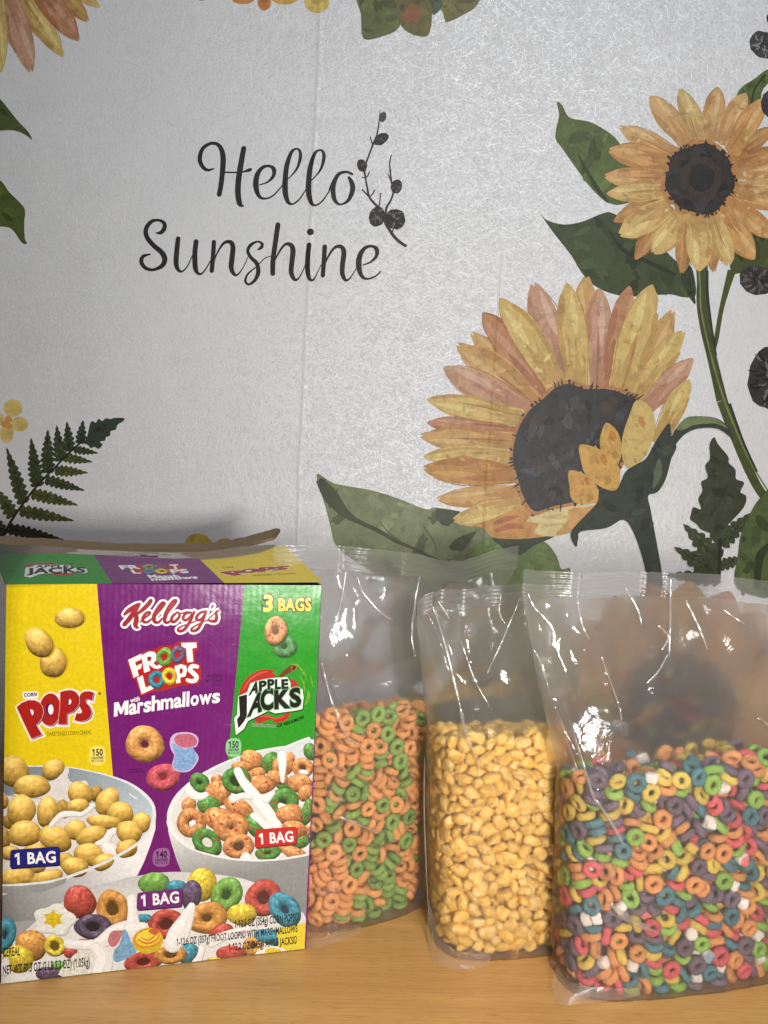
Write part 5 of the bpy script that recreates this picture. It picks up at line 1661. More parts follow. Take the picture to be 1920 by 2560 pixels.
class Bag:
    """pillow bag: boxy where the cereal fills it, flattening to the crimped seal on top"""

    def __init__(self, centre, yaw, hw, ht, shear, fill, seal_px, seal_h, lean=0.0, creases=(), seed=1, tabs=()):
        self.c = Vector((centre[0], centre[1], 0))
        self.yaw = math.radians(yaw)
        self.a = Vector((math.cos(self.yaw), math.sin(self.yaw), 0))
        self.b = Vector((-math.sin(self.yaw), math.cos(self.yaw), 0))
        self.hw, self.ht, self.sh, self.fill, self.seed, self.seal_h, self.lean = hw, ht, shear, fill, seed, seal_h, lean
        pts = [self.local(x, y, lean * .31) for x, y in seal_px]
        self.sx = [p[0] for p in pts]
        self.sz = [p[1] for p in pts]
        self.x0, self.x1 = self.sx[0], self.sx[-1]
        self.creases = [([self.local(x, y, -ht * .8) for x, y in line], h, w) for line, h, w in creases]
        self.tabs = tabs

    def local(self, px, py, yl):
        p = on_plane(px, py, self.c + self.b * yl, self.b) - self.c
        return p.dot(self.a), p.z

    def world(self, x, y, z):
        return self.c + self.a * x + self.b * y + Vector((0, 0, z))

    def top(self, x):
        return float(np.interp(x, self.sx, self.sz))

    def crease(self, x, z):
        d = 0.0
        for line, h, w in self.creases:
            best = 9
            for (ax, az), (bx, bz) in zip(line[:-1], line[1:]):
                ux, uz = bx - ax, bz - az
                t = max(0, min(1, ((x - ax) * ux + (z - az) * uz) / (ux * ux + uz * uz + 1e-12)))
                best = min(best, math.hypot(x - ax - ux * t, z - az - uz * t))
            if best < w:
                d += h * (1 - best / w)
        return d

    def seal_y(self, x, z):
        u = (x - self.x0) / (self.x1 - self.x0)
        return self.lean * z + .0035 * math.sin(u * 9.5 + self.seed) + .002 * math.sin(u * 23 + self.seed * 2)

    def pouch(self):
        n, nl, nu = 200, 56, 90
        V, F = [], []
        e = 2 / 3.2
        zs = [(.0006 + self.fill * (i / nl) ** 1.15, 0.0) for i in range(nl)] + [(None, (i / nu)) for i in range(nu + 1)]
        xc = (self.x0 + self.x1) / 2
        shw = (self.x1 - self.x0) / 2
        so = self.seed * 3.7
        for zf, s in zs:
            for i in range(n):
                t = 2 * math.pi * i / n
                c, sn = math.cos(t), math.sin(t)
                ex = e + (1.0 - e) * s
                cx, cy = math.copysign(abs(c) ** ex, c), math.copysign(abs(sn) ** ex, sn)
                if zf is not None:
                    pr = 1 - .03 * max(0, 1 - zf / .022) ** 2 + .035 * max(0, 1 - zf / .010)
                    z = zf
                    x = (self.hw * pr + .0012) * cx + self.sh * z
                    y = (self.ht * pr + .0012) * cy
                    q = Vector((x * 70 + so, y * 70, z * 70))
                    d = .0011 * noise.noise(q) + .0007 * noise.noise(q * 2.3)
                    x += cx * d
                    y += cy * d
                else:
                    sm = s * s * (3 - 2 * s)
                    xt = xc + shw * cx
                    z0 = self.fill
                    zt = self.top(xt) - self.seal_h
                    z = z0 + (zt - z0) * s
                    xb = (self.hw + .0012) * cx + self.sh * z0
                    x = xb + (xt - xb) * (s ** .8)
                    hy = (self.ht + .0012) * (1 - s) ** .85 * (1 - .25 * math.sin(math.pi * s) ** 2) + .0005
                    yb = self.seal_y(xt, zt)
                    y = hy * cy + yb * sm
                    side = 1 if sn >= 0 else -1
                    k = min(1, 2.2 * s) * (abs(sn) ** .35)
                    q = Vector((x * 26 + so, side * 3, z * 11 + so))
                    q2 = Vector((x * 75 + so, side * 5, z * 60))
                    rid = 1 - abs(noise.noise(q)) * 2.2
                    y += side * k * (.0030 * (rid - .6) + (.0014 + .0016 * s) * noise.noise(q2) + .0022 * noise.noise(Vector((x * 30, z * 34, so))))
                if sn < 0.05:
                    y -= self.crease(x, z)
                V.append(tuple(self.world(x, y, z)))
        m = len(zs)
        for j in range(m - 1):
            for i in range(n):
                a, b = j * n + i, j * n + (i + 1) % n
                F.append((a, b, b + n, a + n))
        F.append(tuple(range(n - 1, -1, -1)))
        return V, F

    def seal(self):
        nx, nz = 120, 15
        V, F = [], []
        rr = random.Random(self.seed)
        for j in range(nz + 1):
            w = j / nz
            for i in range(nx + 1):
                x = self.x0 + (self.x1 - self.x0) * i / nx
                zt = self.top(x)
                z = zt - self.seal_h * (1 - w) + (rr.uniform(-.0002, .0003) if j == nz else 0)
                crimp = .0007 * math.sin(w * 2 * math.pi * 5.0)
                fold = sum(.0035 * math.exp(-((x - self.local(tx, 1420, 0)[0]) / .0016) ** 2) for tx in self.tabs)
                V.append(tuple(self.world(x, self.seal_y(x, z) + crimp - fold, z)))
        for j in range(nz):
            for i in range(nx):
                a = j * (nx + 1) + i
                F.append((a, a + 1, a + nx + 2, a + nx + 1))
        return V, F


def flap_mesh(bag, pts, inner):
    """loose corner of film at the foot of a bag: outline on the table, pinned to the pouch"""
    V, F = [], []
    n, k = len(pts), 5
    for i in range(n):
        p, q = Vector(pts[i]), Vector(inner[i])
        for j in range(k + 1):
            t = j / k
            r = p.lerp(q, t)
            r.z += .004 * math.sin(math.pi * t) * (0.5 + .5 * noise.noise(r * 140)) + .0012 * noise.noise(r * 300) * (1 - t) + .0005
            V.append(tuple(r))
    for i in range(n - 1):
        for j in range(k):
            a = i * (k + 1) + j
            F.append((a, a + 1, a + k + 2, a + k + 1))
    return V, F


def fold_mesh(bag, line, w):
    """a doubled crease of film, or a strip added as a glint, standing a little proud of the pouch"""
    S = catmull([(p[0], p[1]) for p in line], False, 8)
    V, F = [], []
    m = len(S)
    for i, p in enumerate(S):
        a, b = S[max(i - 1, 0)], S[min(i + 1, m - 1)]
        d = np.array([b[0] - a[0], b[1] - a[1]])
        d = d / (np.linalg.norm(d) + 1e-9)
        t = i / (m - 1)
        k = w * (.25 + .75 * math.sin(math.pi * min(1, t * 1.05)) ** .6) * (.8 + .5 * noise.noise(Vector((i * .35, w, bag.seed))))
        for q, out in ((-.5, .0004), (0, .0020), (.5, .0004)):
            P = bag_pt(bag, p[0] - d[1] * k * q, p[1] + d[0] * k * q) if p[1] > 1760 else upper_pt(bag, p[0] - d[1] * k * q, p[1] + d[0] * k * q)
            V.append(tuple(P - bag.b * (out + .0014)))
    for i in range(m - 1):
        for j in range(2):
            F.append((3 * i + j, 3 * i + j + 1, 3 * i + j + 4, 3 * i + j + 3))
    return V, F


def upper_pt(bag, px, py):
    """point of the tapering upper front"""
    x, z = bag.local(px, py, -bag.ht)
    for _ in range(3):
        s = max(0, min(1, (z - bag.fill) / (bag.top(x) - bag.seal_h - bag.fill)))
        sm = s * s * (3 - 2 * s)
        yl = -(bag.ht + .0012) * (1 - s) ** .85 * (1 - .25 * math.sin(math.pi * s) ** 2) + bag.seal_y(x, z) * sm - .0035 * min(1, 2.2 * s)
        x, z = bag.local(px, py, yl)
    return bag.world(x, yl, z)


def build_bag(bag, label, flap_px, flap_in):
    root = bpy.data.objects.new('cereal_bag', None)
    root.location = bag.c
    COL.objects.link(root)
    tag(root, label, 'cereal bag', 'clear bags standing on the table')
    for nm, (V, F), mt in (('pouch', bag.pouch(), MAT_FILM), ('top_seal', bag.seal(), MAT_SEAL),
                           ('bottom_corner', flap_mesh(bag, [tuple(table_pt(*p)) for p in flap_px], [tuple(bag_pt(bag, *p)) for p in flap_in]), MAT_SEAL)):
        me = bpy.data.meshes.new(nm)
        me.from_pydata([tuple(Vector(v) - bag.c) for v in V], [], F)
        for p in me.polygons:
            p.use_smooth = True
        me.update()
        link(nm, me, mt, root)
    for line, w in bag.folds:
        V, F = fold_mesh(bag, line, w)
        me = bpy.data.meshes.new('fold_glint_strip')
        me.from_pydata([tuple(Vector(v) - bag.c) for v in V], [], F)
        for p in me.polygons:
            p.use_smooth = True
        me.update()
        link('fold_glint_strip', me, MAT_FOLD, root)
    return root


def table_pt(px, py, z=0.0012):
    r = ray(px, py)
    return CAM + r * ((z - CAM.z) / r.z)


def bag_pt(bag, px, py):
    """point of the pouch's front (its curved face) seen there"""
    for k in range(40):
        yl = -bag.ht * (1.08 - k / 40 * 1.1)
        x, z = bag.local(px, py, yl)
        u = abs((x - bag.sh * z) / (bag.hw + .001))
        if u < 1 and abs(yl) <= (bag.ht + .001) * (1 - u ** 3.2) ** (1 / 3.2):
            return bag.world(x, yl - .001, max(z, .001))
    return bag.world(x, yl, max(z, .001))


BAGS = [
    Bag((-.0085, .6680), 28, .0615, .0405, -.02, .185,
        [(690, 1366), (770, 1362), (853, 1364), (960, 1374), (1050, 1386), (1105, 1402), (1165, 1404), (1205, 1390), (1235, 1374), (1292, 1362)], .021, 0.0,
        [([(800, 1650), (818, 1720), (845, 1800), (880, 1850), (935, 1885)], .0016, .006), ([(858, 1400), (855, 1480), (820, 1590)], .003, .008), ([(888, 1430), (935, 1510), (1005, 1570)], .0022, .008),
         ([(1045, 1430), (1030, 1540), (1020, 1640)], .0028, .008), ([(990, 1450), (985, 1560), (1010, 1700)], .0016, .010), ([(830, 2030), (890, 2050), (965, 2085)], .0022, .012)], 1, (858, 1010)),
    Bag((.1185, .632), 11, .0585, .0365, -.075, .190,
        [(1046, 1500), (1066, 1485), (1102, 1474), (1180, 1468), (1310, 1462), (1420, 1458)], .017, 0.0,
        [([(1078, 1510), (1110, 1600), (1140, 1720), (1165, 1830), (1192, 1900), (1198, 1960)], .0030, .007), ([(1130, 1560), (1180, 1700), (1240, 1800)], .0016, .012),
         ([(1310, 1500), (1250, 1640), (1185, 1740)], .0012, .012), ([(1050, 1530), (1060, 1640), (1062, 1760)], .0012, .006)], 2, (1095,)),
    Bag((.2515, .598), 12.5, .0965, .0345, -.05, .176,
        [(1309, 1423), (1350, 1427), (1600, 1430), (1690, 1433), (1800, 1437), (1920, 1452), (2010, 1462)], .019, 0.0,
        [([(1318, 1480), (1350, 1530), (1390, 1590), (1440, 1700), (1460, 1750)], .0018, .008), ([(1412, 1790), (1450, 1900), (1480, 1992), (1560, 2105)], .0026, .007), ([(1312, 1500), (1345, 1640), (1400, 1800), (1440, 1900)], .0016, .008),
         ([(1670, 1440), (1672, 1600), (1660, 1760)], .0024, .004), ([(1700, 1490), (1755, 1580), (1765, 1720)], .0030, .016), ([(1440, 1480), (1450, 1560), (1475, 1600)], .0022, .010), ([(1610, 1710), (1660, 1650)], .0022, .006),
         ([(1880, 1790), (1930, 1830)], .0026, .008), ([(1500, 2240), (1560, 2290), (1640, 2330)], .0030, .020)], 3, (1440, 1620, 1672)),
]
BAG_LABELS = ['clear bag of orange and green cereal rings beside the box', 'narrow clear bag of golden corn puffs between the two bags of rings', 'wide clear bag of multicoloured cereal rings and marshmallows at the right']
FLAPS = [([(752, 2335), (760, 2370), (790, 2372), (840, 2356), (900, 2335)], [(760, 2310), (775, 2330), (800, 2335), (845, 2325), (900, 2310)]),
         ([(1066, 2330), (1082, 2410), (1130, 2426), (1190, 2424), (1225, 2412)], [(1072, 2250), (1095, 2340), (1135, 2375), (1190, 2385), (1225, 2380)]),
         ([(1376, 2478), (1402, 2518), (1450, 2512), (1530, 2502), (1600, 2492)], [(1392, 2420), (1420, 2450), (1460, 2465), (1530, 2470), (1600, 2468)])]
BAGS[0].folds = [([(802, 1655), (818, 1720), (842, 1795), (872, 1845), (925, 1880)], 9), ([(862, 1425), (856, 1480), (838, 1550)], 10), ([(890, 1440), (905, 1480), (950, 1530), (985, 1552)], 9), ([(1046, 1440), (1038, 1500), (1028, 1580), (1034, 1640)], 10),
                 ([(840, 2036), (890, 2056), (950, 2082)], 12)]  # last strip is no fold: added as a glint on the film
BAGS[1].folds = [([(1300, 1490), (1262, 1580), (1216, 1680)], 6), ([(1250, 1486), (1246, 1530), (1262, 1560)], 6), ([(1150, 1600), (1186, 1700), (1226, 1770)], 6), ([(1080, 1515), (1108, 1600), (1138, 1720), (1162, 1830), (1190, 1895), (1197, 1950)], 11), ([(1092, 1500), (1112, 1530), (1120, 1545)], 9), ([(1060, 1890), (1059, 2020), (1064, 2160), (1070, 2280)], 5)]
BAGS[2].folds = [([(1560, 1470), (1590, 1520), (1600, 1560)], 7), ([(1800, 1520), (1836, 1545), (1860, 1560)], 6), ([(1640, 1560), (1668, 1590), (1650, 1622)], 8), ([(1330, 1620), (1352, 1660), (1368, 1720)], 8), ([(1500, 1640), (1540, 1750), (1548, 1800)], 5), ([(1316, 1480), (1332, 1515), (1360, 1545), (1384, 1580)], 8), ([(1418, 1795), (1450, 1895), (1478, 1985), (1488, 2005)], 9), ([(1482, 1990), (1520, 2045), (1556, 2110)], 11), ([(1400, 1800), (1424, 1880), (1442, 1930)], 6), ([(1672, 1445), (1672, 1560), (1668, 1640)], 6),
                 ([(1440, 1500), (1452, 1560), (1470, 1596)], 8), ([(1612, 1706), (1640, 1680), (1664, 1636)], 7), ([(1710, 1500), (1742, 1560), (1764, 1620)], 10), ([(1886, 1792), (1905, 1800), (1935, 1835)], 8), ([(1520, 2250), (1560, 2288), (1630, 2322)], 22)]  # last, widest strip stands in for a lamp glint low on the film
for bg, lb, (fo, fi) in zip(BAGS, BAG_LABELS, FLAPS):
    build_bag(bg, lb, fo, fi)
# ------------------------------------------------------------------ cereal in the bags
def cereal_material(name, col, spot, wet=False):
    m, nt, out = new_mat(name)
    tc = N(nt, 'TexCoord')
    oi = N(nt, 'ObjectInfo')
    ofs = N(nt, 'VectorMath')
    ofs.operation = 'ADD'
    nt.links.new(tc.outputs['Object'], ofs.inputs[0])
    nt.links.new(oi.outputs['Random'], ofs.inputs[1])
    no = N(nt, 'TexNoise', Scale=520.0, Detail=3.0, Roughness=0.65)
    nt.links.new(ofs.outputs[0], no.inputs['Vector'])
    sp = N(nt, 'TexNoise', Scale=900.0, Detail=1.0)
    nt.links.new(ofs.outputs[0], sp.inputs['Vector'])
    big = N(nt, 'TexNoise', Scale=170.0, Detail=2.0)
    nt.links.new(ofs.outputs[0], big.inputs['Vector'])
    c = mix_col(nt, 1.0, tuple(lin(col, CK)), ramp(nt, no.outputs[0], [(0.32, 0.74), (0.66, 1.10)]), 'MULTIPLY')
    if wet:
        c = mix_col(nt, ramp(nt, big.outputs[0], [(0.50, 0.0), (0.68, 0.75)]), c, tuple(lin((240, 214, 150))))
    c = mix_col(nt, ramp(nt, sp.outputs[0], [(0.66, 0.0), (0.72, 0.75)]), c, tuple(lin(spot)))
    hsv = N(nt, 'HueSaturation')
    v = math_node(nt, 'ADD', math_node(nt, 'MULTIPLY', oi.outputs['Random'], 0.30), 0.84)
    nt.links.new(v, hsv.inputs['Value'])
    nt.links.new(c, hsv.inputs['Color'])
    p = N(nt, 'BsdfPrincipled')
    nt.links.new(hsv.outputs[0], p.inputs['Base Color'])
    p.inputs['Roughness'].default_value = 0.38 if wet else 0.75
    p.inputs['Specular IOR Level'].default_value = 0.5 if wet else 0.3
    b = N(nt, 'Bump', Strength=0.6, Distance=0.0007)
    nt.links.new(no.outputs[0], b.inputs['Height'])
    nt.links.new(b.outputs[0], p.inputs['Normal'])
    nt.links.new(p.outputs[0], out.inputs[0])
    return m


def ring_mesh(seed, mat):
    rd = random.Random(seed)
    V, F = [], []
    nu, nv = 22, 12
    R, r = .00490, .00260
    el = rd.uniform(.94, 1.06)
    for i in range(nu):
        t = 2 * math.pi * i / nu
        rr = r * (1 + .07 * math.sin(2 * t + seed) + .05 * math.sin(5 * t + seed * 2))
        for j in range(nv):
            s = 2 * math.pi * j / nv
            ro = R + rr * math.cos(s)
            z = rr * 1.2 * math.sin(s)
            p = Vector((ro * math.cos(t) * el, ro * math.sin(t) / el, z))
            d = .00035 * noise.noise(p * 420 + Vector((seed, 0, 0))) + .00022 * noise.noise(p * 900 + Vector((0, seed, 0)))
            V.append(tuple(p + Vector((math.cos(s) * math.cos(t), math.cos(s) * math.sin(t), math.sin(s))) * d))
    for i in range(nu):
        for j in range(nv):
            a, b = i * nv + j, i * nv + (j + 1) % nv
            c, d = ((i + 1) % nu) * nv + (j + 1) % nv, ((i + 1) % nu) * nv + j
            F.append((a, d, c, b))
    return finish('cereal_ring', V, F, mat)


def finish(name, V, F, mat):
    me = bpy.data.meshes.new(name)
    me.from_pydata(V, [], F)
    me.materials.append(mat)
    for p in me.polygons:
        p.use_smooth = True
    me.update()
    return me


def puff_mesh(k, seed, mat):
    a, b, c = [(.0076, .0056, .0048), (.0085, .0050, .0044), (.0064, .0060, .0040), (.0054, .0044, .0042)][k]
    bm = bmesh.new()
    bmesh.ops.create_icosphere(bm, subdivisions=3, radius=1.0)
    for v in bm.verts:
        p = v.co.copy()
        d = 1.03 + .30 * noise.noise(p * 1.5 + Vector((seed * 3.1, 0, 0))) + .15 * noise.noise(p * 3.1 + Vector((0, seed * 2.3, 0))) + .035 * noise.noise(p * 7 + Vector((0, 0, seed)))
        d -= .16 * max(0, 1 - (p - Vector((.2, .5, .85)).normalized()).length / .7)       # a dent
        bend = .18 * p.x * p.x
        kk = (1.0, 1.14)[seed > 4]
        v.co = Vector((p.x * a * d * kk, (p.y + bend - .06) * b * d * kk, p.z * c * d * (1.0, .92)[seed > 4]))
    me = bpy.data.meshes.new('corn_puff')
    bm.to_mesh(me)
    bm.free()
    me.materials.append(mat)
    for p in me.polygons:
        p.use_smooth = True
    return me


def marsh_mesh(seed, m1, m2):
    """little moulded marshmallow: lobed pellet, second colour on one end"""
    V, F, MI = [], [], []
    nu = 20
    prof = [(0, -1), (.72, -1), (.94, -.86), (1, -.5), (1, .5), (.94, .86), (.72, 1), (0, 1)]
    lob = [2, 3, 4, 0][seed % 4]
    for r, z in prof:
        for i in range(nu):
            t = 2 * math.pi * i / nu
            q = .0047 * (1 + (.13 * math.cos(lob * t) if lob else 0)) * (r + .0)
            V.append((q * math.cos(t) * 1.05, q * math.sin(t) * .92, .0040 * z + .0003 * math.sin(3 * t + seed)))
    for j in range(len(prof) - 1):
        for i in range(nu):
            a, b = j * nu + i, j * nu + (i + 1) % nu
            F.append((a, b, b + nu, a + nu))
            MI.append(1 if j >= 5 else 0)
    me = finish('marshmallow', V, F, m1)
    me.materials.append(m2)
    for p, k in zip(me.polygons, MI):
        p.material_index = k
    return me


CK = 1.0                                                # colours were read from lit surfaces
CC = {'orange': ((222, 156, 92), (130, 70, 40)), 'green': ((130, 162, 78), (60, 84, 40)),
      'tangerine': ((208, 142, 86), (150, 80, 40)), 'lime': ((138, 176, 80), (80, 110, 40)), 'yellow': ((206, 178, 82), (150, 110, 40)),
      'pink-red': ((200, 88, 94), (130, 50, 60)), 'teal': ((72, 116, 126), (36, 70, 80)), 'purple': ((104, 88, 104), (150, 140, 150)),
      'golden': ((232, 186, 84), (160, 110, 50))}
CM = {k: cereal_material(k.replace('-', '_') + '_cereal', v[0], v[1], k == 'golden') for k, v in CC.items()}
MW = cereal_material('white_marshmallow', (240, 230, 222), (205, 190, 184))
MP = cereal_material('pink_marshmallow', (222, 120, 120), (200, 100, 100))
MB = cereal_material('pale_blue_marshmallow', (150, 170, 196), (130, 150, 180))
MY = cereal_material('yellow_marshmallow', (226, 190, 90), (214, 140, 90))
PROTO = {}


def proto(code, colour, seed):
    key = (code, colour, seed)
    if key not in PROTO:
        if code == 'r':
            PROTO[key] = ring_mesh(seed + 1, CM[colour])
        elif code == 'p':
            PROTO[key] = puff_mesh(seed % 4, seed + 1, CM['golden'])
        else:
            a, b = {'white': (MW, MW), 'pink and white': (MW, MP), 'blue and white': (MW, MB), 'yellow and pink': (MY, MP)}[colour]
            PROTO[key] = marsh_mesh(seed, a, b)
    return PROTO[key]


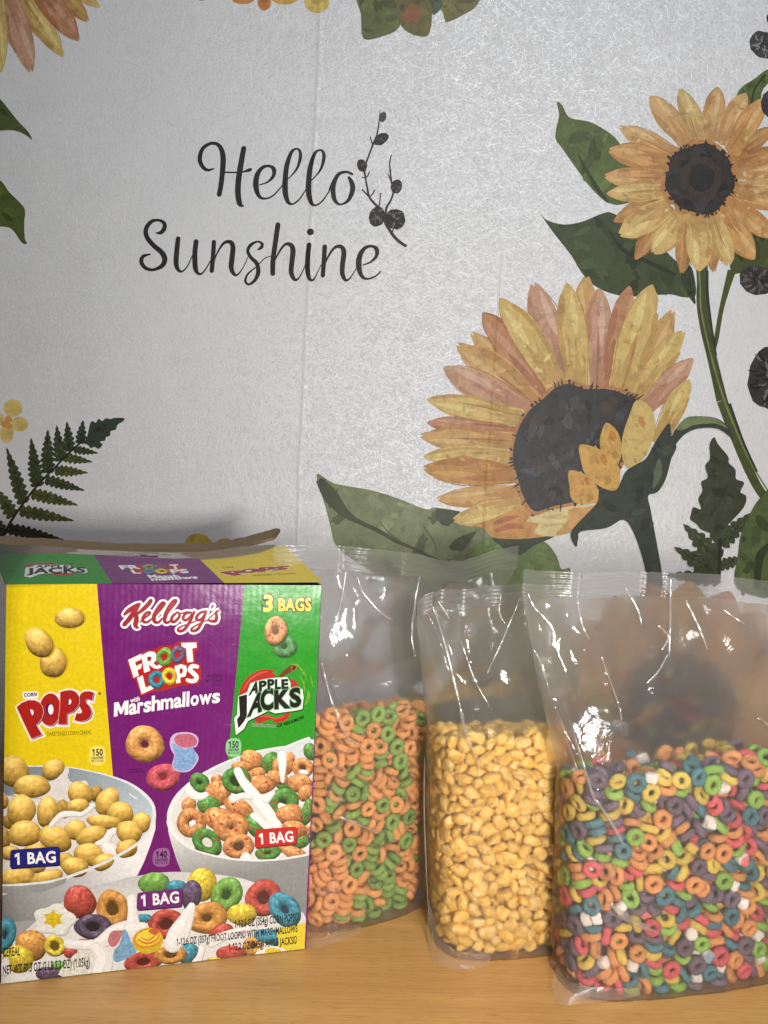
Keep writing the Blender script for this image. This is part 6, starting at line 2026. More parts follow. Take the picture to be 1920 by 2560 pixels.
COLOURS = ['orange', 'green', 'golden', 'tangerine', 'lime', 'yellow', 'pink-red', 'teal', 'purple', 'white', 'pink and white', 'blue and white', 'yellow and pink']
CODES = 'rpm'
PACK = {0: [4,-360,-180,33,0,0,-37,4,-238,-245,41,3,7,-85,24,-102,-286,33,87,-47,0,21,50,-288,33,0,0,-61,6,112,-181,72,-74,16,15,24,190,-244,70,-78,18,37,
6,456,-165,33,0,0,-57,5,-479,-224,70,-11,55,38,21,-267,-292,98,-98,7,1,5,-123,-302,95,0,0,19,21,-16,-310,132,-62,-26,71,5,85,-311,126,-32,-6,-58,
25,322,-264,33,-84,53,0,0,393,-262,107,-41,-5,-85,4,-510,-125,133,8,49,86,0,391,-118,95,0,0,-36,26,-374,-201,100,6,1,-11,3,-255,-304,158,-37,91,8,
23,-116,-315,169,61,-77,5,0,26,-226,172,43,-75,33,6,165,-236,170,-93,-32,-10,25,280,-298,122,53,-80,-3,2,446,-237,134,14,-89,12,1,-390,-271,154,0,7,-98,
1,-244,-308,220,2,-8,98,20,-106,-317,232,61,-77,5,1,29,-316,255,10,-2,53,25,162,-314,220,48,86,11,25,299,-301,200,7,14,28,6,514,-134,158,25,-44,52,
24,3,-161,271,35,9,-71,20,182,-92,227,-5,16,-79,2,384,-190,218,47,-26,-81,7,-468,-235,205,79,31,40,7,-376,-322,252,25,-66,55,3,-103,-318,295,96,-22,-2,
23,33,-317,318,-58,-80,-6,23,166,-316,284,11,4,-87,1,314,-300,261,-97,-8,15,0,475,-223,191,-27,32,-21,24,-434,-145,300,-90,22,26,2,-340,-208,217,-5,9,10,
26,-173,-152,296,9,-31,79,22,29,-192,381,-15,23,-9,23,170,-314,348,-91,-36,-11,7,387,-281,308,-27,-94,-2,0,517,-145,257,1,13,-88,26,-529,-50,281,9,-13,-51,
22,-38,-200,303,24,-28,22,2,288,-230,335,-32,35,86,5,-537,-187,257,10,72,33,4,-306,-187,272,-23,-96,7,3,-242,-310,283,-65,-74,-5,1,-81,-320,395,84,14,19,
25,89,-316,398,6,-15,4,5,290,-301,413,9,-19,67,6,500,-195,310,13,-2,50,7,-430,-226,330,40,2,51,0,-307,-167,333,-1,10,48,2,-195,-236,359,-50,-6,-82,
0,-99,-220,392,-1,83,-31,3,391,-278,410,-53,-49,58,6,484,-218,371,-77,-61,-4,4,-538,-186,397,44,-52,-23,3,-351,-299,364,-30,-30,-83,5,-220,-343,377,65,0,-2,
25,48,-317,450,-63,74,-5,25,164,-316,466,-65,-60,39,20,482,-221,434,13,2,21,6,-509,-174,514,77,59,10,26,126,-167,438,88,11,39,1,-455,-244,434,7,39,-49,
4,-320,-211,407,14,1,3,23,-161,-352,502,52,45,-49,20,-58,-235,485,-60,-76,-1,21,220,-313,507,36,20,89,6,350,-294,503,-35,89,11,4,473,-231,497,0,13,-90,
20,-187,-204,455,-6,-1,-76,4,233,-210,510,-6,-63,-74,2,-565,-23,438,-70,-9,69,1,-418,-268,478,-8,39,-74,5,-287,-304,467,29,94,-2,26,-164,-287,553,-61,-29,-31,
23,-30,-319,522,-4,18,-77,7,84,-315,565,-52,57,-43,3,312,-302,557,21,-10,-22,7,455,-283,590,-61,24,60,22,-331,-143,520,44,-33,-11,0,-197,-183,516,2,6,88,
22,-72,-195,567,-1,-99,1,4,-371,-173,564,51,22,-76,3,-302,-300,528,96,-24,9,5,-137,-354,641,46,-53,51,25,-17,-319,584,14,-12,97,1,194,-316,613,-15,-95,19,
25,322,-336,658,-26,-64,-59,22,421,-233,613,57,-47,62,7,-428,-262,582,-17,-3,87,3,-296,-301,592,-8,4,99,24,-214,-186,580,-2,6,52,21,-4,-318,647,-4,18,-79,
26,63,-215,541,-11,60,-78,0,325,-197,611,45,-69,53,22,-527,-30,610,-13,18,68,22,212,-158,585,-30,76,-56,3,-462,-237,633,16,-8,-95,4,-287,-241,650,-2,-9,-33,
6,-147,-252,648,81,56,-7,22,95,-227,651,-30,-12,-94,6,262,-248,676,3,-36,52,3,383,-287,737,-51,19,2,22,434,-176,695,87,18,6,0,-517,-145,616,49,-8,38,
22,-51,-184,663,30,-43,-10,0,-526,31,649,-15,-18,-83,3,-488,-214,688,10,-15,-74,24,-349,-210,703,-60,77,-14,20,-219,-250,726,98,-3,-10,21,46,-316,739,33,-11,-92,
23,152,-315,733,-38,46,-48,20,289,-119,711,38,-23,86,20,524,-215,699,-30,-62,-6,2,-526,-50,776,-44,67,50,4,-438,-73,705,15,-17,-48,0,-2,-129,657,5,-51,30,
22,-512,-172,741,-80,55,-17,0,-371,-204,760,-15,-9,66,3,-108,-316,771,74,56,24,3,-51,-309,737,93,0,34,2,214,-310,741,-44,-67,34,24,-431,-61,820,66,-7,72,
5,-369,-324,686,70,10,-28,25,-238,-348,740,-69,-10,-17,3,-227,-349,883,50,49,-54,24,167,-187,712,-48,-29,-9,0,266,-307,781,-60,-52,46,24,-553,-140,829,53,45,61,
27,-451,-287,795,14,-71,51,0,-243,-184,820,15,-40,71,5,47,-318,843,-28,-37,34,4,164,-254,832,-13,-32,-46,4,469,-236,808,-70,59,16,26,-526,-8,870,96,-6,1,
2,-399,-200,816,-8,-16,17,4,-279,-193,896,-88,-21,-24,6,-183,-288,839,-72,7,-12,21,168,-353,864,-2,70,-70,24,317,-227,879,-20,91,4,6,454,-248,888,-89,-34,-16,
24,-336,-82,851,-82,45,-18,20,-113,-217,860,-25,80,50,20,525,-144,895,55,59,51,3,-501,-238,914,-3,62,47,5,-316,-295,812,-35,-57,-17,21,-101,-305,916,88,-41,-17,
4,-7,-287,865,-19,-43,14,2,203,-209,923,-58,-75,20,27,347,-330,864,-14,-68,-63,4,430,-264,950,-37,-89,-24,0,-447,-128,895,-63,69,26,20,-520,-142,1004,86,8,20,
21,-362,-288,901,-8,-16,51,27,-200,-315,992,47,86,-6,1,39,-320,952,-3,-97,-15,6,124,-264,947,57,-30,-30,7,299,-304,950,28,-23,-82,5,369,-285,1042,76,-36,-38,
0,-526,3,934,6,-96,24,22,-411,-166,940,-91,21,11,26,345,-148,973,-18,23,-51,1,-429,-260,982,-19,31,-86,6,-285,-208,980,33,-30,26,2,-73,-269,1015,-14,-51,-84,
1,206,-342,1012,37,52,-61,6,424,-264,1062,-37,-76,36,22,237,-246,1018,-89,-22,-2,26,-389,-139,1043,34,-6,41,3,-323,-300,1017,15,-44,-79,4,-103,-210,1055,-52,12,-1,
27,69,-356,1040,-40,58,58,23,264,-308,1092,85,24,-44,6,468,-236,1101,13,-83,8,6,-527,-40,1046,-72,-50,-18,22,-258,-108,960,73,-24,-7,2,-124,-92,987,-17,-40,-45,
2,513,-163,1005,-25,-91,-29,1,-504,-242,1095,64,29,-67,22,-382,-231,1065,-64,-70,-6,5,-72,-356,1025,52,47,-47,4,-8,-266,1097,-23,-91,-4,4,129,-261,1101,-8,33,-89,
4,351,-289,1143,-42,88,-7,1,-480,-226,1190,-8,14,44,23,-369,-267,1115,-7,28,-88,1,-194,-306,1064,-14,0,29,3,0,-318,1154,6,31,-20,1,137,-317,1149,-65,-70,-5,
25,312,-299,1195,1,97,1,0,-564,-68,1170,-70,-7,70,0,-173,-119,1132,-8,-14,-81,3,-495,-206,1253,84,-50,-1,1,-358,-291,1172,21,-19,93,20,-251,-167,1075,-10,6,70,
21,-102,-315,1162,-65,48,-52,5,413,-271,1235,0,47,60,4,-465,-71,1171,76,56,-1,6,-347,-136,1156,23,6,10,20,50,-209,1196,9,77,-57,22,-373,-145,1226,-84,-46,-4,
21,-221,-350,1179,35,60,-64,22,-180,-255,1152,-47,-5,74,3,14,-319,1271,-82,24,-49,1,176,-316,1213,-96,6,18,25,283,-308,1284,86,-1,48,4,-528,-73,1265,32,-92,3,
26,-251,-210,1204,16,-28,71,0,-559,58,1237,69,26,61,1,-500,-198,1317,-10,13,35,23,-336,-297,1238,-70,-65,1,23,-173,-314,1267,-17,-93,10,7,66,-318,1234,-44,-22,64,
6,194,-218,1231,-12,-67,-72,0,303,-195,1278,69,32,-54,0,531,-200,1177,-24,68,-49,20,-529,-62,1329,14,10,97,6,-170,-107,1236,-78,-17,-49,24,-17,-155,1252,93,-15,28,
20,169,-131,1238,38,-72,37,24,523,-97,1291,-56,70,28,6,-435,32,1367,51,-80,23,5,-368,-220,1304,-53,-19,19,23,-210,-311,1366,32,-10,-93,6,-71,-267,1306,15,-4,39,
0,78,-205,1309,75,-53,-25,20,248,-242,1372,-73,50,-38,2,479,-223,1286,60,-78,7,2,-419,-105,1346,-28,28,-58,0,-242,-96,1369,8,59,63,26,-85,-221,1215,74,42,-46,
0,564,-61,1483,20,68,16,22,-560,67,1375,54,-40,-61,1,-476,-228,1387,42,-88,9,5,-306,-303,1296,-82,-48,7,27,-79,-319,1355,9,-12,86,21,52,-319,1389,57,76,-24,
7,164,-316,1309,89,-39,-11,5,359,-291,1361,-39,23,-34,24,464,-240,1367,0,-20,-96,0,-362,-121,1378,-51,-75,25,22,-286,-150,1445,20,-16,-20,24,-160,-190,1327,22,-80,-47,
26,-526,-61,1415,-5,-10,-50,2,-500,-196,1447,-7,15,51,1,-336,-296,1384,-9,15,-97,2,187,-244,1394,68,56,34,27,232,-343,1401,-70,25,28,26,496,-200,1419,14,-96,20,
4,-474,-88,1489,96,-23,-5,0,-317,-173,1538,81,-41,-19,2,85,-74,1346,37,17,-62,2,-565,10,1502,69,-11,-70,24,-385,-212,1476,35,-47,-56,6,-217,-270,1462,-95,-18,-20,
1,-84,-319,1420,-96,-21,-1,4,-35,-191,1487,-8,-97,-11,4,71,-210,1440,-41,-57,38,6,282,-244,1498,26,-17,-90,4,-421,-191,1560,-54,-23,68,5,-423,-303,1489,-7,70,60,
3,-322,-298,1487,-34,-60,24,3,-90,-319,1486,-89,-42,-4,27,54,-295,1493,-46,77,23,6,159,-253,1464,-46,-5,86,3,326,-335,1504,-67,20,33,7,410,-273,1464,38,-25,11,
26,-521,-127,1561,40,-90,1,4,348,-175,1538,-30,-83,43,2,484,-169,1510,-87,42,23,0,-168,315,1603,-2,0,-20,5,-312,-300,1593,34,-91,-11,7,-223,-314,1517,23,94,16,
1,33,-321,1551,-82,-37,-32,25,188,-352,1535,57,41,-38,2,241,-249,1575,21,95,13,0,456,-246,1566,67,-69,-24,2,-126,-144,1594,-1,40,-63,2,231,-150,1603,74,-44,35,
24,528,68,1522,71,-66,-19,0,-284,242,1626,-24,-93,15,6,-34,315,1659,-71,-69,5,2,349,292,1664,-68,67,-17,5,-490,-254,1601,-17,-63,65,5,-226,-310,1622,59,-77,-16,
2,-164,-220,1538,17,-87,36,4,-34,-240,1581,9,-42,-75,22,111,-262,1583,-2,-85,34,5,368,-286,1623,-71,17,-54,4,462,-242,1641,-53,-82,0,0,-446,-57,1596,74,-52,-22,
2,16,-115,1625,10,18,-2,0,514,-151,1616,-11,73,63,20,-507,171,1697,21,3,75,6,-361,325,1645,-66,-16,3,0,523,113,1676,1,10,-79,0,-256,-176,1631,-49,80,22,
5,-182,-313,1670,12,18,35,1,-93,-356,1578,-65,-27,-28,6,-71,-230,1638,-33,27,89,0,145,-250,1650,12,-84,28,7,271,-308,1641,-92,35,-3,6,-504,-129,1656,-35,88,22,
6,11,-120,1693,1,21,-45,24,525,-16,1649,-26,-85,-44,4,-376,65,1699,84,-11,-51,20,24,110,1675,98,-11,-4,2,-18,215,1679,-45,-70,-35,6,217,312,1665,-75,-54,25,
2,465,236,1711,95,13,22,6,-394,-209,1661,14,23,41,6,-269,-197,1691,-6,94,30,26,-102,-200,1683,-3,-42,-59,24,15,-258,1683,-41,21,-87,2,235,-232,1716,-10,-57,-49,
1,314,-301,1714,-69,69,3,6,423,35,1672,79,26,53,22,-515,-160,1708,25,-16,22,4,34,-157,1793,-31,56,65,6,139,-172,1701,76,29,-45,6,284,34,1713,21,-13,-92,
6,-235,107,1677,-77,-54,-31,4,-75,-15,1709,-65,-70,12,0,217,177,1678,-95,3,16,22,522,114,1739,-98,3,6,4,-274,86,1723,31,7,-76,6,69,314,1646,-70,-30,58,
0,167,315,1627,36,-85,-20,1,-441,-256,1743,13,-15,83,7,-316,-302,1708,-83,-53,-12,23,-176,-314,1736,8,20,18,1,-48,-355,1714,22,66,-67,21,88,-356,1668,23,66,-66,
7,330,-297,1782,-34,92,8,20,452,-249,1708,11,-97,-9,2,-538,-184,1808,-53,-50,62,0,-289,-238,1782,86,47,-8,24,-98,-123,1793,-22,-4,0,2,513,-159,1752,41,-52,27,
2,-438,-55,1743,-60,-58,35,4,-187,-21,1746,-13,-30,57,4,114,194,1701,-23,-61,37,3,-423,-268,1804,4,19,-89,3,-294,-341,1802,-57,-41,-49,24,-154,-251,1799,-13,16,-60,
22,-23,-292,1810,46,-54,54,4,106,-262,1755,28,-16,-2,7,247,-309,1827,-21,-12,96,26,458,-243,1772,-98,5,13,24,-370,-143,1765,-50,-38,-22,0,-236,-143,1790,-48,8,-7,
6,94,-28,1750,28,-14,-12,0,348,-161,1760,10,6,-57,0,528,-83,1719,54,-47,25,1,-399,-278,1865,18,7,-18,25,-155,-354,1834,-70,0,-2,21,-12,-355,1850,11,-70,69,
23,112,-318,1798,-12,-30,93,7,466,-238,1835,-97,-10,12,4,162,-99,1787,48,-21,84,24,214,-198,1814,72,37,5,4,348,-165,1825,-43,-88,-8,
], 1: [1043,-380,-202,49,13,-46,-83,1040,-242,-178,52,22,9,36,1049,-72,-271,52,-22,-3,-5,1049,165,-254,52,-87,40,-11,1041,389,-224,52,-8,21,-94,1053,-470,-134,46,97,-9,-12,
1042,-439,166,51,-47,0,9,1053,-376,-247,128,-94,16,18,1047,-190,-273,51,57,-24,-38,1041,286,-269,108,88,12,23,1054,477,-175,100,15,88,42,1051,-479,-22,59,-16,-95,-6,
1051,-502,74,83,-44,-35,-74,1047,-276,-276,82,-17,65,68,1047,-137,-296,126,32,-6,1,1049,61,-278,74,-32,35,73,1051,400,-214,145,-4,2,-35,1041,-501,160,149,-74,-28,44,
1043,-485,-191,138,-38,44,-10,1048,-198,-212,133,19,8,97,1048,296,-140,226,44,82,26,1054,510,-165,181,34,-75,-45,1051,-483,-92,134,-81,-9,-31,1053,-309,-270,179,-28,28,-90,
1049,-205,-291,206,8,-76,-62,1053,-44,-291,157,75,-27,-28,1041,172,-275,152,-90,-38,9,1047,360,-274,199,94,-16,22,1045,-515,-42,205,92,16,-1,1040,-472,58,202,-31,27,21,
1049,-430,-237,220,0,3,-25,1049,60,-291,196,-84,7,-36,1046,200,-182,208,29,-13,-93,1050,431,-214,232,97,-20,-3,1051,-481,-135,242,8,-38,-89,1049,-520,6,297,-51,-83,-14,
1046,-522,136,251,-19,-11,-61,1052,-358,-168,263,13,96,-17,1043,-102,-253,243,-66,-64,31,1053,146,-258,249,-32,20,-29,1053,255,-296,221,-55,-2,7,1048,419,-144,305,41,-85,30,
1041,-411,-246,328,87,-12,21,1051,-303,-281,279,-23,-91,32,1055,-13,-302,256,38,-39,-12,1043,126,-299,356,55,30,-8,1045,231,-214,283,17,-15,88,1049,349,-266,292,3,95,-26,
1041,-517,-124,333,8,-39,-51,1048,25,-203,254,-7,-1,-98,1052,-470,204,260,69,31,-58,1052,-412,-142,327,-30,-12,17,1045,-179,-260,300,4,-18,-25,1048,-91,-198,328,-23,28,-14,
1055,244,-291,330,-10,-27,39,1053,450,-229,352,38,6,30,1049,-475,-196,417,-19,-88,-27,1043,-289,-212,344,62,-18,-22,1045,24,-268,331,-85,-51,4,1049,225,-292,428,-76,-5,-1,
1051,-529,-3,392,8,9,-70,1043,-24,-173,393,-1,-15,87,1047,-316,-278,401,-29,31,-53,1053,-189,-283,386,-12,12,-59,1045,-78,-296,360,-84,-15,-37,1045,24,-277,433,50,48,-34,
1049,338,-255,391,-15,15,-43,1044,490,-172,449,26,-40,21,1052,-349,-154,413,6,-20,-96,1040,-513,130,347,-32,16,-66,1054,-462,220,366,31,82,27,1041,-396,-249,454,66,-30,-67,
1041,-131,-226,440,92,18,-31,1044,98,-206,407,27,-12,-46,1053,327,-268,484,-16,6,-90,1054,-417,-149,481,-17,21,-12,1048,252,-165,418,-37,-4,-78,1050,-359,272,410,13,-50,-83,
1055,-523,-132,496,-51,-51,68,1040,-248,-198,452,-51,78,26,1049,-58,-291,511,7,98,1,1054,-44,-201,477,-63,25,6,1040,190,-221,501,18,95,7,1055,431,-250,440,93,21,9,
1051,-504,105,455,-15,-65,-64,1040,-479,208,470,-69,-10,43,1055,-474,-218,518,21,-17,-13,1053,-317,-272,504,89,-5,-43,1047,-222,-296,472,41,21,11,1055,115,-296,459,-14,8,-85,
1055,358,-275,562,18,9,96,1049,439,-213,525,73,-64,6,1052,-457,-78,553,3,85,46,1049,-380,-169,567,-37,-39,50,1041,-153,-294,575,17,79,-23,1049,56,-203,505,11,28,16,
1045,116,-288,544,95,-29,0,1046,487,-205,606,52,-76,-22,1049,-520,-13,486,-59,76,-9,1042,312,-168,519,11,24,-95,1048,522,-107,547,60,55,44,1047,-362,-276,603,35,61,-66,
1052,-200,-222,638,51,-45,33,1049,-74,-203,574,-78,48,-35,1049,20,-275,598,59,-41,-53,1055,263,-295,557,7,84,-21,1041,386,-253,646,-20,1,-89,1040,-332,-197,656,8,-27,94,
1040,423,-130,592,9,-30,-83,1043,-526,38,595,33,3,80,1052,-423,233,552,-16,-98,2,1041,-497,-152,592,-27,-95,-5,1053,-261,-289,588,37,-32,51,1047,-180,-302,682,-52,13,-10,
1055,106,-294,630,-74,-52,12,1049,196,-235,603,-11,20,-77,1049,-506,-61,651,-4,-27,-92,1042,-482,140,576,2,-46,-88,1055,-446,-240,631,85,-28,-35,1053,-293,-281,688,-25,89,32,
1050,-43,-171,668,93,28,6,1046,101,-205,600,-89,-37,-9,1055,281,-257,640,-78,-18,36,1048,460,-198,700,72,-59,-3,1054,-473,220,625,68,9,32,1041,-420,-245,721,92,-20,-12,
1051,-185,-232,742,99,6,-2,1041,-55,-286,668,19,-33,41,1046,52,-208,676,-67,51,-50,1048,233,-176,697,23,-28,-83,1047,337,-196,708,-13,94,23,1053,-518,37,691,23,-92,1,
1052,-510,146,676,21,35,-19,1055,-508,-177,772,-71,48,-17,1041,-311,-280,790,-57,8,-17,1055,-113,-302,747,0,-1,26,1049,172,-292,698,96,2,-24,1049,278,-278,734,22,8,95,
1055,386,-269,744,76,39,-10,1055,-512,-169,683,63,56,51,1042,-355,-110,725,25,-46,-53,1041,-184,-284,824,-6,-32,89,1055,52,-303,699,-91,18,-16,1046,129,-165,681,-14,-46,73,
1049,306,-197,795,91,-33,10,1046,407,-158,771,24,-44,-78,1040,-486,199,770,24,-81,-41,1051,-419,-229,820,-22,12,78,1047,-276,-192,792,-25,-33,-46,1048,-41,-203,761,34,-92,-8,
1046,109,-219,747,-16,60,-70,1053,168,-287,797,77,56,-14,1040,503,-164,795,-77,-52,12,1046,-444,-140,729,4,-37,80,1052,177,-130,767,-79,-54,-23,1054,-477,101,741,37,-19,88,
1054,-504,183,886,70,49,-25,1055,-499,-193,859,70,-47,-10,1045,-327,-270,886,60,74,-28,1051,-45,-294,829,5,64,72,1053,52,-284,788,41,85,23,1047,422,-240,816,-76,44,-21,
1042,-226,-120,857,-39,90,-16,1041,-502,17,788,7,98,-9,1041,-222,-275,921,-42,-89,3,1054,-14,-213,847,14,0,97,1041,257,-288,854,-31,-47,-78,1045,368,-256,879,27,-4,-91,
1052,-440,-83,811,-68,-70,-2,1054,238,-134,841,49,-85,0,1054,476,-130,886,-44,-88,-2,1040,-376,239,781,-52,-82,-3,1051,-527,-96,890,10,64,-26,1050,-318,-188,929,80,14,3,
1046,-165,-188,876,-50,68,-33,1041,21,-278,917,51,-81,-13,1043,130,-281,883,92,30,19,1046,469,-223,885,-73,10,28,1055,-531,-82,769,-55,-67,-15,1040,-196,-125,948,96,-14,-2,
1050,-75,-172,919,31,-92,9,1046,306,-166,887,-80,54,10,1041,-497,104,841,86,3,3,1054,-436,244,860,-89,-20,-28,1049,-244,-208,1006,-9,-98,-2,1049,-100,-285,916,-25,15,88,
1041,125,-191,946,1,-45,-45,1046,237,-213,910,-19,-40,-33,1053,391,-160,932,-9,7,65,1041,-516,92,964,67,37,-33,1053,-143,-283,996,-16,-16,65,1041,-28,-286,1016,50,79,-31,
1047,68,-267,999,-7,-33,56,1047,306,-281,939,85,-46,-16,1053,-525,8,894,-86,0,40,1053,-431,-248,931,-58,58,13,1053,-315,-284,989,36,77,-49,1052,20,-175,969,58,80,8,
1045,338,-225,1001,-2,16,95,1044,-500,190,995,49,40,11,1049,-507,-161,990,54,56,52,1041,-198,-290,1071,-15,-26,94,1046,-10,-187,1048,54,-81,-20,1043,182,-298,967,-94,1,15,
1042,210,-206,1015,-27,-91,11,1055,442,-242,990,87,-10,47,1053,-518,-18,999,72,-61,20,1049,-361,-128,997,-21,16,24,1052,-100,-218,1080,28,-14,38,1041,29,-262,1100,22,-90,-5,
1054,420,-163,1020,68,52,-26,1052,-444,-86,1062,-17,93,15,1052,-5,-159,1130,-5,-2,5,1042,-482,51,1062,13,2,88,1055,-440,-232,1033,28,-50,-67,1045,-346,-239,1063,85,-16,40,
1041,-92,-297,1138,-39,-45,-76,1041,150,-278,1069,15,-30,-39,1043,271,-290,1060,0,93,-25,1052,497,-194,1077,45,44,-6,1045,-532,-103,1100,-18,65,-7,1048,109,-179,1138,-16,35,-65,
1044,-497,180,1101,42,-82,-27,1045,-480,-190,1100,53,60,-10,1049,-187,-213,1151,39,-7,3,1044,-65,-229,1194,-43,-5,-48,1041,113,-292,1166,29,-4,23,1050,237,-209,1114,55,-11,-3,
1049,391,-242,1086,82,-11,-24,1051,-507,-3,1142,89,-7,34,1052,-422,232,1145,77,-60,-1,1043,-397,-262,1154,-10,-62,76,1055,-281,-290,1129,24,42,-76,1047,228,-297,1146,-28,35,-87,
1053,-449,-100,1150,77,-61,-11,1042,-348,-150,1099,-13,83,52,1048,-34,-127,1214,-72,58,-35,1042,389,-160,1158,-74,-18,0,1051,-529,22,1266,43,-44,54,1046,-477,209,1222,-30,-23,70,
1045,-436,-228,1238,-10,-8,95,1046,-304,-206,1160,32,-16,32,1051,81,-282,1358,11,-47,-29,1041,220,-229,1210,17,90,-38,1053,456,-230,1183,76,-33,50,1040,-147,-130,1211,1,20,85,
1048,-524,108,1182,-40,58,-49,1048,-376,259,1223,-1,-93,34,1041,-511,-146,1239,62,-4,74,1041,-196,-292,1214,4,73,-62,1040,-227,-196,1264,78,58,15,1053,14,-306,1236,-21,-67,-67,
1049,346,-254,1190,17,-24,79,1045,412,-245,1275,-28,17,74,1044,-461,-50,1243,-83,18,25,1044,340,-121,1240,-4,22,-6,1055,-448,-186,1317,-65,63,-33,1053,-312,-278,1235,52,75,-29,
1055,-87,-304,1265,-44,52,70,1049,141,-296,1268,-4,52,-84,1053,298,-290,1273,55,0,8,1049,-517,121,1314,30,62,-32,1043,-519,-141,1380,-24,-53,57,1041,-361,-243,1312,20,8,31,
1055,-157,-295,1316,-71,35,-38,1048,8,-132,1313,-1,-4,-14,1043,204,-286,1355,2,9,-19,1041,356,-244,1363,55,68,42,1054,-412,-124,1252,13,-87,43,1050,146,-184,1366,96,-6,4,
1050,470,-161,1255,-71,17,-29,1040,-400,-4,1329,-2,44,88,1040,-442,228,1309,-92,-35,-2,1053,-324,-274,1392,-65,65,31,1055,-252,-290,1316,14,-35,-88,1053,-12,-290,1350,83,-4,53,
1049,150,-271,1453,-43,-66,49,1053,287,-292,1430,-20,-68,-68,1053,464,-212,1350,-29,-9,11,1045,-515,-56,1329,-95,-17,-17,1048,-356,-117,1335,88,42,11,1043,-529,10,1403,-16,15,68,
1045,-433,-229,1394,-9,-98,-2,1054,-183,-210,1348,32,39,2,1046,-120,-218,1276,9,-6,-97,1048,-438,-80,1401,15,16,79,1053,-530,110,1458,-66,5,72,1053,-513,-98,1474,6,12,-47,
1049,-186,-289,1406,-20,93,28,1041,-80,-215,1362,84,49,-1,1041,442,-232,1446,91,25,12,1054,-497,192,1392,46,46,-3,1040,-352,-160,1435,-39,-27,62,1055,-270,-292,1465,96,19,14,
1053,-71,-289,1437,-23,40,-84,1041,34,-275,1457,-57,-79,-1,1050,284,-190,1426,-34,92,-3,1044,-443,-22,1527,-76,-30,32,1052,262,-102,1496,-13,26,-20,1042,501,179,1480,11,26,81,
1047,-491,-202,1475,78,-16,-51,1045,-235,-196,1492,27,18,-12,1042,-93,-191,1510,55,-19,-27,1043,97,-299,1539,-1,99,0,1054,203,-190,1493,31,-91,24,1045,523,-143,1547,6,74,-16,
1045,-531,-93,1575,36,55,30,1044,-260,-140,1576,-18,4,-73,1048,516,-120,1438,-75,-61,-17,1049,-529,16,1526,-12,69,-14,1052,514,55,1441,18,-22,5,1052,-437,174,1460,-98,11,5,
1043,-381,-258,1491,30,93,14,1041,-281,-276,1559,-14,-7,-96,1049,-158,-287,1508,96,21,14,1042,111,-204,1553,95,-5,17,1043,326,-238,1504,-89,25,-6,1041,435,-234,1551,25,-93,9,
1055,-335,-178,1534,24,81,38,1055,-185,-210,1563,86,25,-17,1048,510,-34,1522,-36,80,-46,1040,-391,251,1525,-16,-7,97,1045,-396,-246,1579,14,-24,-87,1055,-146,-301,1601,2,1,95,
1049,-42,-290,1551,17,42,-37,1047,224,-287,1513,-27,6,-62,1051,293,-287,1584,-11,27,-95,1049,-430,-133,1523,45,-5,81,1047,-526,122,1567,-31,9,-72,1045,-492,-201,1586,-5,60,35,
1051,-213,-295,1666,3,94,-1,1055,31,-293,1612,18,-39,-70,1041,150,-287,1628,-16,17,-95,1042,440,-149,1608,-13,15,51,1049,-368,-134,1611,-14,-3,46,1040,-277,-200,1656,3,95,27,
1040,501,7,1612,-21,-9,2,1054,-479,204,1562,-27,18,-16,1048,144,173,1673,46,-9,55,1042,521,130,1580,37,-40,-39,1049,-432,-229,1673,92,8,-15,1047,-97,-303,1737,-79,-9,-9,
1053,-58,-290,1659,10,24,-90,1048,207,-181,1679,57,-9,48,1045,264,-281,1676,23,-17,-95,1055,501,-190,1669,-20,17,-85,1051,-460,-132,1668,0,92,-29,1040,-169,-110,1662,-4,15,-85,
1044,522,-91,1655,12,79,41,1040,-460,44,1620,-89,-40,8,1044,-153,154,1673,78,44,34,1048,110,12,1679,-37,87,13,1052,450,84,1643,83,-14,38,1054,-416,251,1614,-71,-57,17,
1048,-323,213,1663,16,-7,-28,1040,-60,240,1678,-1,-5,-89,1046,144,276,1652,67,-37,-8,1048,377,153,1661,-86,18,-40,1047,-331,-283,1659,-37,-65,-56,1042,31,-158,1717,73,-52,36,
1041,53,-280,1704,34,-14,-40,1053,371,-262,1651,-6,38,85,1055,-530,-42,1662,-46,-10,-51,1041,-525,44,1718,-21,-64,-16,1040,-183,35,1727,-66,72,1,1048,35,84,1705,-80,-10,28,
1050,296,73,1701,10,7,-93,1046,528,117,1706,9,62,54,1043,-506,148,1652,-33,34,-83,1040,-217,267,1667,60,-43,-52,1055,-128,304,1711,-25,-15,-3,1043,68,299,1710,98,-1,16,
1044,318,277,1690,47,13,-80,1045,-455,-213,1780,2,-59,-70,1045,-268,-277,1734,63,73,-7,1043,-265,-238,1816,11,-89,39,1053,174,-277,1719,-4,99,1,1049,249,-289,1802,-35,-72,-37,
1049,410,-207,1728,47,68,55,1041,-512,-112,1748,87,-45,3,1052,-255,-60,1696,13,79,32,1046,72,-88,1763,-16,54,57,1052,323,-102,1726,13,-9,-83,1042,525,-67,1782,-66,-57,-31,
1049,-236,155,1722,4,7,-81,1053,-61,126,1745,-27,-17,19,1055,58,7,1759,42,-75,-46,1052,210,116,1710,-42,-52,13,1048,502,9,1713,-3,-97,-19,1044,-435,230,1697,-42,86,-22,
1045,214,266,1711,22,14,89,1041,-372,-268,1775,57,41,-57,1054,-242,-165,1740,39,-88,8,1055,-175,-300,1786,25,81,13,1041,-9,-267,1786,-72,61,-21,1054,299,-204,1727,-8,-73,-65,
1055,502,-180,1754,37,36,54,1040,-444,-34,1713,-51,-39,69,1047,-347,-51,1750,-15,-5,-97,1054,-173,-223,1732,-5,-88,-45,1042,134,-174,1757,29,3,51,1052,221,4,1742,-88,26,-18,
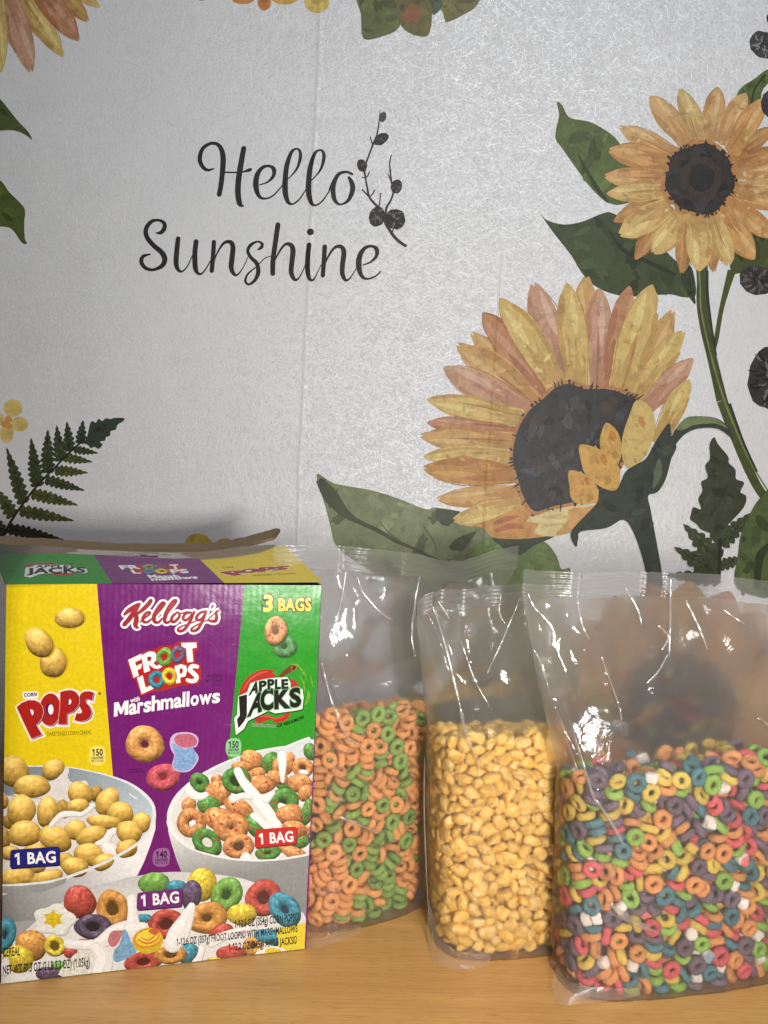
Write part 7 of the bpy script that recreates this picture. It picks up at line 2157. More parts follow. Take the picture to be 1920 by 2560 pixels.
1043,425,-83,1768,-11,-14,-62,1054,-308,30,1741,-56,36,-8,1049,148,-34,1792,38,-49,-38,1047,-513,139,1748,91,2,-3,1045,464,204,1722,-8,-9,70,1046,-341,-183,1757,-5,-30,-15,
1049,-11,-133,1803,-27,7,75,1051,114,-284,1793,-94,-27,-3,1054,219,-200,1786,-57,15,51,1045,356,-273,1762,29,46,-77,1041,-491,-21,1813,-87,45,4,1055,-287,-104,1785,-36,-27,39,
1051,-170,-102,1760,33,40,69,1052,240,-97,1773,-2,-22,69,1041,-402,43,1785,-75,65,0,1049,-88,-28,1753,-5,-30,-68,1045,294,86,1790,7,-7,-83,1047,-405,-123,1786,-32,14,-60,
1049,-106,-200,1801,74,-58,-30,1055,513,-139,1832,-32,5,-2,1055,532,57,1796,-75,23,47,1047,-84,-303,1831,1,-31,-7,1053,169,-288,1882,96,4,22,
], 2: [2201,-790,-114,44,-59,38,68,127,-586,-222,70,31,49,43,2186,-274,-130,45,-36,60,-37,85,-81,-241,33,17,-98,0,165,62,-241,33,0,0,99,161,278,-240,33,-24,96,0,
162,601,-213,70,40,-68,-33,66,770,-129,33,72,-68,0,100,-799,34,33,99,2,0,166,158,-37,33,0,0,18,126,-734,161,34,-1,-1,-75,82,-690,-56,33,20,97,0,
81,-468,-228,33,0,0,96,65,-371,-245,70,0,58,18,147,-224,-241,33,0,99,0,60,21,-106,33,74,-66,0,106,154,-184,64,87,35,-33,140,280,-222,95,-78,-60,0,
65,410,-240,70,-59,54,58,63,666,-205,72,-51,-60,36,2241,-856,-52,79,1,-90,13,2242,549,-78,42,0,0,99,121,-689,-189,56,-46,85,15,145,-490,-241,104,32,93,6,
83,-274,-228,96,3,-6,-60,105,-136,-247,95,90,-41,0,160,37,-114,95,-85,51,0,147,174,-298,134,71,23,-19,2181,287,-271,168,69,-15,55,84,753,-227,121,-39,46,73,
104,842,-139,145,-38,28,-63,64,-864,35,133,-50,-4,22,2180,729,-156,169,-41,50,-51,126,-727,205,157,-25,96,-1,127,-806,-153,108,-96,-6,-18,65,-645,-226,150,12,93,-1,
2186,-430,-145,125,-55,-82,0,143,-32,-258,124,41,3,87,2187,69,-276,106,-24,65,-40,146,913,-74,197,61,-23,-73,66,-878,75,182,76,-40,37,164,-819,152,129,11,71,52,
63,-705,-215,183,-78,53,-28,147,-407,-260,204,16,-72,0,62,-76,-126,128,-3,-37,-23,62,77,-176,157,-1,0,-31,82,360,-191,191,-13,-24,61,121,495,-280,110,-59,25,38,
82,826,-167,238,-81,54,0,167,-782,-189,201,37,86,8,67,-549,-245,191,19,-83,-28,122,-465,-133,198,99,1,-2,160,-322,-172,166,-98,0,0,164,-185,-199,164,-99,2,5,
146,-11,-206,221,-3,99,-5,100,197,-211,221,-87,-38,-3,127,254,-305,267,70,3,-1,61,404,-288,214,-52,-45,-32,167,548,-227,224,-15,39,-88,66,688,-153,240,-7,-18,59,
163,-906,-88,174,-42,45,-41,160,-49,-132,276,-31,28,90,105,-822,-169,246,7,-30,-34,100,-488,-157,299,29,-50,44,81,-301,-261,209,-10,-98,-11,123,-167,-304,197,-67,-15,-16,
2187,96,-216,270,16,89,9,165,55,-305,214,33,63,-60,164,331,-201,245,-91,27,-24,62,464,-153,199,61,25,66,161,488,-293,325,-53,-45,-41,2187,660,-244,178,72,-41,23,
164,-779,-53,203,33,2,-12,66,-443,-107,296,56,13,-52,125,-856,160,261,42,40,-26,165,-872,-114,328,-90,-1,17,166,-618,-139,259,-60,-70,-22,2187,-490,-282,248,91,-35,-15,
121,-311,-266,272,-89,-41,-5,60,-165,-201,224,6,1,85,85,-58,-269,278,-96,17,-10,2223,141,-298,288,27,-64,65,162,224,-205,294,-66,-68,-14,126,458,-185,300,65,71,22,
166,645,-155,290,-94,25,-17,83,621,-275,276,-10,-70,-66,163,-891,-25,273,-11,53,41,106,-737,-9,283,-25,28,-17,2205,-710,-244,270,13,93,-1,80,-734,-106,330,57,0,-31,
102,-399,-201,330,-14,63,-62,105,-324,-265,335,9,-7,60,166,-183,-210,288,52,-84,-5,162,41,-208,354,26,-52,-57,63,224,-272,372,-33,-21,-51,84,596,-164,336,20,-1,-92,
120,773,-198,306,14,8,19,122,-848,64,311,32,14,-90,100,-666,-25,318,91,-13,-29,166,-331,-90,281,-9,68,-25,84,812,-75,356,-81,-13,34,121,-848,-153,370,-20,-87,-33,
65,-630,-236,305,2,51,-32,107,-570,-246,327,-85,-8,44,141,-314,-266,399,7,-9,76,141,-185,-263,348,-91,-38,4,2244,127,-217,373,-14,48,60,145,360,-252,346,-57,-76,17,
2183,528,-218,380,78,-27,4,160,749,-208,374,-97,-15,8,107,-888,-3,380,-17,-22,-47,86,-406,-75,392,89,-44,-2,162,924,1,339,-52,-45,54,162,-879,103,399,41,-87,24,
61,-763,-202,359,11,60,-40,144,-652,-128,390,57,-64,-47,65,-457,-296,353,-32,62,60,163,-311,-266,462,-98,2,0,161,-58,-307,373,-48,-51,-51,162,-63,-198,364,10,1,-66,
87,84,-306,386,44,55,-54,146,260,-185,423,13,16,-96,124,411,-205,386,-20,-93,7,61,515,-289,471,37,-61,63,2204,904,-105,308,-40,-55,24,100,-808,218,380,18,-69,-67,
67,-610,-277,454,58,39,-48,122,-425,-192,435,-71,67,7,107,-135,-271,442,77,31,17,2187,1,-282,463,-23,82,45,123,194,-266,468,-2,99,0,2183,616,-259,387,20,54,-71,
2186,867,-167,370,73,7,44,62,-768,31,452,72,-67,-13,163,-924,6,485,-51,48,-52,63,-791,-188,458,23,95,-12,86,-561,-184,406,-19,21,72,82,-344,-197,540,-8,-26,2,
87,-196,-267,534,28,-4,-60,62,-171,-218,449,81,19,25,166,-22,-156,454,23,-3,-51,120,435,-199,444,79,-52,-23,102,527,-187,504,33,-23,-38,85,639,-235,452,-22,12,-32,
86,863,-129,446,0,1,9,100,356,-89,464,-50,-82,-13,86,-864,128,468,-19,-12,-63,167,-899,-127,512,-69,5,-62,127,-690,-224,484,-58,-27,47,165,-451,-259,474,-76,61,5,
164,-44,-178,508,-41,87,10,107,62,-270,508,62,-70,-8,67,321,-266,475,-35,21,-89,66,474,-196,540,31,-26,-30,60,715,-149,500,5,92,35,164,867,-122,508,-1,0,-97,
60,-848,-64,498,7,69,25,80,-674,102,532,42,17,-88,80,-810,179,508,92,-30,2,141,-779,-192,525,68,71,-6,2240,-705,-112,500,-76,-10,-49,103,-564,-246,545,-10,-20,-93,
121,-346,-302,556,-29,64,63,82,93,-140,533,6,-8,-62,143,195,-265,530,-3,0,99,66,308,-179,539,89,26,10,67,411,-262,535,37,-17,-52,162,668,-191,537,-81,44,10,
102,775,-233,466,-61,36,55,147,-877,-106,625,-14,32,84,106,-582,-133,494,48,-20,15,142,-476,-141,542,79,-52,-27,104,-765,201,562,-23,0,-21,140,-661,-166,597,4,44,15,
103,-456,-259,580,52,-22,80,2245,-373,-244,646,60,-28,-28,84,-179,-159,577,-25,31,34,125,-63,-229,551,-31,91,13,67,203,-264,592,93,34,2,125,598,-248,574,39,8,-13,
140,767,-128,593,57,76,-25,106,-888,46,575,-35,21,-42,106,578,-118,614,-4,-95,-29,124,-753,66,581,65,64,-18,2181,-837,-185,596,-35,-75,-4,166,-600,-169,620,-43,10,-84,
107,-223,-268,607,32,19,-88,123,69,-268,582,-23,24,-25,2186,201,-152,575,-15,71,67,145,338,-302,591,-67,-20,-17,63,512,-254,633,31,18,-92,166,729,-87,654,51,-82,18,
2246,894,-106,580,-60,-35,65,166,-875,115,615,78,-45,-20,2205,-768,-222,616,-61,-54,18,160,-546,-190,653,10,43,27,82,-437,-154,671,-10,96,20,86,-304,-160,638,-49,-80,13,
147,-102,-267,634,32,-39,-53,87,168,-266,672,-10,12,-42,146,372,-202,662,-13,-37,51,86,680,-226,642,-61,-72,29,122,812,-216,602,-70,11,41,62,-778,-28,612,-55,-65,-47,
2184,-516,-84,705,74,-33,53,122,924,13,630,44,55,45,120,-760,241,653,48,-52,64,66,-745,-129,670,68,70,4,167,-667,-266,633,-40,58,47,165,-454,-259,704,-85,-42,-28,
163,-317,-266,697,35,-89,-23,125,-181,-264,699,32,-93,-10,100,111,-175,639,27,36,13,82,136,-142,729,90,-21,-35,82,262,-204,735,19,-28,-35,165,332,-303,734,-66,25,27,
64,712,-218,697,11,27,83,160,876,-109,665,-19,95,9,121,-924,-24,691,-70,1,-70,106,289,-204,677,-12,-31,51,84,-870,120,711,86,48,-8,2182,-784,-151,740,-66,26,-7,
122,-611,-150,726,-30,-7,26,2181,-598,-265,719,20,34,49,141,-130,-265,748,10,12,36,145,9,-267,661,92,20,30,167,122,-270,773,22,-32,-14,161,208,-269,764,-30,-30,83,
2187,444,-286,686,0,-1,-27,164,845,-144,713,-97,-1,-15,104,-683,-8,711,3,-30,-32,86,-478,-154,781,-1,6,94,60,-24,-84,696,66,58,22,100,887,-47,778,-36,-14,-8,
64,-847,148,766,-2,11,83,143,-812,-216,719,32,-61,41,2224,-362,-174,752,-21,63,-17,106,-250,-202,778,91,37,0,163,-4,-238,726,85,39,27,67,84,-269,827,-86,30,-28,
162,375,-180,783,-94,-4,29,105,590,-242,744,59,10,-77,60,632,-139,772,-30,75,-4,86,825,-168,768,16,11,-97,100,-886,58,796,46,-17,1,142,-770,198,858,45,-1,-67,
60,-727,214,746,11,26,11,123,-826,-166,811,-16,-8,38,63,-702,-222,761,-76,1,-63,83,-515,-260,786,59,9,-61,106,-259,-201,840,-8,1,51,83,-78,-267,797,15,2,88,
2207,188,-199,856,50,-70,39,63,486,-254,757,0,0,97,162,677,-229,823,-71,-56,11,144,800,-171,826,16,-10,-32,101,-880,-102,754,-24,32,-90,2182,-831,182,905,-64,-50,17,
124,-708,-124,863,-2,-92,-35,63,-633,-234,831,-57,-60,31,143,-252,-305,804,27,64,-65,100,-302,-203,900,-41,90,-8,125,-142,-266,876,-89,43,1,63,0,-307,875,1,70,-70,
2185,357,-286,840,98,0,-15,147,462,-256,820,0,1,-39,60,745,-245,898,-21,-68,-56,164,795,-125,902,13,-14,-7,2206,-844,-26,829,-64,36,-63,106,-632,-92,804,-18,-41,85,
66,-492,-123,840,-3,-4,-79,101,-868,125,867,-35,-20,-64,81,-858,-135,860,-48,85,-17,103,-735,-175,907,36,3,10,165,-381,-256,799,16,9,-63,65,-350,-302,906,-51,48,46,
62,-206,-148,911,29,39,79,64,-16,-150,828,0,-41,15,165,126,-268,920,-62,-74,22,162,294,-192,846,-22,-23,65,84,552,-153,844,46,-73,-45,84,904,-117,898,-34,-59,13,
83,-924,-14,854,-4,70,-3,164,-597,88,835,96,17,-6,64,-467,78,818,-94,-6,-31,160,906,15,868,3,62,-16,63,-868,-121,920,-1,97,-12,85,-547,-242,882,-4,-6,3,
62,-388,-132,871,-21,-66,2,103,-102,-270,975,-32,-37,31,60,-10,-245,910,65,27,-27,80,222,-89,879,9,-14,-94,102,245,-187,933,36,3,52,82,659,-154,894,-13,22,85,
60,829,-164,970,8,-17,23,164,-809,2,893,-13,-17,-95,142,-666,4,894,-6,97,11,164,-530,12,881,-29,21,-92,141,-887,10,1000,73,25,-37,67,-709,-223,994,-31,66,4,
2184,-601,-137,898,-21,60,-19,127,-533,-211,967,15,5,8,101,-440,-259,901,22,63,-14,165,32,-307,1015,-58,40,40,66,45,-143,913,19,0,94,83,256,-304,889,70,10,-9,
61,400,-260,908,8,3,91,105,590,-243,900,-3,-58,45,102,723,-213,999,-8,-20,33,61,-880,-94,976,10,-15,-94,2181,-790,-147,1025,-53,-46,-65,63,-632,-237,970,-70,-22,-66,
103,-341,-261,999,52,76,-33,145,-177,-268,976,-37,78,-35,62,112,-201,976,-22,13,-4,100,130,-159,1022,-24,9,-21,102,287,-212,975,18,-90,-32,147,523,-253,919,-12,81,17,
104,913,-89,1049,-20,65,-34,66,-749,205,1002,-2,16,59,121,-816,-214,1006,-34,62,38,2180,-674,-138,1006,36,63,57,127,-482,-257,1012,17,-96,-15,2187,-229,-212,1005,25,36,86,
162,-130,-136,982,-52,84,-6,65,100,-306,1141,31,-63,63,105,168,-277,1016,-74,36,44,147,320,-266,1009,32,-3,71,61,574,-247,1036,83,13,-50,160,682,-224,1049,22,-3,-96,
164,-704,-49,1068,-97,11,-12,124,-878,161,1003,-59,31,71,147,-864,-115,1103,24,-31,88,83,-604,-238,1068,95,25,-11,101,-236,-282,1086,31,60,-73,82,-140,-145,1044,93,33,4,
60,-20,-209,1022,16,-90,32,65,240,-305,1114,-70,-2,-1,2203,423,-290,1046,60,-37,40,143,475,-253,995,-30,-22,80,163,606,-240,1124,-19,36,-9,142,796,-185,1062,58,-68,-6,
105,-884,-62,1073,4,-91,-37,80,-316,-121,988,-26,88,32,84,608,-113,1084,-35,-31,87,162,-845,103,1001,-57,34,72,87,-849,-151,1152,-91,-2,13,2244,-652,-140,1103,-8,-76,42,
65,-462,-257,1074,7,-14,97,60,-309,-190,1064,69,-5,60,62,-135,-127,1106,98,16,5,84,2,-179,1074,-9,38,70,147,106,-244,1137,-69,9,9,84,420,-180,1046,0,-38,24,
160,860,-136,1123,-2,-27,55,62,319,-18,1137,44,-73,-48,83,-900,79,1113,81,15,51,87,-737,-211,1099,-13,1,-35,166,-725,-80,1151,6,-30,-57,61,-470,-257,1140,12,10,-29,
63,-332,-266,1147,26,-22,-37,62,-207,-183,1151,14,-43,9,101,-97,-267,1091,-15,-24,80,80,111,-157,1134,76,33,-36,120,242,-183,1092,22,-17,53,66,369,-154,1091,13,-36,-6,
106,534,-161,1134,39,-46,78,143,-924,-26,1198,-21,66,-20,160,-438,-89,1165,-25,-38,-52,66,258,-90,1189,-9,82,51,80,-797,183,1113,16,87,28,124,-822,-59,1200,-1,39,90,
142,-579,-187,1160,60,-6,42,2244,-395,-186,1187,-62,-10,39,162,-309,-164,1201,60,-60,-3,2222,-236,-155,1245,-28,-9,92,100,-11,-101,1154,-67,-50,-18,140,242,-206,1151,5,-28,92,
87,368,-264,1128,-64,64,-2,125,487,-258,1135,30,72,56,140,724,-212,1137,22,-1,-96,160,-572,-73,1143,-16,93,-23,100,-856,141,1188,50,-82,14,163,-724,-216,1172,36,91,-14,
147,-601,-279,1173,29,64,-67,61,-390,-268,1224,-58,68,25,61,-228,-267,1246,-80,43,-39,83,-148,-269,1180,10,46,-46,121,20,-186,1198,26,-9,-93,65,210,-269,1225,-13,7,61,
121,349,-266,1209,-91,-26,-26,127,444,-254,1265,46,47,66,64,806,-132,1215,49,-35,73,62,675,-193,1182,-21,-8,89,66,-694,-88,1244,91,-36,10,2240,-631,-16,1177,80,-23,-45,
164,-109,-143,1210,-41,-41,78,160,915,-82,1237,72,5,66,120,-804,182,1227,-23,5,-18,103,-780,-192,1230,-4,97,-17,141,-634,-230,1261,88,-41,17,85,-512,-290,1283,41,57,-61,
105,-270,-265,1292,-83,36,-39,2184,-150,-187,1264,56,3,49,2243,-29,-288,1174,3,26,-27,120,146,-149,1235,14,9,26,61,340,-266,1278,27,-3,-71,164,506,-246,1271,74,0,-62,
65,640,-232,1234,86,44,20,100,837,-191,1214,-19,59,-75,64,-876,85,1269,-20,92,27,86,-782,193,1288,-23,-3,-50,144,-821,-67,1319,11,29,-91,125,-644,-233,1325,10,-14,-92,
60,-475,-194,1249,-28,-32,19,107,-389,-262,1330,-12,17,31,165,-57,-270,1262,1,-39,-76,144,14,-152,1265,-27,-6,90,144,158,-188,1291,27,-94,-12,121,341,-263,1365,-83,41,-22,
165,610,-277,1386,-69,-13,-1,162,594,-198,1280,-89,37,-21,144,-833,-2,1289,12,-29,82,80,563,-62,1287,-28,20,-53,60,-796,224,1387,52,-46,65,147,-775,-195,1300,-15,13,94,
166,-678,-100,1315,88,43,1,60,-278,-195,1364,71,53,30,63,-105,-270,1323,-38,-10,31,162,-23,-158,1315,90,31,24,87,218,-267,1327,-23,25,-85,166,297,-170,1270,-56,-36,-21,
86,431,-181,1338,-21,19,81,164,822,-131,1314,41,-90,0,126,-709,-63,1400,5,87,-28,161,-896,-134,1281,54,-48,-23,163,-665,-228,1383,81,-55,18,62,-330,-198,1400,43,-8,-89,
140,-62,-168,1380,28,89,-5,161,44,-269,1312,-39,27,-86,62,192,-166,1385,43,-86,22,163,287,-267,1403,-93,-6,-32,147,469,-295,1395,15,68,-67,160,546,-187,1417,3,-25,-39,
160,727,-213,1297,26,20,93,86,-747,-18,1424,75,-44,46,124,-874,104,1361,51,-85,5,147,-793,-180,1358,-50,83,-20,101,-692,-222,1440,-8,97,-11,62,-535,-154,1318,-29,88,29,
100,-396,-197,1416,-8,-43,1,165,-160,-269,1380,86,29,15,84,58,-145,1376,27,-83,-12,164,326,-125,1393,-42,17,-88,102,470,-186,1447,-21,-15,55,86,543,-184,1535,18,47,1,
166,729,-212,1374,-29,-13,-92,103,-924,-34,1374,-65,25,-65,162,-492,-92,1389,-34,24,-1,82,637,-101,1365,5,-17,96,144,-737,142,1432,2,-16,-97,105,-844,-142,1399,-12,16,97,
162,-612,-150,1422,59,-49,1,63,-517,-252,1378,-12,-21,-95,60,-159,-216,1430,-13,-38,-45,2183,116,-292,1358,-11,-57,19,121,170,-267,1480,9,-47,5,163,237,-267,1469,83,24,48,
126,361,-125,1453,62,-62,-40,64,667,-229,1473,75,63,-11,100,784,-191,1408,-41,-84,28,160,-827,-5,1431,-3,-46,-52,160,-598,-2,1374,9,-29,-15,80,-850,147,1456,56,5,-74,
103,-894,-113,1485,76,-29,-42,165,-687,-223,1517,-48,83,-20,162,-496,-194,1456,8,30,-52,67,-294,-300,1416,-31,65,61,143,70,-237,1459,47,30,29,121,364,-265,1482,94,-16,-19,
86,449,-153,1501,36,89,2,164,641,-235,1542,-10,8,68,66,802,-182,1471,-30,-10,-90,61,-924,9,1544,12,-69,-12,2186,303,-3,1410,46,-72,27,102,671,-102,1503,-10,12,94,
2180,892,-134,1387,-30,-66,-4,162,-888,82,1462,65,49,56,80,-779,-125,1494,5,19,-67,105,-578,-245,1515,-5,-52,19,2184,-327,-174,1505,-15,-57,79,162,-254,-203,1499,10,61,-7,
167,-76,-267,1473,-35,31,-78,66,246,-206,1548,94,13,-11,127,346,-191,1579,7,-73,19,140,430,-131,1559,82,50,17,85,516,-290,1527,69,-14,21,62,843,-152,1511,93,9,-28,
60,-782,30,1519,-30,-88,24,60,922,-44,1490,5,-69,-10,2182,-755,232,1489,-41,-88,12,102,-450,212,1475,-12,-4,4,161,-808,-178,1548,-82,-52,-1,62,-579,-144,1554,-53,18,-10,
167,-476,-257,1489,-80,-50,5,162,-286,-231,1594,-30,-93,-14,120,-154,-206,1519,-23,87,-37,104,44,-189,1596,-86,-9,13,66,226,-158,1594,-24,18,36,62,642,-93,1562,69,70,-6,
64,859,-137,1572,-50,-79,30,144,-843,197,1586,3,-69,-61,82,-497,255,1524,96,-19,8,81,-667,-228,1607,-32,-94,-4,80,-539,-109,1600,-50,-25,-65,87,-396,-263,1523,-7,-94,-22,
165,-198,-306,1521,-39,58,58,161,-40,-268,1532,-71,-51,30,123,137,-267,1546,-2,-48,23,163,418,-266,1572,-8,-56,-51,84,549,-210,1668,29,-50,-54,124,768,-236,1593,35,61,-44,
87,-882,88,1599,-29,52,24,104,-427,-130,1518,19,12,84,104,-275,44,1641,92,-18,18,166,-201,-14,1586,59,77,16,82,128,141,1574,37,80,-44,2205,-809,121,1602,6,-64,-55,
60,-690,261,1581,11,69,-64,82,-554,285,1613,56,-43,49,162,-56,263,1588,-7,16,23,164,132,270,1559,86,-7,47,64,-671,-99,1567,-64,-8,50,141,-524,-252,1605,-96,8,20,
107,41,-276,1584,46,17,2,106,318,-112,1666,-29,4,94,121,630,-229,1605,-3,13,97,2186,735,-160,1570,1,-59,48,164,-646,-26,1659,-6,-3,-3,124,-353,88,1664,70,-53,46,
80,-139,78,1640,-30,20,58,84,917,-79,1635,70,4,69,80,-693,160,1625,-59,72,30,164,-564,146,1576,30,83,-41,104,-403,202,1585,24,-62,-50,100,-334,203,1590,52,-40,-71,
142,-173,193,1571,-2,-43,-80,104,65,307,1627,62,33,-34,162,246,268,1643,26,-88,8,107,-863,-57,1592,-7,-81,-4,167,-757,-168,1716,-72,-5,-30,160,-423,-178,1628,51,3,-76,
102,-317,-111,1653,-98,7,3,140,-72,-38,1632,-43,86,-9,85,-128,-240,1634,-92,-4,-14,66,241,-130,1695,27,89,10,60,414,-123,1651,22,83,9,161,404,-299,1705,57,41,-37,
2182,696,-236,1682,-40,66,48,164,742,-136,1648,96,11,-19,80,-767,-76,1617,-47,43,58,2180,-477,-65,1635,65,52,31,63,-384,-17,1693,50,38,-31,104,-9,-115,1626,-33,-60,-35,
2186,167,-40,1686,16,13,77,140,344,90,1635,-52,12,-76,120,564,-85,1722,54,-27,-34,123,-567,221,1628,52,48,-40,65,-459,258,1634,22,62,11,80,104,214,1650,-88,8,-1,
62,321,197,1605,-45,55,69,166,463,254,1618,-8,-97,3,161,-799,-184,1611,6,18,-65,145,-517,-288,1704,63,-33,27,60,-512,-184,1687,82,-53,-14,107,-399,-299,1628,-62,33,29,
63,-264,-268,1647,15,4,-23,100,-11,-195,1696,7,22,-89,161,215,-147,1755,-28,-19,77,162,491,-175,1673,-30,-49,27,100,626,-226,1706,-61,-6,74,84,839,-195,1707,9,74,-50,
2184,-452,30,1633,-70,49,49,86,-106,-49,1684,89,37,24,124,-3,136,1627,-6,-88,45,106,184,70,1712,-82,47,31,106,280,3,1722,-97,-10,18,64,407,74,1655,76,-35,-44,
86,663,-75,1728,76,18,59,60,716,1,1626,-8,-89,-20,166,-487,105,1632,-74,42,47,145,-265,202,1672,-77,-35,29,2183,-163,207,1670,13,93,-27,61,9,170,1727,47,-62,56,
61,108,138,1716,-4,-58,-55,166,230,156,1662,60,-2,-46,84,498,253,1671,39,-89,-7,101,584,220,1740,-92,33,-14,61,-879,-106,1686,59,78,14,105,-649,-249,1702,74,37,-27,
63,-314,-154,1706,3,13,-92,103,-145,-293,1710,-6,-77,-62,143,-9,-307,1735,50,49,-49,85,117,-306,1670,-69,-9,-8,2183,231,-278,1626,-21,91,30,62,392,-200,1718,22,21,-65,
61,525,-253,1756,20,4,-54,166,826,-124,1723,-61,-15,14,161,-516,-9,1696,-33,-18,54,84,-205,-66,1683,-49,-27,75,120,27,-7,1671,-34,27,-27,100,125,-212,1671,-68,-55,-13,
64,613,20,1716,-64,33,-68,162,735,57,1721,21,-5,96,144,-776,21,1656,11,-20,16,103,348,302,1678,49,-50,48,120,491,118,1705,15,94,-3,164,632,274,1657,46,53,-60,
64,836,159,1724,23,-22,-93,161,-804,-220,1709,36,-60,38,2183,-393,-289,1739,2,99,0,2202,-208,-179,1686,-75,33,-55,83,142,-270,1763,28,88,-35,107,272,-266,1706,-18,10,-94,
67,476,-257,1814,8,-19,66,86,712,-216,1766,94,-8,-28,166,886,-72,1806,-40,-70,57,102,68,2,1721,87,21,-40,63,303,-45,1774,-96,-11,18,160,432,-48,1719,88,-35,2,
160,887,4,1742,2,-42,89,163,629,128,1772,-69,-25,-12,107,-281,-267,1728,15,20,-46,140,92,-102,1752,35,-31,85,167,284,-266,1769,14,15,42,127,523,-158,1806,-29,52,56,
81,635,-236,1838,-20,88,16,120,733,-79,1755,-70,35,-56,141,5,-206,1760,-57,-78,-17,83,645,-107,1823,-36,89,20,82,764,56,1776,29,-92,-12,2241,488,272,1754,5,76,59,
2240,722,172,1724,23,2,95,63,345,-208,1835,66,-55,13,162,752,-203,1813,-9,28,-6,2182,868,-157,1824,8,57,74,101,516,44,1765,-78,-43,-9,163,-204,-192,1776,-28,3,-86,
]}
NSHOW = {'r0': 0, 'p1': 0, 'r2': 0, 'm2': 0}


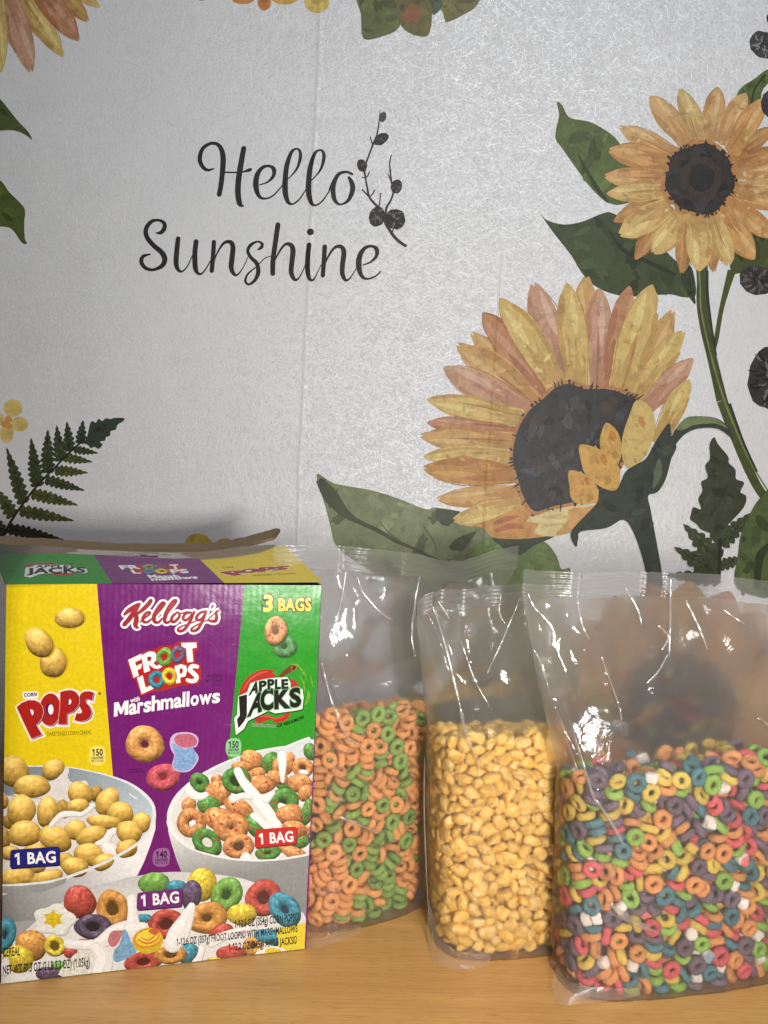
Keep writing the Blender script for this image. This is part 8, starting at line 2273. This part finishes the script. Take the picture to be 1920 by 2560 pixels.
def place():
    noun = {'r': 'cereal ring', 'p': 'corn puff', 'm': 'marshmallow'}
    nm = {'r': 'cereal_ring', 'p': 'corn_puff', 'm': 'marshmallow'}
    where = ['bag beside the box', 'middle bag', 'right-hand bag']
    short = ['bag beside box', 'middle bag', 'right-hand bag']
    for bi, txt in PACK.items():
        rec = []
        for k in range(0, len(txt), 7):                # code, position in tenths of a millimetre, rotation in hundredths
            n = txt[k]
            qv = [v / 99 for v in txt[k + 4:k + 7]]
            rec.append({'code': n // 1000, 'col': n // 20 % 50, 'seed': n % 20 // 2 if n // 1000 != 1 else n % 20 // 2, 'solo': n % 2,
                        'p': [v * 10 for v in txt[k + 1:k + 4]], 'q': [math.sqrt(max(0, 1 - sum(v * v for v in qv)))] + qv})
        bag = BAGS[bi]
        rest = {}
        solo = []
        for r in rec:
            code, colour = CODES[r['code']], COLOURS[r['col']]
            x, y, z = (float(v) * 1e-5 for v in r['p'])
            q = Quaternion([float(v) for v in r['q']])
            q = Quaternion((0, 0, 1), bag.yaw) @ q
            q.normalize()
            loc = bag.world(x + bag.sh * z, y, z)
            me = proto(code, colour, int(r['seed']))
            sc = 0.90 + 0.18 * ((r['p'][0] * 7 + r['p'][2] * 3) % 97) / 97
            if r['solo']:
                o = bpy.data.objects.new(nm[code], me)
                COL.objects.link(o)
                o.location = loc
                o.rotation_mode = 'QUATERNION'
                o.rotation_quaternion = q
                o.scale = (sc, sc, sc * .97)
                ax = q @ Vector((0, 0, 1))
                face = abs(ax.dot((CAM - loc).normalized()))
                h = z / bag.fill
                side = (x + .0) / bag.hw
                lv = 'top' if h > .90 else 'upper' if h > .74 else 'upper middle' if h > .59 else 'middle' if h > .43 else 'lower middle' if h > .28 else 'lower' if h > .12 else 'bottom'
                sd = 'far left' if side < -.70 else 'left' if side < -.42 else 'centre left' if side < -.14 else 'centre' if side < .14 else 'centre right' if side < .42 else 'right' if side < .70 else 'far right'
                if code == 'r':
                    look = 'face-on' if face > .72 else 'tilted' if face > .35 else 'edge-on'
                    lab = f'{colour} cereal ring {look}, {lv} {sd} in {short[bi]}'
                elif code == 'p':
                    look = ['plump', 'long', 'flat', 'small'][int(r['seed']) % 4]
                    lz = abs((q @ Vector((1, 0, 0))).z)
                    look = ('upright ' if lz > .75 else 'slanting ' if lz > .35 else 'level ') + look
                    lab = f'{look} golden corn puff, {lv} {sd} in {short[bi]}'
                else:
                    lab = f'{colour} marshmallow piece, {lv} {sd} in {short[bi]}'
                tag(o, lab, noun[code], {('r', 0): 'cereal rings in the bag beside the box', ('p', 1): 'corn puffs in the middle bag', ('r', 2): 'coloured rings in the right-hand bag',
                                         ('m', 2): 'marshmallows in the right-hand bag'}[(code, bi)])
                solo.append((o, code, colour, x, z, y))
            else:
                rest.setdefault(code, []).append((me, Matrix.Translation(loc) @ q.to_matrix().to_4x4() @ Matrix.Scale(sc, 4)))
        seen = {}
        for t in solo:
            seen.setdefault(t[0]['label'], []).append(t)
        for lab, ts in seen.items():                   # tell look-alikes apart by what lies just above them
            if len(ts) < 2 or ts[0][1] == 'p':
                continue
            for (o, code, colour, x, z, y) in ts:
                up = [(math.hypot((t[3] - x) * 1.6, t[4] - z), t) for t in solo if t[0] is not o and t[4] - z > .004 and abs(t[3] - x) < .010]
                if up:
                    n = min(up, key=lambda u: u[0])[1]
                    o['label'] = lab + f', below {n[2].split()[0]} ' + ('one' if n[1] == code else 'marshmallow' if n[1] == 'm' else 'ring')
        seen = {}
        for t in solo:
            seen.setdefault(t[0]['label'], []).append(t)
        for lab, ts in seen.items():
            if len(ts) < 2 or ts[0][1] == 'p' or len(lab.split()) > 14:
                continue
            for (o, code, colour, x, z, y) in ts:
                dn = [(math.hypot((t[3] - x) * 1.6, t[4] - z), t) for t in solo if t[0] is not o and z - t[4] > .004 and abs(t[3] - x) < .010]
                if dn:
                    o['label'] = lab + f', above {min(dn, key=lambda u: u[0])[1][2].split()[0]}'
        for code, lst in rest.items():                 # those deeper in the bag, more than could be told apart
            V, F, MI, mats = [], [], [], []
            for me, mx in lst:
                o = len(V)
                V += [tuple(mx @ v.co) for v in me.vertices]
                for m_ in me.materials:
                    if m_ not in mats:
                        mats.append(m_)
                for p in me.polygons:
                    F.append(tuple(o + k for k in p.vertices))
                    MI.append(mats.index(me.materials[p.material_index]))
            me = bpy.data.meshes.new(nm[code] + '_heap')
            me.from_pydata(V, [], F)
            for m_ in mats:
                me.materials.append(m_)
            me.polygons.foreach_set('material_index', MI)
            me.polygons.foreach_set('use_smooth', [True] * len(F))
            me.update()
            o = link(nm[code] + '_heap', me)
            tag(o, f'{noun[code]}s packed deeper inside the {where[bi]}', noun[code] + ' heap', None, 'stuff')


place()
